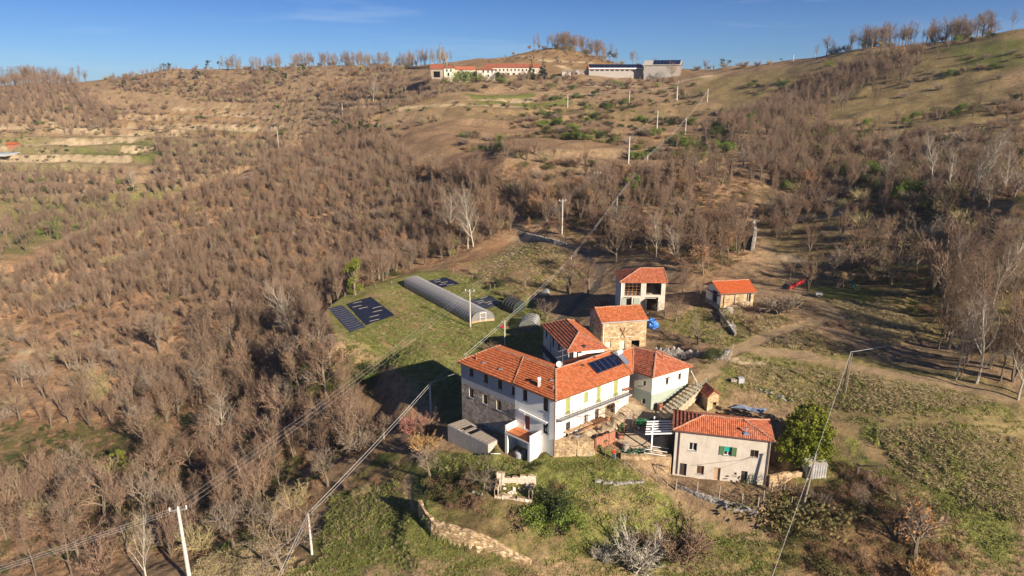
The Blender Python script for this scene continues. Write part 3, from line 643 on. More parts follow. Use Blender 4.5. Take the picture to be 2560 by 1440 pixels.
    def window(s, Q, q0, q1, z0, z1, st, D):
        if st == 'void': return
        up = Vector((0,0,1)); f = MB(); w = q1-q0; h = z1-z0; dd = -D + .06; t = .07
        frm = {'brown':'frame_brown','white':'frame_white','dark':'frame_dark','shutpair':'frame_white','teal':'frame_white','brick':'rust'}.get(st.split('+')[0], 'frame_dark')
        if st in ('green_closed', 'white_closed', 'door_wood', 'door_dark', 'door_red', 'steel_door', 'boarded'):
            key = {'green_closed':'green_shutter','white_closed':'frame_white','door_wood':'wood_tan','door_dark':'frame_dark','door_red':'wood_red','steel_door':'bluegrey','boarded':'cream'}[st]
            closed = st.endswith('closed'); o_ = .02 if closed else -D + .08
            nb = 2 if closed or w > 1.3 else 1
            for i in range(nb):
                a = q0 + w*i/nb + .01; b = q0 + w*(i+1)/nb - .01
                f.face([Q(a,z0,o_), Q(b,z0,o_), Q(b,z1,o_), Q(a,z1,o_)], 0)
                f.face([Q(a,z1,o_), Q(b,z1,o_), Q(b,z1,o_-.05), Q(a,z1,o_-.05)], 0); f.face([Q(b,z0,o_), Q(b,z0,o_-.05), Q(b,z1,o_-.05), Q(b,z1,o_)], 0); f.face([Q(a,z0,o_-.05), Q(a,z0,o_), Q(a,z1,o_), Q(a,z1,o_-.05)], 0)
                for zz in (z0 + h*.12, z0 + h*.5, z0 + h*.88): f.bar(Q(a+.03,zz,o_+.015), Q(b-.03,zz,o_+.015), .03, .06)
            nm = 'shutter' if closed else 'door'
            o = f.build(nm, M[key], s.root)
            if not closed:
                k = MB(); k.bar(Q(q1-.14, z0+h*.48, o_+.05), Q(q1-.14, z0+h*.52, o_+.05), .04, .04); k.build('handle', M['iron'], o)
            return
        bars = [((q0,z0),(q1,z0)),((q0,z1),(q1,z1)),((q0,z0),(q0,z1)),((q1,z0),(q1,z1))]
        for a, b in bars: f.bar(Q(*a, dd), Q(*b, dd), t)
        if w > .55: f.bar(Q((q0+q1)/2, z0, dd), Q((q0+q1)/2, z1, dd), t*.8)
        if h > 1.5: f.bar(Q(q0, z0+h*.62, dd), Q(q1, z0+h*.62, dd), t*.6)
        if st == 'brick':
            for k in range(1, 6): f.bar(Q(q0, z0+h*k/6, dd+.05), Q(q1, z0+h*k/6, dd+.05), .05)
        o = f.build('window', M[frm], s.root)
        p = MB(); gcol = M['glass']
        p.face([Q(q0,z0,dd-.02), Q(q1,z0,dd-.02), Q(q1,z1,dd-.02), Q(q0,z1,dd-.02)], 0); p.build('pane', gcol, o)
        sl = MB(); sl.bar(Q(q0-.06, z0-.03, .02), Q(q1+.06, z0-.03, .02), .14, .06); sl.build('sill', M['greyplaster'], o)
        if st in ('shutpair', 'teal'):
            for q, sg in ((q0, -1), (q1, 1)):
                c = MB(); a, b = (q-w*.5-.03, q-.03) if sg < 0 else (q+.03, q+w*.5+.03)
                Mx = [Q(a,z0,.03), Q(b,z0,.03), Q(b,z1,.03), Q(a,z1,.03)]; c.face(Mx, 0)
                c.face([Q(a,z1,.03), Q(b,z1,.03), Q(b,z1,.08), Q(a,z1,.08)], 0)
                for k in range(int(h/.09)): c.bar(Q(a+.03, z0+.05+k*.09, .05), Q(b-.03, z0+.05+k*.09, .05), .03, .045)
                for e in (a, b): c.bar(Q(e, z0, .05), Q(e, z1, .05), .05, .05)
                c.build('shutter', M['green_dark' if st == 'teal' else 'frame_white'], s.root)
        if st == 'teal':
            c = MB()
            for k in range(6): c.bar(Q(q0+.05, z0+h*.45+k*h*.09, dd+.06), Q(q1-.05, z0+h*.45+k*h*.09, dd+.06), .02, h*.08)
            c.build('blind', M['teal'], o)
def face_to(v, z): return Vector((v.x, v.y, z))
# ------------------------------------------------------------------ the farmhouse (two wings at an angle)
A, B, C = MA, MB_, MC; e = 7.3; hr = 9.08; W = 4.45
dA = (A - B); dA.normalize(); dC = (C - B); dC.normalize()
pA = Vector((-dA.y, dA.x, 0)); pA = pA if pA.y > 0 else -pA; pC = Vector((-dC.y, dC.x, 0)); pC = pC if pC.y > 0 else -pC
def isect(p, d, q, g):
    k = d.x*g.y - d.y*g.x; t = ((q.x-p.x)*g.y - (q.y-p.y)*g.x)/k; return Vector((p.x+d.x*t, p.y+d.y*t, p.z))
Ab = A + pA*2*W; Cb = C + pC*2*W; Bb = isect(Ab, dA, Cb, dC)
RA = A + pA*W - dA*3.0; RA.z = hr; RB = isect(A+pA*W, dA, C+pC*W, dC); RB.z = hr; RC = C + pC*W; RC.z = hr
f = Bld('farmhouse', 'large L-shaped farmhouse with orange tiled roof, blue solar panels and long railed balcony', 'farmhouse', (B.x, B.y, -1), ['white','wing','stone_dark','cream','stone'])
wA, wB, wC, wCb, wBb, wAb = inset([A, B, C, Cb, Bb, Ab], .42)
seam = .40
S1 = wA.lerp(wB, 1-seam)   # joint between the old part with shade-toned plaster and the white part
f.wall(wA, S1, -6, e+.03, [(1178,930,.85,1.35,'brown'),(1214.5,946,.85,1.35,'brown'),(1249.5,961,.85,1.35,'brown'),(1284,978,.8,1.2,'brown'),
    (1178,982,.85,1.4,'brown'),(1212.5,998,.85,1.4,'brown'),(1247,1013,.85,1.4,'brown')], 1, (4.15, 2), rev=3)
f.wall(S1, wB, -4, e+.03, [(1312.5,988,.8,1.6,'brown'),(1364,1011,.8,1.9,'brown'),(1318,1053,.9,2.5,'door_red'),(1364,1069,.8,1.7,'brown')], 0, rev=0)
f.wall(wB, wC, -3, e+.03, [(1420,1014,.85,2.35,'green_closed'),(1441,1005,.85,2.3,'white_closed'),(1465.5,993,.8,1.5,'green_closed'),(1483,985,.8,1.5,'white_closed'),(1496.5,986,.8,2.3,'green_closed'),(1517,978,.8,2.2,'white_closed'),(1539.5,970,.85,2.3,'green_closed'),(1577.5,949,.7,1.3,'brown'),
    (1420,1073,.8,2.1,'door_dark'),(1463.5,1047,.75,1.2,'shutpair'),(1492,1036,.7,1.9,'door_dark'),(1525,1024,1.9,2.2,'void'),(1572,998,.9,2.0,'door_dark')], 0)
f.wall(wC, wCb, -1, e+.03, (), 0, apex=(RC.x, RC.y, hr-.1)); f.wall(wCb, wBb, -1, e+.03, (), 0); f.wall(wBb, wAb, -4, e+.03, (), 1); f.wall(wAb, wA, -7, e+.03, (), 1, (4.15, 2))
l = Vector((0,0,.10)); ms = A.lerp(B, .6); mr = RA.lerp(RB, .5)
f.roof(A, ms, mr, RA, 0, .42, .12); f.roof(ms+l-dA*0, B, RB, mr+l, 0, .42, .12, verge=(True, False))
f.roof(B, C, RC, RB, verge=(False, True)); f.roof(Bb, Ab, RA, RB); f.roof(Cb, Bb, RB, RC); f.roof(Ab, A, RA, RA+Vector((.01,0,0)))
f.ridge(RA, mr); f.ridge(mr+l, RB, RC); f.ridge(A, RA); f.ridge(Ab, RA); f.ridge(B, RB, r=.15)
f.ridge(ms+l, mr+l, r=.1); f.ridge(C+Vector((0,0,.05)), RC, r=.09)
f.done('tile')
house_zone([A, B, C, Cb, Bb, Ab]) if False else None
f.gutter([A+Vector((0,0,-.06)), B+Vector((0,0,-.06))]); f.gutter([B+Vector((0,0,-.06)), C+Vector((0,0,-.06))])
m = MB(); m.tube([wB+Vector((-.12,-.08,-.1)), wB+Vector((-.12,-.08,-8))], .05); m.build('downpipe', M['gutter'], f.root)
def wq(p0, p1):   # placing things on a wall by distance along, height, distance out
    ex = Vector((p1.x-p0.x, p1.y-p0.y, 0)).normalized(); n = Vector((ex.y, -ex.x, 0))
    return lambda q, z, o=0: Vector((p0.x, p0.y, 0)) + ex*q + n*o + Vector((0,0,z))
Qc = wq(wB, wC); Lc = (wC-wB).length
# room behind the arch
m = MB(); q, z = wpt(1525,1024,wB,wC); m.face([Qc(q-1.2,1,-2.2),Qc(q+1.2,1,-2.2),Qc(q+1.2,4,-2.2),Qc(q-1.2,4,-2.2)]); m.face([Qc(q-1.2,1,-.2),Qc(q-1.2,1,-2.2),Qc(q-1.2,4,-2.2),Qc(q-1.2,4,-.2)]); m.face([Qc(q+1.2,1,-2.2),Qc(q+1.2,1,-.2),Qc(q+1.2,4,-.2),Qc(q+1.2,4,-2.2)])
ar = []; n = 10
m.build('porch', M['stone_dark'], f.root)
m = MB()
for k in range(n+1):
    a = math.pi*k/n; ar.append((q - .95*math.cos(a), z+.35 + .75*math.sin(a)))
for (a0, b0), (a1, b1) in zip(ar[:-1], ar[1:]):
    m.face([Qc(a0,b0,.03), Qc(a1,b1,.03), Qc(a1,z+1.12,.03), Qc(a0,z+1.12,.03)], 0, [(a0,b0),(a1,b1),(a1,z+1.1),(a0,z+1.1)])
    m.bar(Qc(a0,b0,-.08), Qc(a1,b1,-.08), .25, .06)
m.build('arch', M['stone'], f.root)
# stone facing round the arch
m = MB(); pts = [(q+1.05,z-1.5),(Lc-1.6,z-1.2),(Lc-1.6,4.1),(q+1.05,4.1)]; m.face([Qc(a,b,.02) for a,b in pts],0,pts)
ROSE = plaster_mat('stone_rose', (.56,.44,.34), (.35,.25,.18), .5); m.build('wall_facing', ROSE, f.root); m = MB()
pts = [(q-2.0,z-1.5),(q-1.0,z-1.4),(q-1.0,3.6),(q-2.0,3.9)]; m.face([Qc(a,b,.02) for a,b in pts],0,pts)
m.build('wall_facing', ROSE, f.root)
# long balcony
z0 = 4.4; qa, qb = .15, wpt(1568,990,wB,wC)[0]
m = MB(); m.bar(Qc(qa, z0, .45), Qc(qb, z0, .45), .9, .14); bal = m.build('balcony', M['greyplaster'], f.root)
m = MB()
for h_ in (.95, .55, .2): m.bar(Qc(qa, z0+h_, 0.87), Qc(qb, z0+h_, 0.87), .035); m.bar(Qc(qa, z0+h_, .02), Qc(qa, z0+h_, 0.87), .035); m.bar(Qc(qb, z0+h_, .02), Qc(qb, z0+h_, 0.87), .035)
k = 0
while qa + k*.155 < qb: m.bar(Qc(qa+k*.155, z0+.06, 0.87), Qc(qa+k*.155, z0+.95, 0.87), .05 if k % 9 == 0 else .016); k += 1
m.build('railing', M['iron'], bal)
for k in range(7): m = MB(); m.bar(Qc(qa+.4+k*(qb-qa-.8)/6, z0-.1, .02), Qc(qa+.4+k*(qb-qa-.8)/6, z0-.1, .8), .1, .12); m.build('bracket', M['greyplaster'], bal)
m = MB(); m.bar(Qc(qb-1.2, z0+.9, .3), Qc(qb+.2, z0+.75, .3), .9, .07); m.build('brick_coping', M['brick'], f.root)
m = MB(); q, z = wpt(1543,1021,wB,wC); m.bar(Qc(q-.45, z, .06), Qc(q+.45, z, .06), .03, 1.35); ps = m.build('notice_board', M['paint_white'], f.root)
m = MB(); m.face([Qc(q-.3,z+.1,.09),Qc(q+.3,z+.1,.09),Qc(q+.3,z+.5,.09),Qc(q-.3,z+.5,.09)]); m.build('picture', simple('poster_blue',(.35,.45,.5),.7,.3,9), ps)
# white sheet-iron lines between the shutters: thin drain
m = MB(); q, z = wpt(1448,1005,wB,wC); m.tube([Qc(q,4.8,.06), Qc(q,6.9,.06)], .025); m.build('wall_cable', M['iron'], f.root); m = MB(); q, z = wpt(1527,975,wB,wC); m.tube([Qc(q,4.8,.06), Qc(q,6.9,.06)], .025); m.build('wall_cable', M['iron'], f.root)
# solar panels and roof hardware (on the plane B-C)
def roofpt(px, py, p0, p1, pitch, lift=.08):
    p = on_plane(px, py, p0, p1, pitch); return p + Vector((0,0,lift))
pit = math.degrees(math.atan((hr-e)/W))
c4 = [roofpt(x, y, B, C, pit, .16) for x, y in ((1470,911),(1493,936),(1556,912),(1533,888))]
pan = MB()
for k in range(5):
    a, b = k/5+.006, (k+1)/5-.006; q = [c4[0].lerp(c4[3],a), c4[1].lerp(c4[2],a), c4[1].lerp(c4[2],b), c4[0].lerp(c4[3],b)]
    dn = Vector((0,0,-.08)); pm = MB(); pm.face(q)
    for i in range(4): pm.face([q[i], q[i]+dn, q[(i+1)%4]+dn, q[(i+1)%4]])
    po = pm.build('solar_panel', M['panel'], f.roof_o.parent)
    fr = MB()
    for i in range(4): fr.bar(q[i], q[(i+1)%4], .05, .05)
    fr.build('frame', M['iron'], po)
def child_of_roof(mb, name, mat): return mb.build(name, mat, f.root)
for x, y, Rr in ((1210,907,0),(1252,923,0),(1380,951,0)):
    p = roofpt(x, y, A, B, pit); m = MB(); m.box((p.x-.3,p.y-.22,p.z-.1),(p.x+.3,p.y+.22,p.z+.06)); child_of_roof(m, 'roof_light', M['metal'])
for x, y in ((1456,914),(1484,893)):
    p = roofpt(x, y, B, C, pit); m = MB(); m.box((p.x-.25,p.y-.2,p.z-.1),(p.x+.25,p.y+.2,p.z+.06)); child_of_roof(m, 'roof_light', M['iron'])
# chimneys
p = roofpt(1348,966,A,B,pit); m = MB(); m.box((p.x-.2,p.y-.2,p.z-.5),(p.x+.2,p.y+.2,p.z+.75)); ch = m.build('chimney', M['concrete'], f.root)
m = MB(); m.box((p.x-.15,p.y-.15,p.z+.75),(p.x+.15,p.y+.15,p.z+.95)); m.box((p.x-.22,p.y-.22,p.z+.95),(p.x+.22,p.y+.22,p.z+1.15)); m.build('chimney_cap', M['paint_white'], ch)
for x, y, L_ in ((1383,974,.5),(1191,899,.4)):
    p = roofpt(x, y, A, B, pit); m = MB(); m.tube([p-Vector((0,0,.3)), p+Vector((0,0,L_))], .12, 8); m.build('flue', M['brick'], f.root)
# aerial and dish on the ridge
p = RB.lerp(RC, .12); m = MB(); m.tube([p-Vector((0,0,.3)), p+Vector((0,0,2.6))], .035, 5)
for zz, L_ in ((2.4,.9),(1.6,1.1)):
    d = Vector((.8,.6,0)); m.bar(p+Vector((0,0,zz))-d*L_, p+Vector((0,0,zz))+d*L_, .03)
    for k in range(-4, 5): g = Vector((-.6,.8,0))*.35; c = p+Vector((0,0,zz))+d*L_*k/4; m.bar(c-g, c+g, .018)
m.build('aerial', M['metal'], f.root)
m = MB(); c = p+Vector((-.45,-.35,.55)); nn = Vector((-.35,-.8,.45)).normalized(); a = nn.cross(Vector((0,0,1))).normalized(); b_ = nn.cross(a)
rg = [[c + (a*math.cos(t)+b_*math.sin(t))*r_ + nn*(r_*r_*.5) for t in [2*math.pi*k/14 for k in range(14)]] for r_ in (.02,.22,.42)]
for i in range(2):
    for k in range(14): m.face([rg[i][k], rg[i+1][k], rg[i+1][(k+1)%14], rg[i][(k+1)%14]])
m.bar(c, p+Vector((0,0,.4)), .05); m.build('satellite_dish', M['paint_white'], f.root)
# balcony over the wash-house on the left wing
Qa = wq(S1, wB); LA = (wB-S1).length; fz = 1.05
q0 = .15; q1 = wpt(1352,1092,S1,wB)[0]; q1 = max(q1, 4.2); D = 1.9; t = .22; gb = -2.4
m = MB()
def slabq(mb, Q, q0, q1, o0, o1, z0, z1, mi=0):
    c = [Q(q0,z0,o0),Q(q1,z0,o0),Q(q1,z0,o1),Q(q0,z0,o1),Q(q0,z1,o0),Q(q1,z1,o0),Q(q1,z1,o1),Q(q0,z1,o1)]
    for fc in ((0,1,2,3),(7,6,5,4),(1,0,4,5),(2,1,5,6),(3,2,6,7),(0,3,7,4)): mb.face([c[i] for i in fc], mi)
slabq(m, Qa, q0, q0+t, .003, D, gb, fz-.22); slabq(m, Qa, q1-t, q1, .003, D, gb, fz-.22)
slabq(m, Qa, q0, q0+.45, D+.003, D+.2, gb, fz-.22); slabq(m, Qa, q1-.4, q1, D+.003, D+.2, gb, fz-.22)
slabq(m, Qa, q0-.02, q1+.02, .003, D+.22, fz-.217, fz)
slabq(m, Qa, q0, q0+.15, .003, D+.2, fz+.003, fz+.95); slabq(m, Qa, q1-.15, q1, .003, D+.2, fz+.003, fz+.95)
bx = m.build('balcony_box', M['white'], f.root)
m = MB(); slabq(m, Qa, q0+.16, q1-.16, .02, D+.2, fz+.003, fz+.03); m.build('balcony_floor', M['terracotta'], bx)
m = MB()
for hh in (.9, .12): m.bar(Qa(q0+.15, fz+hh, D+.15), Qa(q1-.15, fz+hh, D+.15), .04)
k = 0
while q0+.25+k*.13 < q1-.15: m.bar(Qa(q0+.25+k*.13, fz+.1, D+.15), Qa(q0+.25+k*.13, fz+.9, D+.15), .015); k += 1
m.build('railing', M['rust'], bx)
m = MB(); qa_, za = wpt(1300,1022,S1,wB); qb_, zb_ = wpt(1370,1056,S1,wB); m.bar(Qa(qa_,za,.18), Qa(qb_,zb_,.18), .22, .12)
for k in range(24): m.bar(Qa(qa_+(qb_-qa_)*k/24, za+(zb_-za)*k/24-.16, .33), Qa(qa_+(qb_-qa_)*(k+.6)/24, za+(zb_-za)*k/24-.16, .33), .02, .2)
m.build('awning', M['paint_white'], f.root)
# fermenting vat in the wash-house
t_ = thing('tank', Qa((q0+q1)/2, gb+1.4, 1.3), 'round white tank in the dark opening under the small tiled balcony', 'tank')
m = MB(); c = Qa((q0+q1)/2, 0, 1.5); zt = gz(c.x, c.y); m.tube([Vector((c.x,c.y,zt-.3)), Vector((c.x,c.y,zt+.6)), Vector((c.x,c.y,zt+.75))], [.75,.75,.5], 16); m.build('body', M['greyplaster'], t_)
m = MB(); m.tube([Vector((c.x,c.y,zt+.75)), Vector((c.x,c.y,zt+.95))], [.2,.2], 12); m.build('lid', M['iron'], t_)

# ------------------------------------------------------------------ stair-side annexe
e = 7.1; a = at(1583,928,e); b = at(1633,944,e); c = at(1732,915,e)
dbc = (c-b).normalized(); pbc = Vector((-dbc.y, dbc.x, 0)); cb = c + pbc*7.2; ab = a + pbc*5.5
r1 = on_plane(1640,881,b,c,22); r0 = on_plane(1583,867,a,b,22); r0.z = r1.z = (r0.z+r1.z)/2
g = Bld('annexe', 'low white annexe with red hipped roof beside the wide garden steps', 'house', (b.x,b.y,2), ['white','cream','bluegrey'])
wa, wb, wc, wcb, wab = inset([a, b, c, cb, ab], .38)
g.wall(wa, wb, 0, e+.03, [(1611,958,.45,.7,'dark'),(1609,1003,.55,.75,'dark')], 1, (4.6,2), rev=1)
g.wall(wb, wc, 0, e+.03, [(1668,953,.55,.95,'brown'),(1699,941,.55,.95,'brown')], 0, (4.3,2))
g.wall(wc, wcb, 1, e+.03, (), 0); g.wall(wcb, wab, 1, e+.03, (), 0); g.wall(wab, wa, 1, e+.03, (), 1)
g.roof(a, b, r1, r0, 1, .42, .1); g.roof(b, c, r1+Vector((.01,0,0)), r1, 0); g.roof(c, cb, r1, r1+Vector((.01,0,0))); g.roof(cb, ab, r0, r1)
q = on_plane(1536,884,B,C,pit); q.z = r0.z-.05; ac = C + Vector((-.2,.15,.0)); g.roof(ac, a, r0, q, 2, verge=(True, False))
g.ridge(r0, r1); g.ridge(b, r1, r=.15); g.ridge(r1, c); g.ridge(a, r0, r=.12); g.ridge(q, r0, r=.1)
g.done(['tile_old','tile_red','tile']); g.roof_o.data.materials[0] = M['tile_red']; g.roof_o.data.materials[1] = M['tile_old']
lint = MB(); Qg = wq(wb, wc); q_, z_ = wpt(1668,953,wb,wc); lint.bar(Qg(q_-.5, z_+.55, .05), Qg(q_+.5, z_+.55, .05), .14, .12); lint.build('lintel', M['frame_brown'], g.root)
# solar water heater lying on the roof
h = thing('solar_water_heater', (ac.x, ac.y, 8), 'white cylindrical tank and steel collector of a solar water heater on the red roof', 'water heater')
p1 = on_plane(1543,902,B,C,pit)+Vector((0,0,.5)); p2 = on_plane(1560,893,B,C,pit)+Vector((0,0,.5)); p1 = at(1541,884,9.2); p2 = at(1553,878,9.2)
m = MB(); m.tube([p1, p2], .32, 12); m.build('tank', M['paint_white'], h)
m = MB(); s0 = at(1544,889,9.0); s1 = at(1554,885,9.0); s2 = at(1574,906,8.1); s3 = at(1564,911,8.1); m.face([s0,s3,s2,s1]); m.face([s0+Vector((0,0,-.08)),s1+Vector((0,0,-.08)),s2+Vector((0,0,-.08)),s3+Vector((0,0,-.08))])
for i, j in ((s0,s3),(s3,s2),(s2,s1),(s1,s0)): m.bar(i, j, .06, .1)
m.build('collector', M['steel'], h)
for s_ in (p1, p2): m = MB(); m.tube([s_, s_-Vector((0,0,.9))], .03, 5); m.build('leg', M['metal'], h)
m = MB(); p = at(1656,894,8.3); m.tube([p-Vector((0,0,.8)), p+Vector((0,0,.9))], .09, 8); m.build('flue', M['brick'], g.root)

# ------------------------------------------------------------------ rear house
e = 6.8; a = at(1352,811,e); b = at(1418,880,e); c = at(1519,870,e); r1 = on_plane(1447,829,b,c,24); r0 = on_plane(1416,800,a,b,24); r0.z = r1.z = 8.4
dab = (a-b).normalized(); pr = Vector((dab.y, -dab.x, 0)); d = a + pr*6.4
g = Bld('rear_house', 'tall narrow house with hipped orange roof and blue-shaded drainpipe wall behind the farmhouse', 'house', (b.x,b.y,0), ['oldwhite','white'])
wa, wb, wc, wd = inset([a, b, c, d], .38)
g.wall(wa, wb, -1.5, e+.03, [(1366,833,.8,1.5,'dark'),(1383,854,.8,1.5,'dark'),(1397,867,.8,1.5,'dark'),(1407,888,.8,1.7,'dark'),(1366,882,.8,1.4,'dark'),(1382,903,.9,2,'door_dark')], 0)
g.wall(wb, wc, -1, e+.03, [(1428,893,.8,1.5,'dark'),(1448,890,.8,1.4,'dark')], 1); g.wall(wc, wd, 0, e+.03, (), 0); g.wall(wd, wa, 0, e+.03, (), 0)
g.roof(a, b, r1, r0, 0, .42, .1); g.roof(b, c, r1+Vector((.01,0,0)), r1, 1); g.roof(c, d, r0, r1, 2); g.roof(d, a, r0, r0+Vector((.01,0,0)), 1)
g.ridge(r0, r1); g.ridge(b, r1); g.ridge(r1, c); g.ridge(a, r0); g.ridge(d, r0); g.done(['tile_old','tile_red','tile'])
m = MB(); m.tube([wa.lerp(wb,.33)+Vector((-.1,-.05,-.1)), wa.lerp(wb,.33)+Vector((-.1,-.05,-7.5))], .05); m.build('downpipe', M['gutter'], g.root)
Qg = wq(wa, wb); z0 = 3.2; m = MB()
for hh in (.0,.35,.9): m.bar(Qg(.2,z0+hh,.95 if hh else .5), Qg((wb-wa).length-.3,z0+hh,.95 if hh else .5), .04 if hh else .9, .04 if hh else .1)
for k in range(24): m.bar(Qg(.2+k*.48,z0,.95), Qg(.2+k*.48,z0+.9,.95), .03)
m.build('balcony', M['iron'], g.root)
p = on_plane(1461,867,b,c,24); m = MB(); m.tube([p-Vector((0,0,.2)), p+Vector((0,0,.28))], [.3,.28], 10); m.build('roof_vent', M['iron'], g.root)
m = MB(); q_, z_ = wpt(1448,886,wb,wc); Qg = wq(wb,wc)
for k in (0,.55): m.box((Qg(q_+k,z_,.2).x-.25,Qg(q_+k,z_,.2).y-.15,z_-.2),(Qg(q_+k,z_,.2).x+.25,Qg(q_+k,z_,.2).y+.15,z_+.25))
m.build('air_conditioner', M['paint_white'], g.root)

# ------------------------------------------------------------------ stone barn with the iron cross
e = 8.7; a = at(1504,807,e); b = at(1622,799,e); da = (b-a).normalized(); pn = Vector((-da.y, da.x, 0)); W2 = 3.5
r0 = a + pn*W2 - da*.1; r1 = b + pn*W2 - da*.1; r0.z = r1.z = e + W2*math.tan(R(22)); cb = b + pn*2*W2; db = a + pn*2*W2
g = Bld('stone_barn', 'ochre rubble-stone barn with a rusty iron X on its wall and gabled orange roof', 'barn', (a.x,a.y,4), ['stone','stone_dark'])
wa, wb, wc, wd = inset([a, b, cb, db], .22)
g.wall(wa, wb, 1, e+.05, [(1520,862,1.0,1.0,'boarded'),(1556,862,.9,1.5,'boarded'),(1588,868,1.4,2.4,'void')], 0); g.wall(wb, wc, 1, e+.05, (), 1, apex=(*xy(r1), r1.z-.12)); g.wall(wc, wd, 1, e+.05, (), 1); g.wall(wd, wa, 0, e+.05, (), 1, apex=(*xy(r0), r0.z-.12))
g.roof(a, b, r1, r0, verge=(True,True)); g.roof(cb, db, r0, r1, verge=(True,True)); g.ridge(r0, r1); g.ridge(a, r0, r=.07); g.done('tile_red'); g.roof_o.data.materials[0] = M['tile']
m = MB(); Qg = wq(wa, wb); q_, z_ = wpt(1557,831,wa,wb)
m.bar(Qg(q_-.38,z_-.85,.06), Qg(q_+.42,z_+.9,.06), .1); m.bar(Qg(q_+.38,z_-.85,.09), Qg(q_-.42,z_+.8,.09), .1); m.bar(Qg(q_-.45,z_+.3,.08), Qg(q_-.4,z_+.75,.08), .1); m.build('iron_cross', M['rust'], g.root)
m = MB(); m.tube([Qg(.2,8.5,.1), Qg(.2,4,.1)], .06); m.build('downpipe', M['paint_white'], g.root)
g.gutter([a+Vector((0,-.05,-.06)), b+Vector((0,-.05,-.06))], .08, M['greyplaster'])
m = MB(); m.tube([Qg((wb-wa).length*k/8, 6.0 + .12*math.sin(k*2) + (.5 if k > 6 else 0), .08) for k in range(9)], .025, 4); m.build('cable', M['frame_white'], g.root)

# ------------------------------------------------------------------ open two-storey barn
e = 11.4; a = at(1549,705,e); b = at(1670,706,e); d0 = at(1537,682,e); da = (b-a).normalized(); pn = Vector((-da.y, da.x, 0)); W2 = 3.9
r1 = b + pn*W2 - da*.15; r0 = a + pn*W2 + da*4.2; r0.z = r1.z = e + 1.6; cb = b + pn*2*W2; db = a + pn*2*W2
g = Bld('open_barn', 'two-storey greige barn with open bays full of firewood under an orange roof', 'barn', (a.x,a.y,6), ['greige','oldwhite'])
wa, wb, wc, wd = inset([a, b, cb, db], .3)
ops = [(1582,724,2.9,2.35,'void'),(1634.5,722,2.7,2.35,'void'),(1568,755,1.6,1.8,'void'),(1628,763,2.4,3.0,'void')]
g.wall(wa, wb, 3.5, e+.03, ops, 0, depth=.35); g.wall(wb, wc, 3.5, e+.03, (), 0, apex=(*xy(r1), r1.z-.1)); g.wall(wc, wd, 3.5, e+.03, (), 0); g.wall(wd, wa, 2, e+.03, (), 1)
g.roof(a, b, r1, r0, 1, verge=(False,True)); g.roof(cb, db, r0, r1, 1, verge=(True,False)); g.roof(db, a, r0, r0+Vector((.01,0,0)), 0); g.ridge(r0, r1); g.ridge(a, r0); g.ridge(db, r0); g.ridge(b, r1, r=.08); g.done(['tile_old','tile_red'])
Qg = wq(wa, wb); LL = (wb-wa).length
m = MB(); slabq(m, Qg, .1, LL-.1, -7, -.36, 8.15, 8.3); m.build('floor_slab', M['concrete'], g.root)
q_, z_ = wpt(1582,724,wa,wb); m = MB()
for k in range(5): m.bar(Qg(q_-1.4+k*.7,z_-1.1,-.2), Qg(q_-1.4+k*.7,z_+1.15,-.2), .08)
for k in range(5): m.bar(Qg(q_-1.42,z_-1.1+k*.55,-.17), Qg(q_+1.42,z_-1.1+k*.55,-.17), .07)
m.build('timber_lattice', M['frame_brown'], g.root)
q_, z_ = wpt(1578,757,wa,wb); 
for u0, u1 in ((.4,1.5),(-1.7,-.9)): m = MB(); slabq(m, Qg, q_+u0, q_+u1, .03, .1, z_-.9, z_+.9); m.build('sliding_door', M['bluegrey'], g.root)
q_, z_ = wpt(1612,765,wa,wb); m = MB(); m.face([Qg(q_,z_-1.5,.05),Qg(q_+.1,z_-1.5,1.0),Qg(q_+.1,z_+1.4,1.0),Qg(q_,z_+1.4,.05)]); m.face([Qg(q_+.04,z_-1.5,.05),Qg(q_,z_+1.4,.05),Qg(q_+.14,z_+1.4,1.0),Qg(q_+.14,z_-1.5,1.0)]); m.build('door', M['greyplaster'], g.root)
m = MB(); m.tube([Qg(.1,11.2,.1), Qg(.1,5,.1)], .06); m.build('downpipe', M['paint_white'], g.root)
# firewood stacked in the upper left bay
w_ = thing('firewood_stack', Qg(1.6,8.3,-1.2), 'stack of split firewood behind the timber lattice of the open barn', 'firewood')
m = MB(); rnd = random.Random(3); q_, z_ = wpt(1582,724,wa,wb)
for i in range(17):
    for j in range(8):
        p = Qg(q_-1.35+i*.165, 8.36+j*.14+.06, -.6+rnd.uniform(-.05,.05)); m.tube([p, p+Vector((0,.6,0))], .07+rnd.uniform(-.02,.015), 5, rnd.randrange(2))
m.build('logs', [M['wood_tan'], M['wood_old']], w_)
m = MB(); m.bar(Qg(q_-1.45,8.33,-.8), Qg(q_+1.45,8.33,-.8), .7, .06); m.build('pallet', M['wood_old'], w_)
hb = thing('hay_pile', Qg(6.2,8.3,-2), 'heap of pale hay inside the open upper bay of the barn', 'hay')
m = MB(); q_, z_ = wpt(1636,722,wa,wb); 
for i in range(9):
    for j in range(6):
        f_ = lambda i, j: Qg(q_-1.4+i*.33, 8.32+max(0,1.5*math.exp(-((i-5)/3.2)**2)*j/6)+rnd.uniform(0,.12), -.6-j*.5)
        m.face([f_(i,j), f_(i+1,j), f_(i+1,j+1), f_(i,j+1)])
m.build('heap', simple('hay', (.5,.4,.25), .95, .3, 5, bmp=.6), hb)

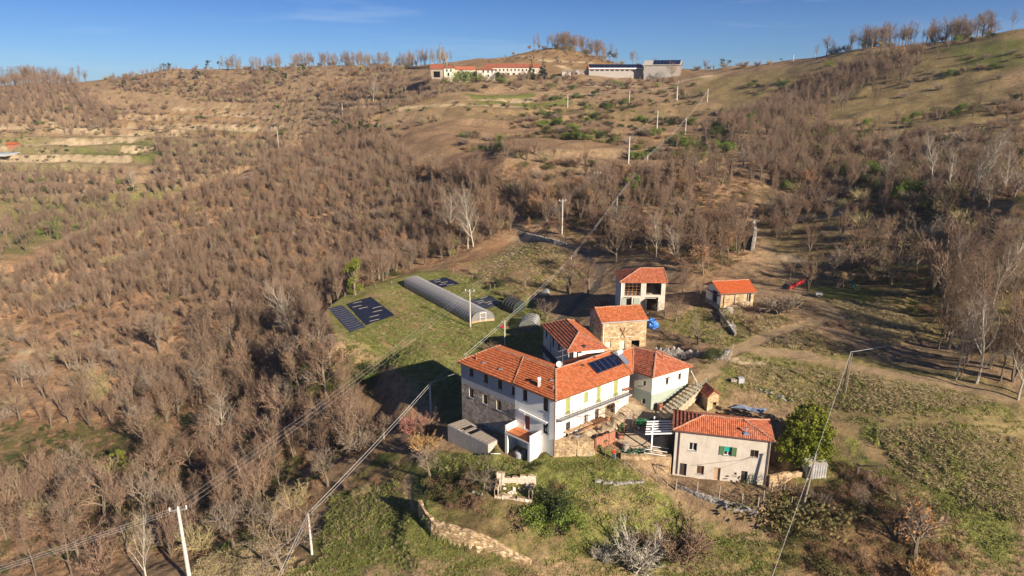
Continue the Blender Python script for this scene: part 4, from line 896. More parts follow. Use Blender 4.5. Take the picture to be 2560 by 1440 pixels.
# ------------------------------------------------------------------ little stone house with the outside stair
e = 10.8; a = at(1801,735,e); b = at(1894,730,e); da = (b-a).normalized(); pn = Vector((-da.y, da.x, 0)); W2 = 3.0
r0 = a + pn*W2 - da*.25; r1 = b + pn*W2 - da*.1; r0.z = r1.z = e + W2*math.tan(R(25)); cb = b + pn*2*W2; db = a + pn*2*W2 - da*.25
g = Bld('stone_cottage', 'little ochre stone cottage with new orange roof above an outside stone stair', 'cottage', (a.x,a.y,7), ['stone','white','greystone'])
wa, wb, wc, wd = inset([a, b, cb, db], .4)
g.wall(wa, wb, 5, e+.1, [(1832,749,.85,2.0,'door_wood'),(1872,745,.75,1.5,'white')], 0); g.wall(wb, wc, 5, e+.1, (), 0, apex=(*xy(r1), r1.z-.12)); g.wall(wc, wd, 5, e+.1, (), 1)
g.wall(wd, wa, 3, e+.1, [(1787,741,1.7,2.1,'dark')], 1, (8.6,2), apex=(*xy(r0), r0.z-.12))
g.roof(a, b, r1, r0, verge=(True,True)); g.roof(cb, db, r0, r1, verge=(True,True)); g.ridge(r0, r1); g.done('tile_new')
Qg = wq(wa, wb); m = MB(); m.tube([Qg(.55,10.6,.1), Qg(.55,7,.1)], .05); m.build('downpipe', M['gutter'], g.root)
m = MB(); m.bar(wd+Vector((.1,-.2,10.15-wd.z)), wa+Vector((-.15,.1,10.15-wa.z)), .2, .18); m.build('lintel', M['frame_brown'], g.root)
g.gutter([a+Vector((0,-.05,-.06)), b+Vector((0,-.05,-.06))], .07)

# ------------------------------------------------------------------ front house
e = 4.2; a = at(1681.6,1075,e); b = at(1938,1104,e); da = (b-a).normalized(); pn = Vector((-da.y, da.x, 0)); W2 = 2.75
r0 = on_plane(1759.5,1038,a,b,20.5); r1 = r0 + da*4.7; r0.z = r1.z = (r0.z); W2 = (r0-a).dot(pn); cb = b + pn*2*W2; db = a + pn*2*W2
g = Bld('front_house', 'plain greige plastered house with green shutters, teal blind and hipped red roof nearest the camera', 'house', (a.x,a.y,-1.3), ['greige'])
wa, wb, wc, wd = inset([a, b, cb, db], .38)
g.wall(wa, wb, -3.5, e+.03, [(1732.5,1117,.95,1.1,'white'),(1820,1128,.95,1.2,'teal'),(1886,1134.5,.95,1.0,'brown'),(1707.5,1174,.85,1.75,'door_dark'),(1751,1175,.85,1.2,'brick'),(1792,1185,.8,1.75,'door_wood'),(1838.5,1184,.3,.3,'dark'),(1860,1193,.75,1.7,'door_dark')], 0, depth=.28)
g.wall(wb, wc, -3, e+.03, (), 0); g.wall(wc, wd, -2, e+.03, (), 0); g.wall(wd, wa, -3, e+.03, (), 0)
g.roof(a, b, r1, r0, 0, course=.3, lift=.035); g.roof(db, a, r0, r0+Vector((0,.01,0)), 1, course=.45, lift=.13); g.roof(cb, db, r0, r1, 0); g.roof(b, cb, r1, r1+Vector((0,.01,0)), 0)
g.ridge(r0, r1); g.ridge(a, r0, r=.12); g.ridge(b, r1, r=.14); g.ridge(db, r0); g.ridge(cb, r1); g.done(['tile_red','tile_old'])
g.gutter([a+Vector((0,-.05,-.05)), b+Vector((0,-.05,-.05))]); Qg = wq(wa, wb); LL = (wb-wa).length
for q_ in (.55, LL-.12): m = MB(); m.tube([Qg(q_,4.0,.1), Qg(q_,-2.0,.1)], .055); m.build('downpipe', M['gutter'], g.root)
p = on_plane(1864,1083,a,b,20.5); m = MB(); m.tube([p-Vector((0,0,.2)), p+Vector((0,0,.6))], .1, 8); m.tube([p+Vector((0,0,.6)), p+Vector((0,0,.75))], [.2,.16], 8); fl = m.build('flue', M['steel'], g.root)
m = MB(); m.box((p.x-.3,p.y-.3,p.z-.15),(p.x+.3,p.y+.2,p.z+.1)); m.build('flashing', simple('lead_blue',(.15,.2,.32),.4,.2,5), fl)
m = MB(); q_, z_ = wpt(1888,1175,wa,wb); m.tube([Qg(2.2,-.6,.05), Qg(5,.2,.05), Qg(8,1.0,.05), Qg(LL-1,2.2,.05)], .015, 4); m.build('wall_wire', M['iron'], g.root)
FH = (wa, wb, wc, wd)

# ------------------------------------------------------------------ brick shed
e = 4.3; a = at(1747,975,e); b = at(1769,995,e); c = at(1803,986,e); r0 = at(1790,964,e+.9); r1 = at(1800,969,e+.7)
g = Bld('brick_shed', 'tiny brick bake-oven shed with old red tiles between two white houses', 'shed', (b.x,b.y,2), ['stone','brick'])
d = c + (a-b); wa, wb, wc, wd = inset([a,b,c,d], .2); rr0 = a.lerp(d,.5)+Vector((0,0,.9)); rr1 = b.lerp(c,.5)+Vector((0,0,.9))
g.wall(wa, wb, 1, e+.05, (), 0); g.wall(wb, wc, 1, e+.05, [(1786,1012,.7,.8,'void')], 0, apex=(*xy(rr1), rr1.z-.1)); g.wall(wc, wd, 1, e+.05, (), 1); g.wall(wd, wa, 1, e+.05, (), 0)
g.roof(a, b, rr1, rr0, verge=(True,True)); g.roof(c, d, rr0, rr1, verge=(True,True)); g.ridge(rr0, rr1, r=.1); g.done('tile_old')
# ------------------------------------------------------------------ garden walls
rnd = random.Random(11)
def stone_wall(name, label, pts, mat='drystone', th=.8, group=None, cat='wall', jag=.12, step=.35):
    """pts: (x, y, z_bottom, z_top) along the visible face, left to right"""
    P_ = [Vector((p[0], p[1], 0)) for p in pts]; dense = []
    acc = 0
    for i in range(len(P_)-1):
        L = (P_[i+1]-P_[i]).length; n = max(1, int(L/step))
        for k in range(n):
            t = k/n; dense.append((P_[i].lerp(P_[i+1], t), pts[i][2]*(1-t)+pts[i+1][2]*t, pts[i][3]*(1-t)+pts[i+1][3]*t, acc+L*t))
        acc += L
    dense.append((P_[-1], pts[-1][2], pts[-1][3], acc)); m = MB(); rows = []
    for i, (p, zb, zt, s_) in enumerate(dense):
        a = dense[max(0,i-1)][0]; b = dense[min(len(dense)-1,i+1)][0]; d = (b-a).normalized(); n = Vector((d.y,-d.x,0))
        zt = zt + rnd.uniform(-jag, jag); r = []
        k = max(3, int((zt-zb)/.4))
        for j in range(k+1): z = zb-.8 if j == 0 else zb + (zt-zb)*j/k; r.append((p + n*(rnd.uniform(-.05,.05)) + Vector((0,0,z)), (s_, z)))
        r2 = p - n*th + Vector((0,0,zt+rnd.uniform(-.05,.05))); rows.append((r, r2, p - n*th + Vector((0,0,zb-.8)), s_))
    for (r, t2, b2, s0), (q, u2, c2, s1) in zip(rows[:-1], rows[1:]):
        k = min(len(r), len(q))
        R2 = [r[int(round(j*(len(r)-1)/(k-1)))] for j in range(k)]; Q2 = [q[int(round(j*(len(q)-1)/(k-1)))] for j in range(k)]
        for j in range(k-1): m.face([R2[j][0], Q2[j][0], Q2[j+1][0], R2[j+1][0]], 0, [R2[j][1], Q2[j][1], Q2[j+1][1], R2[j+1][1]])
        m.face([r[-1][0], q[-1][0], u2, t2], 0, [(s0,0),(s1,0),(s1,th),(s0,th)]); m.face([t2, u2, c2, b2], 0, [(s0,0),(s1,0),(s1,2),(s0,2)])
    for r, t2, b2, s0 in (rows[0], rows[-1]): m.face([r[0][0], r[-1][0], t2, b2], 0, [(0,0),(0,2),(.5,2),(.5,0)])
    o = m.build(name, M[mat], None, origin=dense[0][0]+Vector((0,0,pts[0][2]))); tag(o, label, cat, group); return o
def W4(px, py, z, zt): p = at(px, py, z); return (p.x, p.y, z, zt)
stone_wall('retaining_wall', 'curved ochre dry-stone retaining wall below the grassy terrace in the foreground', [W4(a,b,c,t+.15) for a,b,c,t in CW], 'coursed', .5, jag=.05)
stone_wall('retaining_wall', 'rubble-stone wall carrying the dining terrace, at the foot of the white farmhouse corner', [W4(1383,1141,-.75,1.62), W4(1440,1143,-.7,1.55), W4(1484,1137,-.4,1.5)], 'stone', jag=.03)
stone_wall('retaining_wall', 'stone wall under the white pergola, left of the front house', [W4(1552,1150,-.3,.25), W4(1590,1168,-1.2,.32), W4(1640,1178,-1.7,.35), W4(1676,1186,-2.1,.38)], 'stone', jag=.05)
# brick parapet of the terrace
pb = [at(1486,1136,-.45), at(1510,1122,.0), at(1538,1102,.65)]; 
o = stone_wall('brick_parapet', 'orange hollow-brick parapet with rough top beside the dining terrace', [(pb[0].x,pb[0].y,-.5,1.75),(pb[1].x,pb[1].y,-.1,1.95),(pb[2].x,pb[2].y,.5,2.05)], 'brick', .2, jag=.06)
stone_wall('dry_stone_bank', 'pale grey tumbled dry-stone bank below the lawn, right of the stone barn', [W4(1637,893,3.9,5.2),W4(1680,898,3.9,5.5),W4(1720,905,3.9,5.6),W4(1765,912,4.0,5.8),W4(1800,916,4.2,6.0),W4(1822,908,4.4,6.4)], 'greystone', .8, jag=.3)
stone_wall('dry_stone_bank', 'short broken stone bank on the dry slope above the big evergreen tree', [W4(1885,985,3.2,3.8),W4(1925,992,3.2,3.8),W4(1960,1006,3.0,3.5),W4(1985,1012,2.9,3.4)], 'greystone', .7, jag=.25)
def G4(px, py, dz, h): p = hit(px, py); return (p.x, p.y, p.z+dz, p.z+dz+h)
stone_wall('retaining_wall', 'grey shaded roadside retaining wall where the lane climbs into the wood', [G4(1310,590,-.3,1.2),G4(1345,602,-.3,1.6),G4(1385,610,-.3,1.4),G4(1415,614,-.3,1.0)], 'greystone', .5)
stone_wall('retaining_wall', 'tall stone revetment beside the track above the cottage', [G4(1884,628,-.4,1.6),G4(1890,600,-.4,2.6),G4(1886,568,-.4,2.4)], 'greystone', .6, jag=.2)
stone_wall('garden_wall', 'low ochre stone wall right of the front house', [W4(1922,1218,-2.1,-.6),W4(1962,1213,-2.1,-.5),W4(2010,1213,-2.2,-.5)], 'stone', .4)
stone_wall('stone_kerb', 'row of low stone slabs along the fenced strip below the front house', [W4(1690,1222,-2.6,-2.15),W4(1760,1246,-2.6,-2.15),W4(1830,1268,-2.7,-2.2),W4(1892,1284,-2.7,-2.25)], 'greystone', .35, jag=.06)
for i, (x, y, L_) in enumerate(((1498,1207,1.1),(1520,1211,1.2),(1545,1213,1.3),(1572,1211,1.3),(1598,1208,1.1))):
    p = hit(x, y); m = MB(); m.bar(p+Vector((-L_/2,0,.18)), p+Vector((L_/2,.1,.22)), .35, .3)
    o = m.build('stone_slab', M['greystone'], None, origin=p); tag(o, ['leftmost','second','middle','fourth','rightmost'][i]+' of the five pale stone slabs lying in a row on the front slope', 'stone slab', 'stone slabs in a row')
# ------------------------------------------------------------------ wide garden steps
st = thing('garden_steps', at(1640,1045,2.2), 'wide pale paved steps climbing past the annexe wall', 'steps')
L0, L1 = at(1640,1030,2.2), at(1735,958,4.6); R0, R1 = at(1662,1060,1.7), at(1762,972,4.3); n = 12
for k in range(n):
    t0, t1 = k/n, (k+1)/n; zk = 2.0 + (k+1)*.23; m = MB()
    q = [L0.lerp(L1,t0), R0.lerp(R1,t0), R0.lerp(R1,t1), L0.lerp(L1,t1)]; top = [Vector((p.x,p.y,zk)) for p in q]; bot = [Vector((p.x,p.y,zk-1.2)) for p in q]
    m.face(top, 0, [(p.x,p.y) for p in q]); m.face([bot[0],bot[1],top[1],top[0]]); m.face([bot[1],bot[2],top[2],top[1]]); m.face([top[0],top[3],bot[3],bot[0]])
    m.build('step', M['sandstone_floor'], st)
m = MB()
for k in range(9):
    p = R0.lerp(R1, k/8); z = 2.0+.23*(k*n/8)+.2; m.bar((p.x+.1,p.y,z), (p.x+.1,p.y,z+1.0), .05)
for hh in (.55, 1.0): m.bar((R0.x+.1,R0.y,2.2+hh), (R1.x+.1,R1.y,4.96+hh), .04)
m.build('handrail', M['bluegrey'], st)
# outside stair of the cottage
st = thing('stone_stair', at(1840,838,6.2), 'narrow stone stair with a low wall descending from the cottage to the track', 'stair')
a0 = at(1800,783,7.3); a1 = at(1840,842,5.9); m = MB(); d = (a1-a0); nn = Vector((d.y,-d.x,0)).normalized()
for k in range(16):
    t = k/16; p = a0+d*t; q = a0+d*((k+1)/16); m.box((0,0,0),(1,1,1),0,Matrix(((q.x-p.x, -nn.x*1.1, 0, p.x),(q.y-p.y, -nn.y*1.1, 0, p.y),(0,0,-1.0, p.z+.15),(0,0,0,1))))
m.build('flight', M['greystone'], st)
m = MB(); m.bar(a0+nn*.15+Vector((0,0,.0)), a1+nn*.15+Vector((0,0,.0)), .35, 1.4); m.build('side_wall', M['greystone'], st)
a2 = at(1825,768,8.6); m = MB()
for k in range(7): p = a0.lerp(a2, k/6); m.box((p.x-.5,p.y-.2,p.z-1.2),(p.x+.5,p.y+.25,7.45+k*.2))
m.build('upper_flight', M['greystone'], st)
# short wooden stair by the dry-stone bank
st = thing('wooden_stair', at(1812,915,4.2), 'steep wooden stair up the dry-stone bank to the lawn', 'stair')
a0 = at(1806,922,4.1); a1 = at(1822,880,6.2)
for sx in (-.5, .5): m = MB(); m.bar(a0+Vector((sx,0,.2)), a1+Vector((sx,0,.2)), .08, .25); m.build('stringer', M['wood_old'], st)
m = MB()
for k in range(10): p = a0.lerp(a1, (k+.5)/10); m.box((p.x-.48,p.y-.15,p.z+.15),(p.x+.48,p.y+.15,p.z+.2))
m.build('treads', M['wood_old'], st)
m = MB(); m.bar(a0+Vector((.6,0,.2)), a0+Vector((.6,0,1.3)), .06); m.bar(a1+Vector((.6,0,.2)), a1+Vector((.6,0,1.3)), .06); m.bar(a0+Vector((.6,0,1.25)), a1+Vector((.6,0,1.25)), .06); m.build('handrail', M['wood_old'], st)

# ------------------------------------------------------------------ concrete outbuilding with a planked roof (left of the farmhouse)
zt, zb = -.9, -3.6
c4 = [at(1119,1062,zt), at(1220,1112,zt), at(1246,1099,zt), at(1162,1047,zt)]
g = Bld('concrete_shed', 'low roofless concrete outbuilding partly decked with grey planks against the old stone wing', 'outbuilding', (c4[0].x,c4[0].y,zb), ['concrete'])
for i in range(4): g.wall(c4[i], c4[(i+1)%4], zb-2, zt, (), 0)
inn = inset(c4, .35)
for i in range(4): g.wm.face([c4[i], c4[(i+1)%4], inn[(i+1)%4], inn[i]]); g.wall(inn[(i+1)%4], inn[i], zt-1.5, zt-.01, (), 0)
g.done()
for k in range(11):
    if k in (3, 5): continue
    t0, t1 = k/11+.004, (k+1)/11-.006; m = MB(); z = Vector((0,0,.06+rnd.uniform(0,.03)))
    q = [c4[0].lerp(c4[1],t0), c4[0].lerp(c4[1],t1), c4[3].lerp(c4[2],t1), c4[3].lerp(c4[2],t0)]; ce = sum(q, Vector())/4; q = [ce+(p-ce)*.93+z for p in q]
    m.face(q, 0); m.face([p-Vector((0,0,.05)) for p in q][::-1], 0)
    for i in range(4): m.face([q[i]-Vector((0,0,.05)), q[(i+1)%4]-Vector((0,0,.05)), q[(i+1)%4], q[i]])
    m.build('plank', M['wood_old'], g.root)
def plank(name, label, p, q, w, h, mat='wood_old', group=None, cat='plank'):
    m = MB(); m.bar(p, q, w, h); o = m.build(name, M[mat], None, origin=p); tag(o, label, cat, group); return o
plank('plank', 'long grey board leaning against the concrete outbuilding', at(1196,1128,-2.9), at(1203,1090,-1.0), .3, .08)
plank('plank', 'short grey board leaning beside the concrete outbuilding', at(1199,1127,-2.8), at(1208,1094,-1.2), .2, .06)
plank('plank', 'narrow plank walkway lying on the grass by the wash-house', at(1246,1110,-2.2), at(1278,1138,-2.3), .6, .12)
p = hit(1240,1136); plank('pipe', 'short pale pipe lying in the grass below the farmhouse', p+Vector((-.7,0,.12)), p+Vector((.6,0,.12)), .08, .08, 'paint_white', cat='pipe')

M['rubble'] = stone_mat('stone_pale_plastered', (.45,.38,.3), (.62,.55,.45), (.5,.44,.35), 1.6, 1.3, .15)
# ------------------------------------------------------------------ ruin in the foreground bushes
c4 = [at(1236,1246,-2.3), at(1330,1254,-2.3), at(1340,1212,-1.8), at(1243,1204,-1.8)]
g = Bld('ruin', 'small roofless ruined stone hut half swallowed by bushes in the foreground', 'ruin', (c4[0].x,c4[0].y,-2.3), ['oldwhite','drystone','stone','rubble'])
for i, h_ in ((0,-2.0),(1,-1.2),(2,-.5),(3,-1.1)):
    pa, pb_ = c4[i], c4[(i+1)%4]
    for s_ in range(5):
        q0, q1 = pa.lerp(pb_, s_/5), pa.lerp(pb_, (s_+1)/5); zt = h_ + rnd.uniform(-.45,.35)
        g.wall(q0, q1, -5.5, zt, (), 3); n = Vector((q1.y-q0.y, -(q1.x-q0.x), 0)).normalized()*-.4
        g.wm.face([Vector((*xy(q),zt)) for q in (q0,q1)]+[Vector((*xy(q+n),zt)) for q in (q1,q0)], 1); g.wall(q1+n, q0+n, -5.5, zt, (), 3)
for k in range(26):
    p = c4[0].lerp(c4[1], rnd.random()).lerp(c4[3].lerp(c4[2], rnd.random()), rnd.random()); s_ = rnd.uniform(.15,.4); p.z = gz(p.x,p.y)+s_*.3; a = Vector((rnd.uniform(-1,1),rnd.uniform(-1,1),rnd.uniform(-.3,.3))).normalized()*s_
    g.wm.box((-s_,-s_*.6,-s_*.4),(s_,s_*.6,s_*.4),3,Matrix.Translation(p) @ Euler((rnd.uniform(-.6,.6),rnd.uniform(-.6,.6),rnd.uniform(0,3))).to_matrix().to_4x4())
g.done()
plank('beam', 'two tall weathered planks standing in the ruined hut', at(1251,1226,-2.0), at(1256,1180,.6), .22, .08, cat='plank')
p = hit(1190,1238)
for i in range(9):
    q = hit(1185+rnd.uniform(-10,28), 1238+rnd.uniform(-8,10)); m = MB(); s_ = rnd.uniform(.12,.3)
    m.tube([q-Vector((s_,0,0)), q+Vector((0,0,s_*.6)), q+Vector((s_,0,0))], [s_*.5,s_,s_*.4], 6); o = m.build('stone', M['greystone'], None, origin=q); tag(o, 'pale loose stone in the heap left of the ruined hut', 'stone', 'loose stones left of the ruin')

# ------------------------------------------------------------------ pergola of thin iron bars over the dining terrace
pg = thing('iron_pergola', at(1478,1110,1.4), 'thin rusty iron pergola frame over the dining terrace', 'pergola')
n_ = Vector((Qc(0,0,1)-Qc(0,0,0))); q = [Qc(2.2,4.15,.25), Qc(10.2,4.4,.25)]; far = [Qc(2.2,3.85,5.2), Qc(10.2,4.1,3.9)]
for k in range(5):
    p = far[0].lerp(far[1], k/4); m = MB(); m.bar((p.x,p.y,gz(p.x,p.y)-.1), p, .06); m.build('post', M['rust'], pg)
m = MB()
for k in range(8): m.bar(q[0].lerp(q[1],k/7), far[0].lerp(far[1],k/7), .035)
for k in range(6): m.bar(q[0].lerp(far[0],k/5), q[1].lerp(far[1],k/5), .03)
m.bar(q[0], far[1], .03); m.bar(q[1], far[0], .03)
m.build('roof_bars', M['rust'], pg)
# white pergola by the front house
pg = thing('white_pergola', at(1622,1130,.3), 'white-painted timber pergola against the front house', 'pergola')
for (x, y, L_) in ((1628,1127,3.3),(1633,1092,3.0)):
    p = at(x, y, .35); m = MB(); m.bar(p-Vector((0,0,.4)), p+Vector((0,0,L_)), .16); m.build('post', M['paint_white'], pg)
for k in range(6):
    a = at(1621+k*.8, 1085-k*6.2, 3.35); b = wd.lerp(wa, 0) if False else a + Vector((3.2,.2,0)); m = MB(); m.bar(a-Vector((.4,0,0)), b, .13); m.build('rafter', M['paint_white'], pg)
m = MB(); m.bar(at(1628,1085,3.2), at(1634,1056,3.2), .12); m.build('beam', M['paint_white'], pg)
for k in range(3):
    a = at(1618-k*4,1122+k*9-8,.9-k*.1); m = MB(); m.bar(a, a+Vector((2.7,-.3,-.25)), .06); m.build('rail', M['paint_white'], pg)

# ------------------------------------------------------------------ tables and things on the terrace
def table(loc, L_, W_, rz, label, mat='wood_tan', h=.76, benches=True):
    t = thing('picnic_table' if benches else 'table', loc, label, 'table'); X = Matrix.Translation(loc) @ Matrix.Rotation(rz, 4, 'Z')
    m = MB()
    for k in range(5): m.box((-L_/2, -W_/2+W_*k/5, h-.05), (L_/2, -W_/2+W_*(k+1)/5-.015, h), 0, X)
    m.build('tabletop', M[mat], t)
    for sx in (-1, 1):
        for sy in (-1, 1): m = MB(); m.bar(X @ Vector((sx*L_*.42, sy*W_*.2, h-.06)), X @ Vector((sx*L_*.42, sy*W_*.45, 0)), .09); m.build('leg', M[mat], t)
    if benches:
        for sy in (-1, 1):
            m = MB(); m.box((-L_/2, sy*(W_/2+.3)-.14, .4), (L_/2, sy*(W_/2+.3)+.14, .45), 0, X)
            for sx in (-1, 1): m.box((sx*L_*.4-.04, sy*(W_/2+.3)-.1, 0), (sx*L_*.4+.04, sy*(W_/2+.3)+.1, .39), 0, X)
            m.build('bench', M[mat], t)
    return t
def on_ground(px, py, z): p = at(px, py, z); p.z = gz(p.x, p.y); return p
ang = math.atan2(dC.y, dC.x)
table(on_ground(1450,1075,1.7), 5.6, 1.15, ang, 'very long tan wooden table with benches under the iron pergola')
table(on_ground(1498,1062,1.8), 2.0, 1.3, ang, 'square dark table at the far end of the dining terrace', 'frame_brown', benches=False)
# bench along the wall
bz = on_ground(1440,1070,1.7); b_ = thing('bench', bz, 'long orange-brown plank bench against the farmhouse wall', 'bench'); m = MB(); a0 = Qc(4.0, 0, .8); a1 = Qc(9.5, 0, .8)
z = gz(a0.x,a0.y); m.bar((a0.x,a0.y,z+.45), (a1.x,a1.y,z+.55), .35, .06); m.build('seat', simple('wood_orange',(.5,.25,.1),.6,.15,5), b_)
for t in (.05,.5,.95): m = MB(); p = a0.lerp(a1,t); m.box((p.x-.12,p.y-.12,z-.2),(p.x+.12,p.y+.12,z+.45)); m.build('leg', M['frame_brown'], b_)
def chair(loc, rz, label):
    t = thing('garden_chair', loc, label, 'chair', 'garden chairs on the terrace'); X = Matrix.Translation(loc) @ Matrix.Rotation(rz, 4, 'Z')
    m = MB(); m.box((-.25,-.25,.42),(.25,.25,.46),0,X); m.build('seat', M['iron'], t); m = MB(); m.box((-.25,.22,.46),(.25,.26,.95),0,X); m.build('backrest', M['iron'], t)
    for sx in (-.22,.22):
        for sy in (-.22,.22): m = MB(); m.box((sx-.02,sy-.02,0),(sx+.02,sy+.02,.42),0,X); m.build('leg', M['iron'], t)
chair(on_ground(1452,1092,1.5), .8, 'dark garden chair in front of the long table'); chair(on_ground(1422,1088,1.5), 2.4, 'dark garden chair beside the ground-floor door'); chair(on_ground(1499,1078,1.6), 4, 'dark garden chair at the far end of the long table')
def planter(px, py, z, label, n=5, s=.5, green=(.06,.12,.03)):
    loc = on_ground(px, py, z); t = thing('potted_plant', loc, label, 'plant', 'potted plants'); m = MB()
    m.tube([loc, loc+Vector((0,0,.35))], [.16,.22], 10); m.build('pot', M['terracotta'], t); m = MB()
    for k in range(90):
        a = rnd.uniform(0, 6.28); r_ = rnd.uniform(0, s*.6); zz = .35+rnd.uniform(0, s); c = loc+Vector((math.cos(a)*r_, math.sin(a)*r_, zz)); d = Vector((rnd.uniform(-1,1),rnd.uniform(-1,1),rnd.uniform(-.3,1))).normalized()*.14; e_ = d.cross(Vector((rnd.uniform(-1,1),rnd.uniform(-1,1),rnd.uniform(-1,1)))).normalized()*.06
        m.face([c-d, c+e_, c+d, c-e_])
    m.build('foliage', M['leafgreen'], t)
M['leafgreen'] = simple('leaf_green', (.07,.13,.035), .7, .4, 8)
for i, (x, y, z) in enumerate(((1500,1100,1.55),(1513,1092,1.6),(1526,1086,1.6),(1556,1080,.9),(1548,1088,.9))):
    planter(x, y, z, ['bushy pot plant behind the left end of the brick parapet','pot plant in the middle behind the brick parapet','pot plant behind the right end of the brick parapet','pot plant beside the barrel by the terrace gate','pot plant left of the barrel by the terrace gate'][i], s=.6)
def barrel(px, py, z, label, mat='rust', r=.32, h=.85):
    loc = on_ground(px, py, z); t = thing('barrel', loc, label, 'barrel'); m = MB(); m.tube([loc, loc+Vector((0,0,h*.5)), loc+Vector((0,0,h))], [r*.88,r,r*.88], 14); m.build('body', M[mat], t)
    for zz in (.2,.8): m = MB(); m.tube([loc+Vector((0,0,h*zz-.03)), loc+Vector((0,0,h*zz+.03))], r*.97, 14); m.build('hoop', M['iron'], t)
barrel(1563,1128,0, 'old brown barrel behind the person in the red jacket', 'wood_old', .45, .95)
barrel(1550,1093,.9, 'orange terracotta jar by the terrace gate', 'brick', .4, .8)
barrel(1563,1082,.9, 'black tub beside the terracotta jar', 'iron', .35, .5)
barrel(1650,1020,2.4, 'stack of orange clay jars at the foot of the garden steps', 'brick', .4, 1.3)
barrel(1615,1135,.2, 'small dark drum at the foot of the white pergola', 'iron', .25, .4)
# green net heap, hose
hp = thing('net_heap', on_ground(1590,1133,.1), 'heap of green crates and netting on top of the yard wall', 'heap'); m = MB(); loc = Vector(hp['_org'])
for k in range(160):
    c = loc + Vector((rnd.gauss(0,1.1), rnd.gauss(0,.35), abs(rnd.gauss(.2,.18)))); d = Vector((rnd.uniform(-1,1),rnd.uniform(-1,1),rnd.uniform(-1,1))).normalized()*.22; e_ = d.cross(Vector((rnd.random(),rnd.random(),rnd.random()))).normalized()*.12
    m.face([c-d, c+e_, c+d, c-e_], rnd.randrange(4) == 0)
m.build('netting', [simple('net_green',(.02,.12,.06),.6,.4,9), M['paint_white']], hp)
m = MB(); hs = [on_ground(x,y,z)+Vector((0,0,.04)) for x,y,z in ((1556,1100,.9),(1570,1112,.6),(1590,1117,.4),(1610,1112,.5),(1630,1100,.6),(1650,1093,.8),(1680,1090,.9))]
m.tube(hs, .06, 6); o = m.build('hose', M['iron'], None, smooth=True, origin=hs[0]); tag(o, 'long black hose snaking across the yard', 'hose')

# ------------------------------------------------------------------ green tractor
def wheel(m, c, r, w, ax): m.tube([c-ax*w/2, c+ax*w/2], r, 18)
tr = thing('tractor', on_ground(1622,1078,1.0), 'small dark green tractor parked in the shaded yard', 'tractor'); loc = Vector(tr['_org']); X = Matrix.Translation(loc) @ Matrix.Rotation(R(168), 4, 'Z')
tg = simple('tractor_green', (.02,.14,.05), .4, .1, 3, .5); V = lambda x, y, z: X @ Vector((x, y, z)); ax = (V(0,1,0)-V(0,0,0))
m = MB(); prof = [(.2,.75),(.2,1.25),(.7,1.35),(1.55,1.28),(1.8,1.1),(1.85,.7),(1.2,.62)]
for sy in (-.32,.32): m.face([V(x,sy,z) for x,z in (prof if sy < 0 else prof[::-1])])
for i in range(len(prof)): a, b = prof[i], prof[(i+1)%len(prof)]; m.face([V(a[0],-.32,a[1]),V(a[0],.32,a[1]),V(b[0],.32,b[1]),V(b[0],-.32,b[1])])
m.build('bonnet', tg, tr)
m = MB(); m.box((-.9,-.3,.5),(1.2,.3,.8),0,X); m.build('chassis', M['iron'], tr)
for sy in (-.62,.62):
    m = MB(); wheel(m, V(-.5,sy,.62), .62, .34, ax); w_ = m.build('wheel', M['iron'], tr); m = MB(); wheel(m, V(-.5,sy*1.02,.62), .3, .36, ax); m.build('rim', M['metal'], w_)
    m = MB(); wheel(m, V(1.35,sy*.9,.38), .38, .24, ax); w_ = m.build('wheel', M['iron'], tr); m = MB(); wheel(m, V(1.35,sy*.92,.38), .18, .26, ax); m.build('rim', M['metal'], w_)
    m = MB(); m.tube([V(-1.15,sy,1.0),V(-.8,sy,1.3),V(-.3,sy,1.33),V(.05,sy,1.1)], .13, 6); m.build('mudguard', tg, tr)
m = MB(); m.box((-.75,-.25,.95),(-.35,.25,1.05),0,X); m.box((-.8,-.25,1.05),(-.72,.25,1.4),0,X); m.build('seat', M['dark'], tr)
m = MB()
for sy in (-.4,.4): m.bar(V(-.95,sy,.9), V(-.95,sy,2.3), .06)
m.bar(V(-.95,-.42,2.3), V(-.95,.42,2.3), .06); m.build('roll_bar', M['iron'], tr)
m = MB(); m.tube([V(1.1,.1,1.2),V(1.1,.1,1.75)], .04, 6); m.build('exhaust', M['iron'], tr)
m = MB(); n_=12; c=V(.05,0,1.45); m.tube([c+(V(math.cos(t)*.0,math.sin(t)*.19,math.cos(t)*.19)-V(0,0,0)) for t in [6.283*k/n_ for k in range(n_+1)]], .02, 4, cap=False); m.bar(V(.25,0,1.2), c, .04); m.build('steering_wheel', M['iron'], tr)
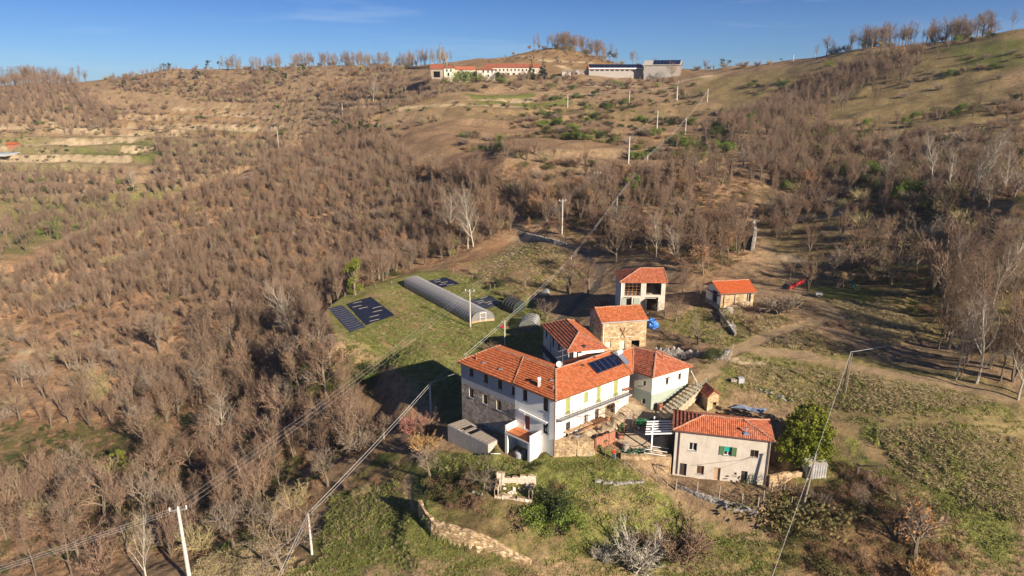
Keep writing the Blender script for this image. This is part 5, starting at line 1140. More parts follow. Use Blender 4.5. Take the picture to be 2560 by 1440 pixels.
# trailer with colourful load behind the tractor
tl = thing('trailer', on_ground(1655,1075,1.0), 'low trailer loaded with red and blue bags behind the green tractor', 'trailer'); loc = Vector(tl['_org']); X = Matrix.Translation(loc) @ Matrix.Rotation(R(168), 4, 'Z')
m = MB(); m.box((-1.2,-.6,.55),(1.1,.6,.65),0,X); m.box((-1.2,-.6,.65),(1.1,-.55,.95),0,X); m.box((-1.2,.55,.65),(1.1,.6,.95),0,X); m.build('bed', M['iron'], tl)
for sy in (-.65,.65): m = MB(); wheel(m, V(0,sy,.35) if False else X @ Vector((0,sy,.35)), .35, .2, ax); m.build('wheel', M['iron'], tl)
for i, (cx, cc) in enumerate(((-.8,(.3,.05,.04)),(-.2,(.05,.1,.3)),(.4,(.35,.3,.28)),(.8,(.4,.08,.05)))):
    m = MB(); c = X @ Vector((cx, rnd.uniform(-.2,.2), .9)); m.tube([c-Vector((0,.3,0)), c, c+Vector((0,.3,0))], [.15,.3,.15], 8); o = m.build('bag', simple('bag_%d' % i, cc, .8, .2, 5), None, origin=c); tag(o, ['red bag at the rear end of the loaded trailer','blue bag on the loaded trailer','grey bag on the loaded trailer','dark red bag at the front end of the loaded trailer'][i], 'bag', 'bags on the trailer')
# ------------------------------------------------------------------ people: one skinned surface each
SKIN = simple('skin', (.55,.33,.24), .6, .05, 9)
def person(loc, rz, label, top, bottom, hair, pose='stand', hgt=1.72, carry=False):
    root = thing('person', loc, label, 'person'); S_ = hgt/1.75
    sh = [] ; V_ = []; E_ = []; Rr = []
    def v(p, r, parent=None):
        V_.append(Vector(p)*S_); Rr.append((r*S_, r*S_*.9))
        if parent is not None: E_.append((parent, len(V_)-1))
        return len(V_)-1
    step = .14 if pose == 'walk' else .03
    pel = v((0,0,.95), .145); ab = v((0,0,1.1), .135, pel); ch = v((0,.0,1.28), .165, ab); nk = v((0,0,1.47), .06, ch); hd = v((0,-.01,1.58), .085, nk); tp = v((0,-.015,1.68), .085, hd)
    face = v((0,-.06,1.60), .06, hd)
    for s in (-1, 1):
        sd = v((s*.17,0,1.40), .065, ch)
        if pose == 'hold': el = v((s*.25,-.05,1.16), .048, sd); wr = v((s*.12,-.3,1.25), .035, el); hn = v((s*.06,-.36,1.3), .038, wr)
        else: el = v((s*.25,.03,1.12), .048, sd); wr = v((s*.25,-.06*1,.9), .035, el); hn = v((s*.25,-.1,.8), .036, wr)
        for f_ in range(3): v((s*(.25 if pose != 'hold' else .04)+(f_-1)*.02, -.13 if pose != 'hold' else -.42, .73 if pose != 'hold' else 1.31), .011, hn)
        hp_ = v((s*.1,0,.88), .1, pel); kn = v((s*.1,-step*s-.02,.5), .068, hp_); an = v((s*.1,step*s*1.3,.1), .045, kn); ft = v((s*.11,step*s*1.3-.15,.04), .04, an)
    X = Matrix.Rotation(rz, 3, 'Z'); me = bpy.data.meshes.new('body'); me.from_pydata([X @ p for p in V_], E_, [])
    o = bpy.data.objects.new('body', me); COL.objects.link(o); o.parent = root
    md = o.modifiers.new('skin', 'SKIN'); sk = me.skin_vertices[0].data if me.skin_vertices else None
    if sk is None:
        bm = bmesh.new(); bm.from_mesh(me); bm.verts.layers.skin.verify(); bm.to_mesh(me); bm.free(); sk = me.skin_vertices[0].data
    for i, r_ in enumerate(Rr): sk[i].radius = r_; sk[i].use_root = (i == 0)
    md.use_smooth_shade = True; sb = o.modifiers.new('sub', 'SUBSURF'); sb.levels = 2; sb.render_levels = 2
    m, nt, b = new_mat('person_clothes', .85, .1); tcn = nt.nodes.new('ShaderNodeTexCoord'); sp = nt.nodes.new('ShaderNodeSeparateXYZ'); nt.links.new(tcn.outputs['Object'], sp.inputs[0])
    z = mathn(nt, 'DIVIDE', sp.outputs[2], 2.0*S_); r_ = nt.nodes.new('ShaderNodeValToRGB'); r_.color_ramp.interpolation = 'CONSTANT'; e_ = r_.color_ramp.elements
    stops = [(0,(.5,.5,.5)),(.045,bottom),(.475,top),(.735,(.5,.3,.22)),(.82,(.5,.3,.22))]
    while len(e_) < len(stops): e_.new(.5)
    for i, (p, c) in enumerate(stops): e_[i].position = p; e_[i].color = (*c, 1)
    nt.links.new(z, r_.inputs[0]); nt.links.new(r_.outputs[0], b.inputs['Base Color']); me.materials.append(m)
    h = MB(); c = Vector(loc) + X @ Vector((0,.015,1.655))*1.0*S_; n = 10
    for i in range(5):
        for k in range(n):
            def q(i, k): th = math.pi*.55*i/5; ph = 2*math.pi*k/n; return c + (X @ Vector((math.sin(th)*math.cos(ph)*.105, math.sin(th)*math.sin(ph)*.115, math.cos(th)*.12)))*S_
            h.face([q(i,k), q(i+1,k), q(i+1,k+1), q(i,k+1)])
    h.build('hair', simple('hair', hair, .7, .2, 12), root)
    return root
pr = person(on_ground(1534,1147,-.1), R(200), 'person in a bright red jacket and blue jeans on the grass below the yard', (.62,.03,.02), (.03,.05,.12), (.12,.06,.03), 'hold')
person(on_ground(1529,1068,1.7), R(-20), 'person in dark clothes standing under the iron pergola beside the terrace gate', (.06,.05,.04), (.1,.09,.08), (.05,.03,.02))
person(on_ground(1569,1045,1.8), R(60), 'small child in pale lilac clothes walking in the sunny yard', (.5,.42,.5), (.45,.38,.42), (.2,.1,.05), 'walk', 1.15)
person(on_ground(1443,1099,1.5), R(10), 'small child in a dark top standing on the dining terrace', (.05,.06,.09), (.4,.38,.36), (.25,.14,.06), 'stand', 1.1)
# ------------------------------------------------------------------ poly-tunnels
def film(name, c, alpha, rough=.35, spec=.5):
    m, nt, b = new_mat(name, rough, spec); uv = uvn(nt)
    n = noise(nt, 1.2, 4, .6, uv); nt.links.new(ramp(nt, n, [(.3, tuple(x*.8 for x in c)), (.7, c)]), b.inputs['Base Color']); b.inputs['Alpha'].default_value = alpha; return m
M['film'] = film('tunnel_film', (.30,.28,.26), .78, .3, .8); M['mesh_dark'] = film('shade_mesh', (.03,.045,.04), .8, .6); M['mesh_pale'] = film('fleece_mesh', (.2,.2,.19), .6, .7)
def tunnel(label, a, b, c, d, h, mat, hoop=.9, door=False, group=None):
    """a,b near end feet (left,right); c,d far end feet (left,right)"""
    t = thing('poly_tunnel', a, label, 'greenhouse', group); n = 14; L = ((c+d)/2-(a+b)/2).length; k = max(3, int(L/hoop))
    def P_(q, s):
        l = a.lerp(c, s); r = b.lerp(d, s); th = math.pi*q/n; u = (1-math.cos(th))/2; base = l.lerp(r, u); return base + Vector((0,0,h*(math.sin(th)**.62)))
    m = MB()
    for i in range(k):
        for q in range(n):
            bul = Vector((0,0,.0)); m.face([P_(q,i/k), P_(q+1,i/k), P_(q+1,(i+1)/k), P_(q,(i+1)/k)], 0, [(i*hoop,q*.5),(i*hoop,q*.5+.5),(i*hoop+hoop,q*.5+.5),(i*hoop+hoop,q*.5)])
    m.build('cover', M[mat], t, smooth=True)
    m = MB()
    for i in range(k+1): m.tube([P_(q,i/k)+Vector((0,0,.02)) for q in range(n+1)], .065, 4)
    for q in (3, 7, 11): m.tube([P_(q,0)+Vector((0,0,.02)), P_(q,1)+Vector((0,0,.02))], .03, 4)
    m.build('hoops', M['iron' if mat == 'mesh_dark' else 'metal'], t)
    m = MB(); m.face([P_(q,0) for q in range(n+1)]); m.build('end_sheet', M[mat], t)
    m = MB(); m.face([P_(q,1) for q in range(n+1)]); m.build('end_sheet', M[mat], t)
    if door:
        m = MB(); ex = (b-a).normalized(); o = a.lerp(b,.5)+Vector((ex.y,-ex.x,0))*.05
        for s in (-.6,.6): m.bar(o+ex*s, o+ex*s+Vector((0,0,1.95)), .09)
        m.bar(o-ex*.6+Vector((0,0,1.95)), o+ex*.6+Vector((0,0,1.95)), .09); m.bar(o-ex*.6+Vector((0,0,1)), o+ex*.6+Vector((0,0,1)), .05); m.build('door_frame', M['paint_white'], t)
        m = MB(); m.bar(a+Vector((0,0,.2)), b+Vector((0,0,.2)), .1, .5); m.build('sill_board', M['wood_tan'], t)
    return t
def og(px, py, dz=0.0): p = hit(px, py); p.z += dz; return p
tunnel('long arched greenhouse tunnel with grey film running across the garden terrace', og(1179,809), og(1236,801), og(1011,717), og(1056,711), 2.25, 'film', door=True)
tunnel('small round tunnel under dark shade net beyond the long greenhouse', og(1283,786), og(1314,772), og(1256,773), og(1286,762), 2.2, 'mesh_dark', .8, group='small garden tunnels')
tunnel('small tunnel under pale mesh with a blue sheet, beside the rear house', og(1297,828), og(1342,826), og(1303,812), og(1350,810), 2.2, 'mesh_pale', .8, group='small garden tunnels')
tunnel('tiny pale cloche tent at the shaded edge of the orchard', og(1352,745), og(1374,745), og(1356,737), og(1374,737), 1.3, 'mesh_pale', .7, group='small garden tunnels')
def sheet(name, label, cs, mat, nx=16, ny=12, lift=.08, amp=.06, cat='ground sheet', group=None, lines=0, lmat='paint_white', closed=False):
    pts = [hit(*c) for c in cs]; t = thing(name, pts[0], label, cat, group); m = MB(); f = lambda u, v: (pts[0].lerp(pts[1], u)).lerp(pts[3].lerp(pts[2], u), v)
    XX = [[f(i/nx, j/ny) for j in range(ny+1)] for i in range(nx+1)]; xs = np.array([[p.x for p in r] for r in XX]); ys = np.array([[p.y for p in r] for r in XX]); zs = ground(xs, ys) + .15*zone_eval(xs.ravel(), ys.ravel())[2].reshape(xs.shape) + lift + amp*vnoise(xs, ys, .9, 3)
    for i in range(nx):
        for j in range(ny):
            q = [(i,j),(i+1,j),(i+1,j+1),(i,j+1)]; m.face([(xs[a][b], ys[a][b], zs[a][b]) for a, b in q], 0, [(xs[a][b], ys[a][b]) for a, b in q])
    m.build('fabric', M[mat], t, smooth=True)
    for k in range(lines):
        m = MB()
        if closed: u = (k+.5)/lines; P_ = [(u + .03*math.sin(s*3), s) for s in (0.03,.25,.5,.75,.97)]
        else: u = rnd.uniform(.18,.82); v = (k+.5)/lines; P_ = [(u-.16, v), (u, v+.01), (u+.16, v+.03)]
        pp = []
        for uu, vv in P_: i = min(nx, max(0, int(uu*nx+.5))); j = min(ny, max(0, int(vv*ny+.5))); q = f(uu, vv); pp.append(Vector((q.x, q.y, zs[i][j]+.05)))
        m.tube(pp, .03, 4); m.build('strap', M['strap'], t)
    return t
M['strap2'] = simple('strap_grey', (.2,.19,.19), .8, .2, 5); M['strap'] = simple('strap_tan', (.4,.36,.3), .8, .2, 5); M['tarp'] = simple('mulch_fabric', (.012,.016,.035), .6, .5, 1.5, .3, bmp=.5); M['tarp2'] = simple('mulch_fabric_faded', (.028,.034,.06), .7, .5, 1.5, .3, bmp=.5); M['tarp3'] = simple('mulch_fabric_pale', (.04,.045,.06), .6, .8, 1.0, .3, bmp=.5)
sheet('mulch_sheet', 'narrow dark blue mulch sheet with many pale curved straps at the garden edge', [(821,772),(857,764),(914,818),(876,832)], 'tarp2', lines=0, group='black mulch sheets')
for k in range(11):
    pass
sheet('mulch_sheet', 'large square dark blue mulch sheet with scattered pale battens', [(866,761),(927,743),(987,789),(915,814)], 'tarp', lines=7, group='black mulch sheets')
sheet('mulch_sheet', 'black mulch sheet with pale battens behind the long greenhouse', [(1065,705),(1112,694),(1150,710),(1099,721)], 'tarp', lines=5, group='black mulch sheets')
sheet('mulch_sheet', 'wrinkled dark sheet with white stripes between the greenhouse and the small dark tunnel', [(1170,754),(1224,739),(1255,758),(1212,775)], 'tarp3', lines=6, group='black mulch sheets')
ms_ = [o for o in bpy.data.objects if o.name.startswith('mulch_sheet') and 'narrow' in o['label']][0]; pts = [hit(*c) for c in [(821,772),(857,764),(914,818),(876,832)]]
for k in range(12):
    a = pts[0].lerp(pts[3], (k+.6)/12.4); b = pts[1].lerp(pts[2], (k+.6)/12.4); m = MB(); P_ = []
    for s in (0,.25,.5,.75,1): q = a.lerp(b, s); w = (pts[3]-pts[0]).normalized()*(.5*math.sin(s*3.14)); q = q+w; P_.append(Vector((q.x,q.y,gz(q.x,q.y)+.16)))
    m.tube(P_, .018, 4); m.build('strap', M['strap2'], ms_)
M['bluetarp'] = simple('blue_plastic', (.17,.20,.27), .4, .6, 3, .5, bmp=.8)
sheet('tarpaulin', 'crumpled blue-grey tarpaulin on the shaded ground behind the front house', [(1825,1026),(1850,1020),(1920,1030),(1900,1038)], 'bluetarp', lift=.2, amp=.35, cat='tarpaulin', lines=2)
# ball of blue plastic by the stone barn
def lump(name, label, c, r, mat, cat, n=9, amp=.25, sc3=(1,1,1)):
    m = MB(); nn = 14; rs = random.Random(5); off = [[1+rs.uniform(-amp,amp) for _ in range(nn)] for _ in range(n+1)]
    P_ = lambda i, k: Vector(c) + Vector((math.sin(math.pi*i/n)*math.cos(2*math.pi*k/nn)*sc3[0], math.sin(math.pi*i/n)*math.sin(2*math.pi*k/nn)*sc3[1], math.cos(math.pi*i/n)*sc3[2]))*r*(off[i][k%nn] if 0 < i < n else 1)
    for i in range(n):
        for k in range(nn): m.face([P_(i,k), P_(i+1,k), P_(i+1,k+1), P_(i,k+1)])
    o = m.build(name, M[mat], None, origin=c); return tag(o, label, cat)
M['blueball'] = simple('blue_plastic_bright', (.06,.2,.6), .45, .7, 2.2, .5, bmp=.9)
p = at(1630,821,4.9); lump('blue_tarp_bundle', 'bright blue plastic-wrapped bundle at the corner of the stone barn', p+Vector((0,0,.75)), .95, 'blueball', 'bundle', sc3=(1,1,1))
# red sledge / barrow, rocks, crates
p = og(1256,822); t = thing('wheelbarrow', p, 'red wheelbarrow on the grass beside the cable pole', 'wheelbarrow'); rd = simple('red_plastic', (.55,.03,.04), .5, .1, 5)
m = MB(); m.face([p+Vector(v) for v in ((-.4,-.3,.6),(.5,-.3,.65),(.5,.3,.65),(-.4,.3,.6))]); 
for a, b in (((-.4,-.3,.6),(.5,-.3,.65)),((.5,-.3,.65),(.5,.3,.65)),((.5,.3,.65),(-.4,.3,.6)),((-.4,.3,.6),(-.4,-.3,.6))): a=Vector(a); b=Vector(b); m.face([p+a, p+b, p+b*Vector((.6,.6,.5)) if False else p+Vector((b.x*.6,b.y*.6,.28)), p+Vector((a.x*.6,a.y*.6,.28))])
m.build('tray', rd, t); m = MB(); m.tube([p+Vector((-.55,-.04,.2)), p+Vector((-.55,.04,.2))], .2, 12); m.build('wheel', M['iron'], t)
for s in (-.25,.25): m = MB(); m.bar(p+Vector((-.55,s*.3,.22)), p+Vector((.95,s,.6)), .04); m.build('handle', M['rust'], t); m = MB(); m.bar(p+Vector((.3,s,.0)), p+Vector((.25,s,.45)), .04); m.build('leg', M['rust'], t)
# ------------------------------------------------------------------ play frame
p0 = og(2112,716); t = thing('play_frame', p0, 'pine wood climbing tower with green slide and monkey-bar ladder on the lawn', 'playset'); g_ = lambda x, y, z: p0 + Vector((x, y, z))
for x, y in ((-.5,-.5),(.9,-.5),(-.5,.9),(.9,.9)): m = MB(); m.bar(g_(x,y,-.3), g_(x,y,2.6), .13); m.build('post', M['wood_new'], t)
m = MB()
for k in range(6): m.box(tuple(g_(-.55,-.55+k*.25,1.15)), tuple(g_(.95,-.33+k*.25,1.2)))
m.build('platform', M['wood_new'], t)
for yy in (-.56,.96): m = MB(); [m.bar(g_(-.5,yy,1.45+k*.28), g_(.9,yy,1.45+k*.28), .04, .2) for k in range(4 if yy > 0 else 2)]; m.build('side_boards', M['wood_new'], t)
m = MB(); a, b = g_(.45,-.6,1.2), g_(.9,-2.4,.05)
m.bar(a, b, .5, .05); m.bar(a+Vector((-.25,0,.1)), b+Vector((-.25,0,.1)), .04, .18); m.bar(a+Vector((.25,0,.1)), b+Vector((.25,0,.1)), .04, .18); m.build('slide', simple('slide_green', (.02,.14,.11), .4), t)
m = MB(); m.bar(g_(-1.9,-1.0,.0), g_(-.5,-.4,1.2), .5, .06); m.bar(g_(-1.9,-.6,0), g_(-.5,.3,2.3), .08); m.build('climbing_ramp', M['wood_new'], t)
m = MB(); m.bar(g_(.9,.0,2.35), g_(4.6,-.2,2.3), .1); m.bar(g_(.9,.8,2.35), g_(4.6,.6,2.3), .1); m.build('top_beam', M['wood_new'], t)
m = MB()
for s in (-.2,.6): m.bar(g_(4.6,s,-.3), g_(4.6,s,2.35), .11)
for k in range(6): m.bar(g_(4.6,-.2,.25+k*.38), g_(4.6,.6,.25+k*.38), .08)
for k in range(6): m.bar(g_(4.3,-.6,.25+k*.38), g_(4.95,-.6,.25+k*.38), .08)
for s in (4.25,5.0): m.bar(g_(s,-.6,-.3), g_(s,-.6,2.35), .11)
m.build('ladder', M['wood_new'], t)
m = MB(); 
for s in (2.3,2.8): m.bar(g_(s,.3,2.3), g_(s,.3,.5), .03)
m.bar(g_(2.25,.3,.5), g_(2.85,.3,.5), .2, .04); m.build('swing', M['frame_dark'], t)
# red field implement
p0 = og(1992,722); t = thing('hay_rake', p0, 'red folded farm implement parked beside the dirt track', 'farm implement'); rd2 = simple('implement_red', (.42,.03,.035), .5, .2, 5)
m = MB(); m.bar(p0+Vector((-1.5,-.6,.5)), p0+Vector((1.7,1.0,1.5)), .22, .16); m.bar(p0+Vector((-1.2,.1,.6)), p0+Vector((1.5,1.5,1.3)), .14); m.bar(p0+Vector((-.6,-.6,.7)), p0+Vector((-.4,.8,.9)), .12); m.build('frame', rd2, t)
for k in range(5):
    m = MB(); c = p0+Vector((-1.4+k*.7,-.6+k*.38,.45+k*.18)); m.tube([c+Vector((-.03,.03,0)), c+Vector((.03,-.03,0))], .42, 12)
    m.build('wheel', rd2, t)
m = MB(); m.bar(p0+Vector((1.5,.9,1.4)), p0+Vector((1.6,1.0,0)), .1); m.build('stand', M['iron'], t)
p0 = og(2045,742); t = thing('trailer', p0, 'small grey handcart standing right of the red farm implement', 'cart'); m = MB(); m.box(tuple(p0+Vector((-.6,-.4,.4))), tuple(p0+Vector((.6,.4,.8)))); m.build('body', M['metal'], t)
for s in (-.45,.45): m = MB(); m.tube([p0+Vector((0,s-.05,.3)), p0+Vector((0,s+.05,.3))], .3, 12); m.build('wheel', M['iron'], t)
# stone water trough on the slope
p0 = og(1842,955); t = thing('water_trough', p0, 'small grey metal trough lying on the dry slope above the brick shed', 'trough'); m = MB()
m.box(tuple(p0+Vector((-.9,-.3,.1))), tuple(p0+Vector((.3,.3,.5)))); m.build('frame', M['wood_old'], t); m = MB(); m.box(tuple(p0+Vector((.1,-.5,0))), tuple(p0+Vector((.9,.2,.75)))); m.build('tank', M['greyplaster'], t)
# things beside the annexe
p0 = on_ground(1745,966,4.3); t = thing('washing_stand', p0, 'grey bins and prop pole at the head of the garden steps', 'bins'); m = MB(); m.box(tuple(p0+Vector((-.4,-.3,0))), tuple(p0+Vector((.5,.3,.8)))); m.build('bin', M['metal'], t); m = MB(); m.bar(p0+Vector((.2,0,.8)), p0+Vector((-1.0,.6,3.0)), .06); m.build('prop', M['paint_white'], t)
# tin shed and gate right of the front house
p0 = on_ground(2038,1212,-2.0); t = thing('tin_shed', p0, 'rusty grey corrugated tin shed under the pole right of the front house', 'shed'); m = MB()
def corr(m, a, b, z0, z1, n=16):
    for k in range(n):
        q0 = a.lerp(b, k/n); q1 = a.lerp(b, (k+1)/n); d = (b-a).normalized(); o_ = Vector((d.y,-d.x,0))*.04
        q0 = q0+o_*(k % 2); q1 = q1+o_*((k+1) % 2); m.face([Vector((q0.x,q0.y,z0)),Vector((q1.x,q1.y,z0)),Vector((q1.x,q1.y,z1)),Vector((q0.x,q0.y,z1))], 0, [(k*.2,0),(k*.2+.2,0),(k*.2+.2,2),(k*.2,2)])
z = p0.z; c_ = [p0+Vector(v) for v in ((-1.3,-.2,0),(.9,-.5,0),(1.1,1.6,0),(-1.1,1.9,0))]
for i in range(4): corr(m, c_[i], c_[(i+1)%4], z-.5, z+1.9)
m.build('wall', simple('tin', (.42,.4,.38), .55, .35, 1.5, .4, .3), t)
m = MB(); m.face([Vector((q.x,q.y,z+1.9+(.25 if i > 1 else 0))) + (q-p0)*.12 for i, q in enumerate(c_)]); m.face([Vector((q.x,q.y,z+1.84+(.25 if i > 1 else 0))) + (q-p0)*.12 for i, q in enumerate(c_)][::-1]); m.build('roof', M['concrete'], t)
m = MB(); m.face([c_[0]+Vector((.0,-.06,0)), c_[0]+Vector((.55,-.14,0)), c_[0]+Vector((.55,-.14,1.6)), c_[0]+Vector((0,-.06,1.6))]); m.build('door', M['dark'], t)
# frames by the right-hand door of the front house
p0 = on_ground(1880,1210,-2.1); t = thing('metal_rack', p0, 'dark metal racks standing by the right door of the front house', 'rack'); m = MB()
for x in (-.7,0,.75):
    for y in (0,.5): m.bar(p0+Vector((x,y,0)), p0+Vector((x,y,1.3)), .05)
for z_ in (.5,1.3):
    for y in (0,.5): m.bar(p0+Vector((-.7,y,z_)), p0+Vector((.75,y,z_)), .05)
m.build('frame', M['green_dark'], t); m = MB(); m.box(tuple(p0+Vector((-.5,.1,.0))), tuple(p0+Vector((.5,.4,.9)))); m.build('crate', M['greyplaster'], t)
# iron gate frame at the yard wall
p0 = og(1640,1185); t = thing('iron_gate', p0, 'open dark iron gate frame left of the front house', 'gate'); m = MB()
a_, b_ = p0, at(1672,1192,-2.1); 
for q in (a_, b_): m.bar(q, q+Vector((0,0,1.5)), .06)
m.bar(a_+Vector((0,0,1.5)), b_+Vector((0,0,1.3)), .06); m.bar(a_+Vector((0,0,1.5)), b_+Vector((0,0,.1)), .05); m.bar(a_+Vector((0,0,.1)), b_+Vector((0,0,.1)), .05); m.build('frame', M['iron'], t)
# ------------------------------------------------------------------ fences
def fence(label, pix, hp=1.2, r=.05, mat='wood_old', wires=3, z=None, every=None):
    pts = [hit(*p) for p in pix]; t = thing('wire_fence', pts[0], label, 'fence'); tops = []
    for p in pts: h = hp*rnd.uniform(.85,1.1); q = p+Vector((rnd.uniform(-.08,.08),rnd.uniform(-.08,.08),h)); m = MB(); m.tube([p-Vector((0,0,.3)), q], r, 6); m.build('post', M[mat], t); tops.append((p, h))
    m = MB()
    for (p, h), (q, k) in zip(tops[:-1], tops[1:]):
        for w in range(wires): f_ = (w+1)/wires*.92; m.bar(p+Vector((0,0,h*f_)), q+Vector((0,0,k*f_)), .018)
    if wires: m.build('wire', M['iron'], t)
    return t
fence('post-and-wire fence enclosing the strip below the front house', [(1689,1226),(1742,1234),(1797,1246),(1854,1262),(1892,1280),(1908,1258),(1928,1246)], 1.7, .08, wires=9)
fence('row of grey fence stakes on the slope right of the front house', [(1928,1230),(1960,1232),(1988,1232),(2000,1262),(1978,1262)], 1.3, .06)
fence('row of thin stakes along the hedge bank behind the greenhouse', [(1133,682),(1148,681),(1182,700),(1225,727),(1237,725),(1280,752)], 1.4, .05, wires=0)
fence('thin stakes on the far garden edge', [(980,712),(940,720),(828,765),(862,742)], 1.1, .05, wires=0)
fence('leaning wire fence on the yard edge below the brick parapet', [(1538,1148),(1560,1165),(1585,1178),(1610,1190),(1640,1205),(1668,1218)], 1.0, .05, wires=3)
# ------------------------------------------------------------------ poles and cables
M['pole'] = simple('concrete_pole', (.5,.46,.4), .85, .15, 2.0); M['cable'] = simple('cable_pale', (.55,.53,.5), .5, .05, 1); M['wire'] = simple('cable_grey', (.35,.33,.32), .5, .05, 1); M['polewood'] = simple('pole_wood', (.25,.21,.165), .9, .2, 3)
def pole(px, pyb, pyt, label, r=.14, arm=None, mat='pole', cat='utility pole', base=None, px_top=None, Y=None):
    b_ = base if base is not None else (atY(px, pyb, Y) if Y else hit(px, pyb)); rr_ = ray(px, pyt); zt = CAMZ + rr_[2]/rr_[1]*b_.y; top = Vector((b_.x, b_.y, zt))
    if px_top is not None: top.x = ray(px_top, pyt)[0]/ray(px_top, pyt)[1]*b_.y
    zg = gz(b_.x, b_.y)
    t = thing('utility_pole', Vector((b_.x,b_.y,zg)), label, cat, 'utility poles'); m = MB(); m.tube([Vector((b_.x,b_.y,min(zg,b_.z)-.5)), top], [r*1.25, r*.8], 8); m.build('shaft', M[mat], t)
    if arm:
        m = MB(); d = arm.normalized(); m.bar(top-d*.9-Vector((0,0,.15)), top+d*.9-Vector((0,0,.15)), .12); m.build('crossarm', M['metal'], t)
        for s in (-.85, 0, .85): m = MB(); m.tube([top+d*s-Vector((0,0,.1)), top+d*s+Vector((0,0,.28))], .07, 6); m.build('insulator', M['paint_white'], t)
    else: m = MB(); m.tube([top-Vector((0,0,.15)), top+Vector((0,0,.06))], r, 6); m.build('cap', M['metal'], t)
    return top
def cable(label, pts, r=.03, sag=.02, mat='cable', off=Vector((0,0,0))):
    P_ = []
    for p, q in zip(pts[:-1], pts[1:]):
        L = (q-p).length; n = 14
        for k in range(n): s = k/n; P_.append(p.lerp(q, s)+Vector((0,0,-4*sag*L*s*(1-s)))+off)
    P_.append(pts[-1]+off); m = MB(); m.tube(P_, r, 4); o = m.build('overhead_cable', M[mat], None, origin=P_[0]); return tag(o, label, 'cable')
T = {}
T['b1'] = pole(780,1384,1282,'thin concrete pole on the grass slope in the lower left foreground', .13)
T['b2'] = pole(1078,1045,958,'grey concrete pole in the dark shadow left of the farmhouse', .15)
T['b3'] = pole(1262,874,800,'slim pole between the garden and the farmhouse roof', .11)
T['b4'] = pole(1428,664,641,'short wooden pole at the upper corner of the orchard', .1)
T['b5'] = pole(1541,545,492,'pole rising out of the leafless wood above the barns', .13)
T['b6'] = pole(1617,428,388,'pole beside the pale dirt track below the large brown field', .16)
T['b7'] = pole(1713,336,295,'pole at the right end of the large brown field', .16)
T['b8'] = pole(1768,255,222,'distant pole on the upper terraces below the long shed', .18)
T['m1'] = pole(478,1470,1272,'tall white concrete pole with crossarm in the lower left corner', .2, arm=Vector((1,.25,0)), px_top=445)
T['m2'] = pole(1176,818,727,'tall pole with crossarm at the near end of the greenhouse', .12, arm=Vector((1,-.2,0)))
T['m3'] = pole(1405,585,501,'tall pale pole with crossarm in the wood above the lane', .16, arm=Vector((1,.2,0)))
T['m4'] = pole(1492,490,432,'brown wooden pole with crossarm in the middle of the leafless wood', .16, arm=Vector((1,.2,0)), mat='polewood')
T['m5'] = pole(1571,410,341,'tall white pole at the lower edge of the large brown field', .2)
T['m6'] = pole(1642,327,276,'white pole on the terrace above the large brown field', .2)
T['m7'] = pole(1692,250,215,'white transformer pole below the far barns', .3)
T['n1'] = pole(1419,267,237,'pole on the green terrace below the hamlet', .2); T['n2'] = pole(1573,258,226,'pole on the terrace right of the green patch', .18)
T['n3'] = pole(857,290,258,'pole on the crest of the wooded spur', .2); T['n4'] = pole(697,372,325,'pale pole among white birches behind the spur crest', .2)
T['r1'] = pole(2104,988,880,'double wooden pole on the dry bank right of the track', .075, mat='polewood', px_top=2127); pole(2112,990,884,'second leg of the double pole on the dry bank', .06, mat='polewood', px_top=2131)
T['r2'] = pole(2001,1290,1135,'leaning wooden pole right of the front house', .13, mat='polewood', px_top=2040)
T['s1'] = pole(1983,152,136,'slim pole on the right-hand skyline left of the bare trees', .22); T['s2'] = pole(2037,146,120,'taller slim pole at the left end of the skyline tree row', .2)
farA = atY(640,1480,62); farA = Vector((-24.5, 52, -4)); cable('twin overhead cable, upper strand, crossing the photo from the lower left to the hill', [farA]+[T[k] for k in ('b1','b2','b3','b4','b5','b6','b7','b8')], .024, .008)
cable('twin overhead cable, lower strand, crossing the photo from the lower left to the hill', [farA]+[T[k] for k in ('b1','b2','b3','b4','b5','b6','b7','b8')], .018, .012, off=Vector((.1,0,-.3)))
for i, s in enumerate((-.85,0,.85)):
    d = Vector((1,.1,0)).normalized()*s; cable(['left','middle','right'][i]+' thin power line from the tall corner pole to the greenhouse pole', [T['m1']+d+Vector((-22,-18,1)), T['m1']+d, T['m2']+d, T['m3']+d, T['m4']+d, T['m5']+d*.5, T['m6']+d*.5], .011, .01, 'wire')
cable('pale cable from the double pole towards the trees on the right', [T['r1'], atY(2345,835,112), atY(2620,800,125)], .022, .006)
cable('cable falling from the double pole past the evergreen tree to the lower edge', [T['r1'], T['r2'], atY(1920,1470,52)], .014, .004)
cable('cable from the shadowed pole to the farmhouse roof', [T['b2'], atY(1120,940,91), atY(1260,890,92)], .02, .01)
cable('far cable across the terraces below the hamlet', [T['n3'], T['n1'], T['n2'], T['m7']], .05, .02, 'wire'); cable('far cable along the spur crest', [T['n4'], T['n3']], .05, .02, 'wire')
M['greystonewash'] = plaster_mat('plaster_warm_grey', (.34,.31,.28), (.25,.22,.19), .5)
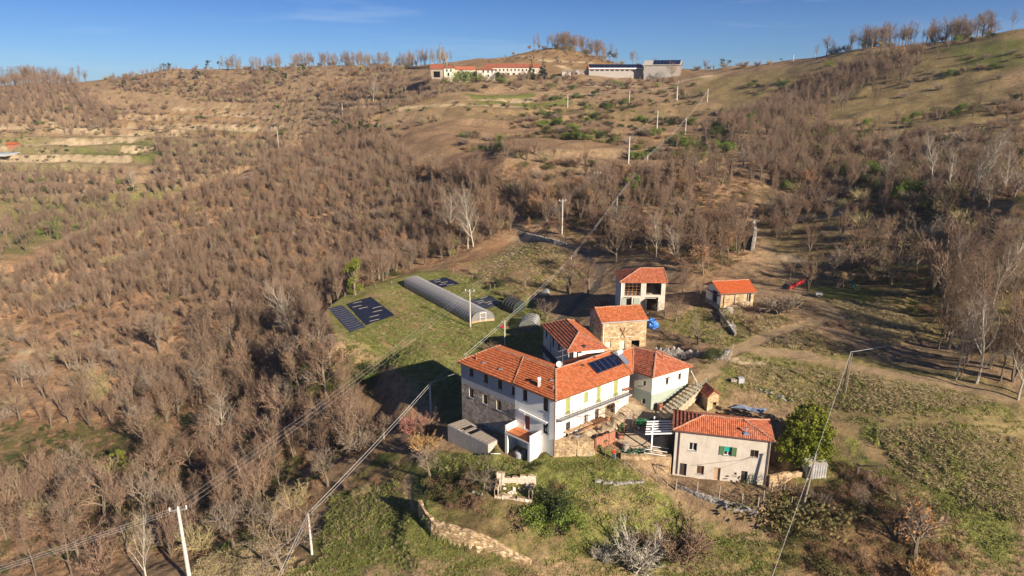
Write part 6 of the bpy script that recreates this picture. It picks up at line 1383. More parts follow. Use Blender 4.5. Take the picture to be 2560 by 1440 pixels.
# ------------------------------------------------------------------ hamlet on the hill
def far_house(name, label, xl, xr, pyb, pye, Y, dep, rise, wall, tile, hip=0.0, wins=(), skew=0.0, group=None, cat='house', over=.5, base_drop=4, wmat='dark'):
    base_drop = min(base_drop, 2.5)
    a = atY(xl, pyb, Y); b = atY(xr, pyb, Y+skew); e = CAMZ + ray((xl+xr)/2, pye)[2]/ray((xl+xr)/2, pye)[1]*Y
    d = Vector((b.x-a.x, b.y-a.y, 0)).normalized(); n = Vector((-d.y, d.x, 0)); c = b+n*dep; dd = a+n*dep
    g = Bld(name, label, cat, (a.x,a.y,a.z), [wall], group); L = (b-a).length
    g.wall(a, b, a.z-base_drop, e, [(x, y, w, h, wmat) for x, y, w, h in wins], 0)
    r0 = (a+dd)/2 + d*(hip*dep/2 - (0 if hip else over)); r1 = (b+c)/2 - d*(hip*dep/2 - (0 if hip else over)); r0.z = r1.z = e+rise
    ap = lambda r: None if hip else (r.x, r.y, r.z-.15)
    g.wall(b, c, a.z-base_drop, e, (), 0, apex=ap(r1)); g.wall(c, dd, a.z-base_drop, e, (), 0); g.wall(dd, a, a.z-base_drop, e, (), 0, apex=ap(r0))
    E_ = [Vector((p.x,p.y,e)) for p in (a,b,c,dd)]; E_[0] += -d*over-n*over; E_[1] += d*over-n*over; E_[2] += d*over+n*over; E_[3] += -d*over+n*over
    g.roof(E_[0],E_[1],r1,r0, course=.8, verge=(True,True)); g.roof(E_[2],E_[3],r0,r1, course=.8, verge=(True,True))
    if hip: g.roof(E_[1],E_[2],r1,r1+Vector((0,.02,0)), course=.8); g.roof(E_[3],E_[0],r0,r0+Vector((0,.02,0)), course=.8)
    g.done(tile); return g, a, b, c, dd, e, r0, r1
far_house('tower_house', 'cream house with a pyramid roof at the left end of the distant hamlet', 1110,1137,194,170,440,8,2.4,'cream','tile_old',1.0,[(1117,176,1,1.4),(1127,176,1,1.4),(1121,186,1.2,2.0)])
far_house('low_cream_house', 'low cream house with orange roof right of the pyramid-roofed house in the hamlet', 1137.5,1187,196,174,442,8,2.0,'cream','tile_red',0,[(1146,181,.9,1.2),(1157,181,.9,1.2),(1170,181,.9,1.2),(1150,190,1.1,2.0),(1165,190,1,1.4)])
far_house('white_house', 'small bright white house in the middle of the distant hamlet', 1193,1237,197,174.5,438,8,1.7,'oldwhite','tile_old',1.0,[(1208,179,1,1.3),(1220,179,1,1.3),(1221,189,1,1.4),(1230,179,.9,1.3)])
far_house('row_house', 'very long two-storey brick row house with red roof in the distant hamlet', 1216,1350,193,168.5,462,9,2.4,'greige','tile_old',0,[(1240+i*9.5,175,.9,1.3) for i in range(11)]+[(1243+i*14,186,1.4,1.8) for i in range(7)])
far_house('wooden_barn', 'dark open wooden barn at the far left of the hamlet', 1077,1108,196,172,440,8,2.8,'wood_old','tile_old',0,[(1092,186,4,3.5)],wmat='void')
g, a, b, c, dd, e, r0, r1 = far_house('long_shed', 'long pale shed with dark solar roof right of the hamlet', 1472,1607,191,173,452,12,3.0,'greystonewash','tile_red',0,[(1480+i*12.6,175.5,2.2,.9) for i in range(10)],cat='farm shed')
def solar(g, a, b, e, r0, r1, n=10, s0=.02, s1=.98):
    for k in range(n):
        t0, t1 = s0+(s1-s0)*k/n+.003, s0+(s1-s0)*(k+1)/n-.003; A_, B_ = Vector((a.x,a.y,e))+Vector((0,-.4,.25)), Vector((b.x,b.y,e))+Vector((0,-.4,.25)); lo = .06; hi = .95
        q = [A_.lerp(B_,t0).lerp(r0.lerp(r1,t0),lo), A_.lerp(B_,t1).lerp(r0.lerp(r1,t1),lo), A_.lerp(B_,t1).lerp(r0.lerp(r1,t1),hi), A_.lerp(B_,t0).lerp(r0.lerp(r1,t0),hi)]
        m = MB(); m.face([p+Vector((0,0,.25)) for p in q]); 
        for i in range(4): m.face([q[i]+Vector((0,0,.25)), q[i]+Vector((0,0,.1)), q[(i+1)%4]+Vector((0,0,.1)), q[(i+1)%4]+Vector((0,0,.25))])
        m.build('solar_panel', M['panel'], g.root)
solar(g, a, b, e, r0, r1); m = MB(); m.bar(a+Vector((0,-.5,4.8)), b+Vector((0,-.5,4.8)), .3, .6); m.build('fascia', M['paint_white'], g.root)
g, a, b, c, dd, e, r0, r1 = far_house('tall_barn', 'tall grey barn with solar roof and orange brick gable right of the long shed', 1609,1700,193,163,446,13,3.0,'greystonewash','concrete',0,(),skew=-6,cat='barn')
solar(g, a, b, e, r0, r1, 8, .25, .97)
m = MB(); q = [b+Vector((.06,0,-2)), c+Vector((.06,0,-2)), Vector((c.x+.06,c.y,e)), Vector((r1.x-.4,r1.y,r1.z-.1)), Vector((b.x+.06,b.y,e))]; m.face(q, 0, [(p.y,p.z) for p in q]); m.build('brick_gable', M['brick'], g.root)
far_house('block_hut', 'small grey concrete hut between the hamlet and the long shed', 1405,1428,190,178,452,5,.3,'concrete','concrete',0,(),cat='hut'); far_house('block_hut', 'wide low concrete outbuilding touching the left end of the long shed', 1430,1470,191,176,455,6,.3,'concrete','concrete',0,[(1440,185,2,2)],cat='hut')
far_house('orange_hut', 'tiny orange-roofed hut beside the bright green hedge at the left edge', 17,40,368,361,hit(28,368).y,4,1.2,'brick','tile_new',0,(),cat='hut')
# pool and hedge on the far left terrace
p = hit(14,392); t = thing('swimming_pool', p, 'bright blue rectangular pool at the left edge of the far terrace', 'pool'); m = MB(); z = gz(p.x,p.y)+1.2
m.box((p.x-9,p.y-7,z-1.6),(p.x+5,p.y+7,z)); m.build('pool_wall', M['greyplaster'], t); m = MB(); m.box((p.x-8.5,p.y-6.5,z+.01),(p.x+4.5,p.y+6.5,z+.06)); m.build('pool_water', simple('pool_blue', (.05,.35,.6), .15, .1, 1, .5), t)
# ------------------------------------------------------------------ plants: branching generator (numpy) and mesh library
def varied(name, a, bcol, rough=.9, leaf=False):
    """colour differs from plant to plant and a little inside each plant"""
    m, nt, b = new_mat(name, rough, .08); oi = nt.nodes.new('ShaderNodeObjectInfo').outputs['Random']
    n = noise(nt, 1.3 if not leaf else .9, 3, .6); f = mathn(nt, 'ADD', mathn(nt, 'MULTIPLY', oi, .65), mathn(nt, 'MULTIPLY', n, .5), True)
    nt.links.new(ramp(nt, f, [(.1, a), (.9, bcol)]), b.inputs['Base Color'])
    if leaf:
        L = nt.links; tr = nt.nodes.new('ShaderNodeBsdfTranslucent'); mx_ = nt.nodes.new('ShaderNodeMixShader'); mx_.inputs[0].default_value = .3
        L.new(b.inputs['Base Color'].links[0].from_socket, tr.inputs['Color']); L.new(b.outputs[0], mx_.inputs[1]); L.new(tr.outputs[0], mx_.inputs[2]); L.new(mx_.outputs[0], nt.nodes['Material Output'].inputs['Surface'])
    return m
M['twig'] = varied('twig_brown', (.14,.09,.06), (.28,.19,.122)); M['twig_mauve'] = varied('twig_mauve', (.165,.102,.07), (.29,.192,.13)); M['bark'] = varied('bark_grey_brown', (.11,.085,.06), (.22,.175,.125))
M['bark_pale'] = varied('bark_pale', (.33,.29,.22), (.48,.43,.34)); M['twig_pale'] = varied('twig_pale', (.19,.145,.105), (.30,.235,.175)); M['twig_olive'] = varied('twig_olive', (.24,.2,.1), (.36,.29,.15))
M['twig_orange'] = varied('twig_orange', (.34,.2,.08), (.44,.28,.12)); M['twig_red'] = varied('twig_red', (.3,.09,.07), (.4,.2,.15))
M['twig_silver'] = varied('twig_silver', (.34,.30,.24), (.46,.41,.34)); M['leaf_russet'] = varied('leaf_russet', (.30,.17,.085), (.44,.27,.15), .8, True); M['leaf_ivy'] = varied('leaf_ivy', (.07,.11,.02), (.2,.26,.05), .6, True)
M['leaf_laurel'] = varied('leaf_laurel', (.075,.10,.013), (.25,.265,.033), .5, True); M['leaf_bramble'] = varied('leaf_bramble', (.10,.105,.035), (.2,.17,.07), .8, True)
M['leaf_dark'] = varied('leaf_dark_green', (.035,.055,.02), (.08,.10,.035), .7, True); M['needle'] = varied('pine_needle', (.03,.05,.02), (.08,.105,.035), .8, True); M['needle_blue'] = varied('cedar_needle', (.03,.045,.035), (.07,.09,.06), .8, True)
M['straw'] = varied('dry_grass', (.38,.30,.155), (.54,.44,.25), .9, True); M['grass_g'] = varied('green_grass', (.15,.18,.045), (.33,.33,.11), .9, True); M['fern'] = varied('dead_bramble', (.2,.12,.07), (.34,.22,.13), .9, True)
M['leaf_persimmon'] = varied('leaf_sparse_rust', (.4,.12,.05), (.5,.25,.1), .8, True); M['leaf_lime'] = varied('leaf_lime', (.17,.19,.03), (.28,.3,.06), .6, True)
class Plant:
    def __init__(s, seed): s.r = np.random.RandomState(seed); s.rd = random.Random(seed); s.T = []; s.R = []; s.L = []; s.ends = []
    def grow(s, p, d, L, r, lv, spec):
        sp = spec[lv]; n = sp.get('n', 4); pts = [p]; rr = [r]; wig = sp.get('wig', .15); up = sp.get('up', .05); q = p; rd = s.rd
        for i in range(n):
            d = (d + Vector((rd.gauss(0,wig), rd.gauss(0,wig), rd.gauss(0,wig)+up))).normalized(); q = q + d*(L/n); pts.append(q); rr.append(r*(1-(i+1)/n*sp.get('tap', .75)))
        if sp.get('tube', False): s.T.append((pts, rr))
        else: s.R.append((pts, rr))
        if lv+1 < len(spec):
            nx = spec[lv+1]; c = nx['c']; c = c if isinstance(c, int) else rd.randint(*c); t0 = sp.get('from', .3)
            ph = rd.uniform(0, 6.28)
            for k in range(c):
                t = t0 + (1-t0)*(k+rd.random()*.8)/c; f_ = min(t*n, n-.001); i = int(f_); b = pts[i].lerp(pts[i+1], f_-i)
                dd = (pts[i+1]-pts[i]).normalized(); ph += 2.4+rd.uniform(-.5,.5); a = dd.orthogonal().normalized(); bb = dd.cross(a); ang = nx.get('ang', .8)*rd.uniform(.75,1.25)
                nd = dd*math.cos(ang)+(a*math.cos(ph)+bb*math.sin(ph))*math.sin(ang)
                Lr = nx.get('len', .5)*L*(1-nx.get('shape', .5)*(t-t0)/(1-t0+1e-6))*rd.uniform(.75,1.2)
                s.grow(b, nd, Lr, max(rr[i]*nx.get('rad', .6), .0065), lv+1, spec)
        else: s.ends.extend(pts[1:])
    def leaf(s, c, size, flat=0.0):
        s.L.append((c, size))
    def mesh(s, name, trunk_mat, twig_mat, leaf_mat=None, rw=1.6, split=False):
        V = []; F = []; mi = []
        def quad(a, b, c, d, m): n = len(V); V.extend((a, b, c, d)); F.append((n, n+1, n+2, n+3)); mi.append(m)
        for pts, rr in s.T:
            ns = 6 if rr[0] > .1 else 4 if rr[0] > .04 else 3; base = len(V)
            for i, p in enumerate(pts):
                d = (pts[min(i+1,len(pts)-1)]-pts[max(i-1,0)]).normalized(); a = d.orthogonal().normalized(); b = d.cross(a)
                for k in range(ns): t = 6.2832*k/ns; V.append(p+(a*math.cos(t)+b*math.sin(t))*rr[i])
            for i in range(len(pts)-1):
                for k in range(ns): F.append((base+i*ns+k, base+i*ns+(k+1)%ns, base+(i+1)*ns+(k+1)%ns, base+(i+1)*ns+k)); mi.append(0)
        nt_ = len(F)
        for pts, rr in s.R:
            side = Vector(s.r.normal(size=3)); 
            for i in range(len(pts)-1):
                d = pts[i+1]-pts[i]; w = d.cross(side).normalized(); quad(pts[i]-w*rr[i]*rw, pts[i]+w*rr[i]*rw, pts[i+1]+w*rr[i+1]*rw, pts[i+1]-w*rr[i+1]*rw, 1)
        for c, sz in s.L:
            a = Vector(s.r.normal(size=3)).normalized()*sz; b = a.cross(Vector(s.r.normal(size=3))).normalized()*sz*.6; quad(c-a, c-b, c+a, c+b, 2)
        mats = [M[trunk_mat], M[twig_mat], M[leaf_mat or twig_mat]]
        def mk(nm, fs, ms):
            used = sorted({v for f in fs for v in f}); ix = {v: i for i, v in enumerate(used)}; me = bpy.data.meshes.new(nm); me.from_pydata([tuple(V[v]) for v in used], [], [tuple(ix[v] for v in f) for f in fs])
            for m_ in mats: me.materials.append(m_)
            me.polygons.foreach_set('material_index', ms); me.update(); return me
        full = mk(name, F, mi); tr = mk(name+'_trunk', F[:nt_], mi[:nt_]) if nt_ else None; cr = mk(name+'_crown', F[nt_:], mi[nt_:]) if nt_ < len(F) else None
        return dict(full=full, trunk=tr, crown=cr, h=max(v.z for v in V))
def tree_spec(kind):
    if kind == 'slender': return [dict(n=7,tube=True,wig=.05,up=.02,**{'from':.28},tap=.8), dict(c=17,n=4,tube=True,ang=.55,len=.34,shape=.55,rad=.4,wig=.1,up=.12,**{'from':.15}), dict(c=8,n=3,ang=.6,len=.5,shape=.4,rad=.55,wig=.14,up=.08,**{'from':.1}), dict(c=8,n=2,ang=.6,len=.6,shape=.3,rad=.6,wig=.2,up=.1)]
    if kind == 'multi': return [dict(n=1,tube=True,wig=0,up=0,**{'from':.0},tap=.2), dict(c=6,n=7,tube=True,ang=.22,len=9.0,shape=.2,rad=.62,wig=.06,up=.04,**{'from':.35}), dict(c=14,n=3,ang=.55,len=.28,shape=.5,rad=.4,wig=.12,up=.1,**{'from':.1}), dict(c=9,n=2,ang=.6,len=.55,shape=.3,rad=.6,wig=.2)]
    if kind == 'round': return [dict(n=4,tube=True,wig=.06,up=.02,**{'from':.35},tap=.55), dict(c=9,n=5,tube=True,ang=.75,len=.72,shape=.35,rad=.5,wig=.12,up=.07,**{'from':.2}), dict(c=9,n=4,ang=.7,len=.5,shape=.4,rad=.5,wig=.15,up=.06,**{'from':.15}), dict(c=8,n=3,ang=.7,len=.5,shape=.3,rad=.55,wig=.2), dict(c=3,n=1,ang=.7,len=.5,rad=.7,wig=.2)]
    if kind == 'pale': return [dict(n=8,tube=True,wig=.07,up=.03,**{'from':.2},tap=.8), dict(c=14,n=5,tube=True,ang=.65,len=.42,shape=.5,rad=.5,wig=.1,up=.12,**{'from':.2}), dict(c=9,n=4,tube=True,ang=.6,len=.45,shape=.4,rad=.45,wig=.15,up=.06,**{'from':.15}), dict(c=8,n=3,ang=.6,len=.5,shape=.3,rad=.5,wig=.2,up=.05,**{'from':.1}), dict(c=4,n=1,ang=.6,len=.5,rad=.6,wig=.2)]
    if kind == 'gnarl': return [dict(n=4,tube=True,wig=.1,up=.0,**{'from':.5},tap=.35), dict(c=7,n=7,tube=True,ang=.9,len=1.9,shape=.2,rad=.55,wig=.22,up=.12,**{'from':.25}), dict(c=9,n=5,tube=True,ang=.8,len=.4,shape=.4,rad=.45,wig=.22,up=.1,**{'from':.15}), dict(c=8,n=3,ang=.8,len=.45,shape=.3,rad=.55,wig=.3), dict(c=3,n=2,ang=.8,len=.5,rad=.7,wig=.3)]
    if kind == 'shrub': return [dict(n=1,tube=True,wig=0,up=0,**{'from':.0},tap=.1), dict(c=15,n=4,ang=.75,len=4.2,shape=.1,rad=.5,wig=.14,up=.1,**{'from':.2}), dict(c=10,n=3,ang=.6,len=.45,shape=.3,rad=.6,wig=.18,up=.05,**{'from':.1}), dict(c=8,n=2,ang=.6,len=.5,shape=.3,rad=.7,wig=.25)]
def make(kind, seed, h, r, tm, wm, lm=None, leaves=0, lsz=.12, rw=1.6):
    p = Plant(seed); L0 = {'slender':.92,'multi':.1,'round':.5,'pale':.9,'gnarl':.3,'shrub':.18}[kind]*h
    p.grow(Vector((0,0,-.25)), Vector((0,0,1)), L0, r, 0, tree_spec(kind))
    if leaves:
        for _ in range(leaves): e_ = p.rd.choice(p.ends); p.leaf(e_+Vector((p.rd.gauss(0,.12), p.rd.gauss(0,.12), p.rd.gauss(0,.12))), lsz*p.rd.uniform(.6,1.3))
    return p.mesh('bare_tree_'+kind if not lm else 'tree_'+kind, tm, wm, lm, rw)
def clumps(seed, centers, n, lsz, leaf, trunk=None, tm='bark', wig=1.0):
    """foliage made of leaf-sized faces packed round many clump centres"""
    p = Plant(seed); rs = p.r
    if trunk: p.T.append(trunk)
    for c, rad in centers:
        k = int(n*rad*rad)
        for _ in range(k):
            d = Vector(rs.normal(size=3)).normalized()*(rad*(rs.rand()**.4)*wig); p.leaf(Vector(c)+Vector((d.x, d.y, d.z*.85)), lsz*(.6+.8*rs.rand()))
        if trunk: p.T.append(([Vector((0,0,c[2]*.35)), Vector(c)], [.07,.02]))
    return p.mesh('leafy_plant', tm, tm, leaf)
LIB = {}
def lib(k, lst): LIB[k] = lst
lib('slender', [make('slender', 10+i, 8, .11, 'bark', 'twig_mauve' if i % 2 else 'twig', rw=1.5) for i in range(5)])
lib('multi', [make('multi', 20+i, 7.5, .16, 'bark', 'twig' if i % 2 else 'twig_mauve', rw=1.6) for i in range(3)])
lib('round', [make('round', 30+i, 7, .17, 'bark', ('twig','twig_mauve','twig_pale')[i], rw=1.3) for i in range(3)])
lib('pale', [make('pale', 40+i, 14, .17, 'bark_pale', 'twig_pale', rw=1.6) for i in range(3)])
lib('tall', [make('pale', 140+i, 13, .15, 'bark', 'twig_mauve' if i % 2 else 'twig', rw=1.7) for i in range(4)])
lib('gnarl', [make('gnarl', 50, 6.5, .17, 'bark', 'twig', rw=1.2), make('gnarl', 51, 6.5, .11, 'bark', 'twig_pale', rw=1.2), make('gnarl', 52, 6, .16, 'bark', 'twig_olive')])
lib('shrub', [make('shrub', 60+i, 3.2, .1, 'bark', ('twig','twig_mauve','twig_olive','twig_pale')[i], rw=1.6) for i in range(4)])
lib('shrub_silver', [make('shrub', 68, 3.2, .1, 'bark', 'twig_silver', rw=1.6)]); lib('shrub_red', [make('shrub', 66, 3.2, .1, 'bark', 'twig_red')]); lib('shrub_orange', [make('shrub', 67, 3.2, .12, 'bark', 'twig_orange', rw=2.2)])
lib('russet', [make('round', 70+i, 7, .16, 'bark', 'twig', 'leaf_russet', 1900, .09) for i in range(2)]+[make('slender', 73, 7, .12, 'bark', 'twig', 'leaf_russet', 1600, .09)])
lib('persimmon', [make('round', 76, 5.5, .16, 'bark', 'twig_pale', 'leaf_persimmon', 260, .09)])
rs_ = np.random.RandomState(4)
def rc(n, rx, rz, z0, rr=(.5,1.0)): return [((rs_.normal()*rx*.5, rs_.normal()*rx*.5, z0+rs_.rand()*rz), rs_.uniform(*rr)) for _ in range(n)]
lib('ivy', [clumps(80, [((rs_.normal()*.45, rs_.normal()*.45, z), .75-.03*z+.2*rs_.rand()) for z in np.linspace(.6, 8, 13)]+[((rs_.normal()*1.3, rs_.normal()*1.3, rs_.uniform(4,7.5)), .6) for _ in range(6)], 210, .15, 'leaf_ivy', ([Vector((0,0,-.3)), Vector((.1,0,8))], [.25,.05]))])
lib('ivy_lime', [clumps(81, [((rs_.normal()*.5, rs_.normal()*.5, z), .9) for z in np.linspace(.8, 7, 9)]+[((rs_.normal()*1.1, rs_.normal()*1.1, rs_.uniform(4,7)), .7) for _ in range(5)], 230, .14, 'leaf_lime', ([Vector((0,0,-.3)), Vector((.1,0,7))], [.25,.05]))])
lib('bramble', [clumps(82+i, [((rs_.normal()*1.1, rs_.normal()*1.1, .2+.5*rs_.rand()), .55+.4*rs_.rand()) for _ in range(10)], 210, .085, ('leaf_bramble','fern','leaf_dark','leaf_bramble')[i]) for i in range(4)])
lib('bush', [clumps(88+i, [((rs_.normal()*.8, rs_.normal()*.8, .4+1.6*rs_.rand()), .6+.35*rs_.rand()) for _ in range(14)], 300, .09, ('leaf_dark','leaf_ivy')[i], ([Vector((0,0,-.3)), Vector((0,0,1.6))], [.1,.05])) for i in range(2)])
def pine(seed, h, mat, kind='scots'):
    p = Plant(seed); rs = p.r; p.T.append(([Vector((0,0,-.5)), Vector((.1,0,h*.5)), Vector((0,.1,h))], [h*.022, h*.016, .03]))
    if kind == 'scots':
        cs = [((rs.normal()*h*.13, rs.normal()*h*.13, h*rs.uniform(.5,.97)), h*rs.uniform(.07,.12)) for _ in range(15)]
    else:
        cs = []
        for i in range(16):
            z = h*(.12+.86*i/16); R_ = h*.25*(1-i/16.5)
            for k in range(max(2, int(7*(1-i/17)))): a = rs.uniform(0, 6.28); cs.append(((math.cos(a)*R_*.7, math.sin(a)*R_*.7, z-R_*.15), max(.3, R_*.42)))
    for c, rad in cs:
        p.T.append(([Vector((0,0,c[2]-rad*.3)), Vector(c)], [.06,.02]))
        for _ in range(int(max(30, 90*rad*rad))): d = rs.normal(size=3); d /= np.linalg.norm(d); d *= rad*rs.rand()**.45; p.leaf(Vector((c[0]+d[0], c[1]+d[1], c[2]+d[2]*.55)), .22*rs.uniform(.6,1.3))
    return p.mesh('pine', 'bark', 'bark', mat)
lib('pine', [pine(90+i, 9, 'needle') for i in range(3)]); lib('spruce', [pine(95, 12, 'needle', 'fir'), pine(96, 13, 'needle_blue', 'fir')])
def tuft(seed, mat, n=46, h=.55, sp=.35):
    p = Plant(seed); rd = p.rd
    for _ in range(n):
        a = rd.uniform(0,6.28); b = Vector((rd.gauss(0,sp*.4), rd.gauss(0,sp*.4), -.05)); d = Vector((math.cos(a)*rd.uniform(.2,.8), math.sin(a)*rd.uniform(.2,.8), 1)).normalized(); L = h*rd.uniform(.5,1.15)
        p.R.append(([b, b+d*L*.6, b+d*L*.6+Vector((d.x*1.2,d.y*1.2,.15)).normalized()*L*.45], [.014,.011,.003]))
    return p.mesh('tuft', mat, mat, None, 1.5)
lib('tuft', [tuft(101,'straw'), tuft(102,'straw',40,.45), tuft(103,'grass_g',46,.35,.5), tuft(104,'grass_g',40,.28,.5), tuft(105,'fern',40,.5)])
# ------------------------------------------------------------------ placing plants
BLOCK = [np.array([xy(p) for p in q]) for q in ([MA, MB_, MC, Cb, Bb, Ab],)]
prs = np.random.RandomState(2024)
def avoid(x, y, m=1.5):
    ok = np.ones(len(x), bool)
    for o in HOUSES: ok &= sdf(o, x, y) > m
    for pl, hw, c, s_ in LINES_W:
        if c in (TRACK, ROAD_SHADED) or hw in (1.0, 2.2): d, _ = line_d(pl, x, y); ok &= d > hw + .8
    ok &= sdf(np.array(YARD), x, y) > 1.0
    return ok
HOUSES = []
for o in list(bpy.data.objects):
    if o.parent is None and o.get('category') in ('farmhouse','house','barn','cottage','shed','farm shed','outbuilding','ruin','greenhouse','ground sheet','hut','steps','stair','playset'):
        pts = []
        for ch in o.children:
            if ch.type == 'MESH' and ch.name.split('.')[0] in ('wall','cover','fabric','flight','step','post'):
                b_ = np.array([(v.co.x, v.co.y) for v in ch.data.vertices]) + np.array([o['_org'][0], o['_org'][1]]); pts.append(b_)
        if pts:
            q = np.concatenate(pts); 
            # convex hull
            q = sorted({(round(a,2), round(b,2)) for a, b in q}); 
            def half(ps):
                h = []
                for p in ps:
                    while len(h) > 1 and (h[-1][0]-h[-2][0])*(p[1]-h[-2][1])-(h[-1][1]-h[-2][1])*(p[0]-h[-2][0]) <= 0: h.pop()
                    h.append(p)
                return h[:-1]
            HOUSES.append(np.array(half(q)+half(q[::-1])))
def scatter(poly, spacing, jit=.9, thin=None, keep=1.0):
    W_ = hits(poly)[:, :2]; lo, hi = W_.min(0), W_.max(0); nx = int((hi[0]-lo[0])/spacing)+1; ny = int((hi[1]-lo[1])/spacing)+1
    gx, gy = np.meshgrid(np.arange(nx), np.arange(ny)); x = lo[0]+(gx.ravel()+.5+(prs.rand(nx*ny)-.5)*jit)*spacing; y = lo[1]+(gy.ravel()+.5+(prs.rand(nx*ny)-.5)*jit)*spacing
    k = sdf(W_, x, y) < 0; x, y = x[k], y[k]; k = avoid(x, y); x, y = x[k], y[k]
    if thin: n_ = fbm(x, y, thin, 2, 41); k = prs.rand(len(x)) < np.clip((n_-.25)*3.2, .22, 1)*keep; x, y = x[k], y[k]
    elif keep < 1: k = prs.rand(len(x)) < keep; x, y = x[k], y[k]
    return x, y
def rowline(pix, spacing, wid=3):
    W_ = hits(pix)[:, :2]; out = []
    for a, b in zip(W_[:-1], W_[1:]):
        L = np.hypot(*(b-a)); n = max(1, int(L/spacing))
        for k in range(n): p = a+(b-a)*(k+prs.rand())/n+prs.normal(size=2)*wid; out.append(p)
    out = np.array(out); return out[:, 0], out[:, 1]
TREES = []   # kind, x, y, height, group label
def add(xs, ys, mix, hr, where):
    ks = list(mix); w = np.array([mix[k] for k in ks], float); w /= w.sum(); c = prs.choice(len(ks), len(xs), p=w)
    for x, y, i in zip(xs, ys, c):
        h = float(prs.uniform(*hr)); h = min(h*.35, 1.9) if ks[i] == 'bramble' else min(h*.65, 4.5) if ks[i] == 'shrub' else min(h*.6, 3.6) if ks[i] == 'bush' else min(h*.85, 6.5) if ks[i] == 'russet' else h
        TREES.append([ks[i], float(x), float(y), h, where])
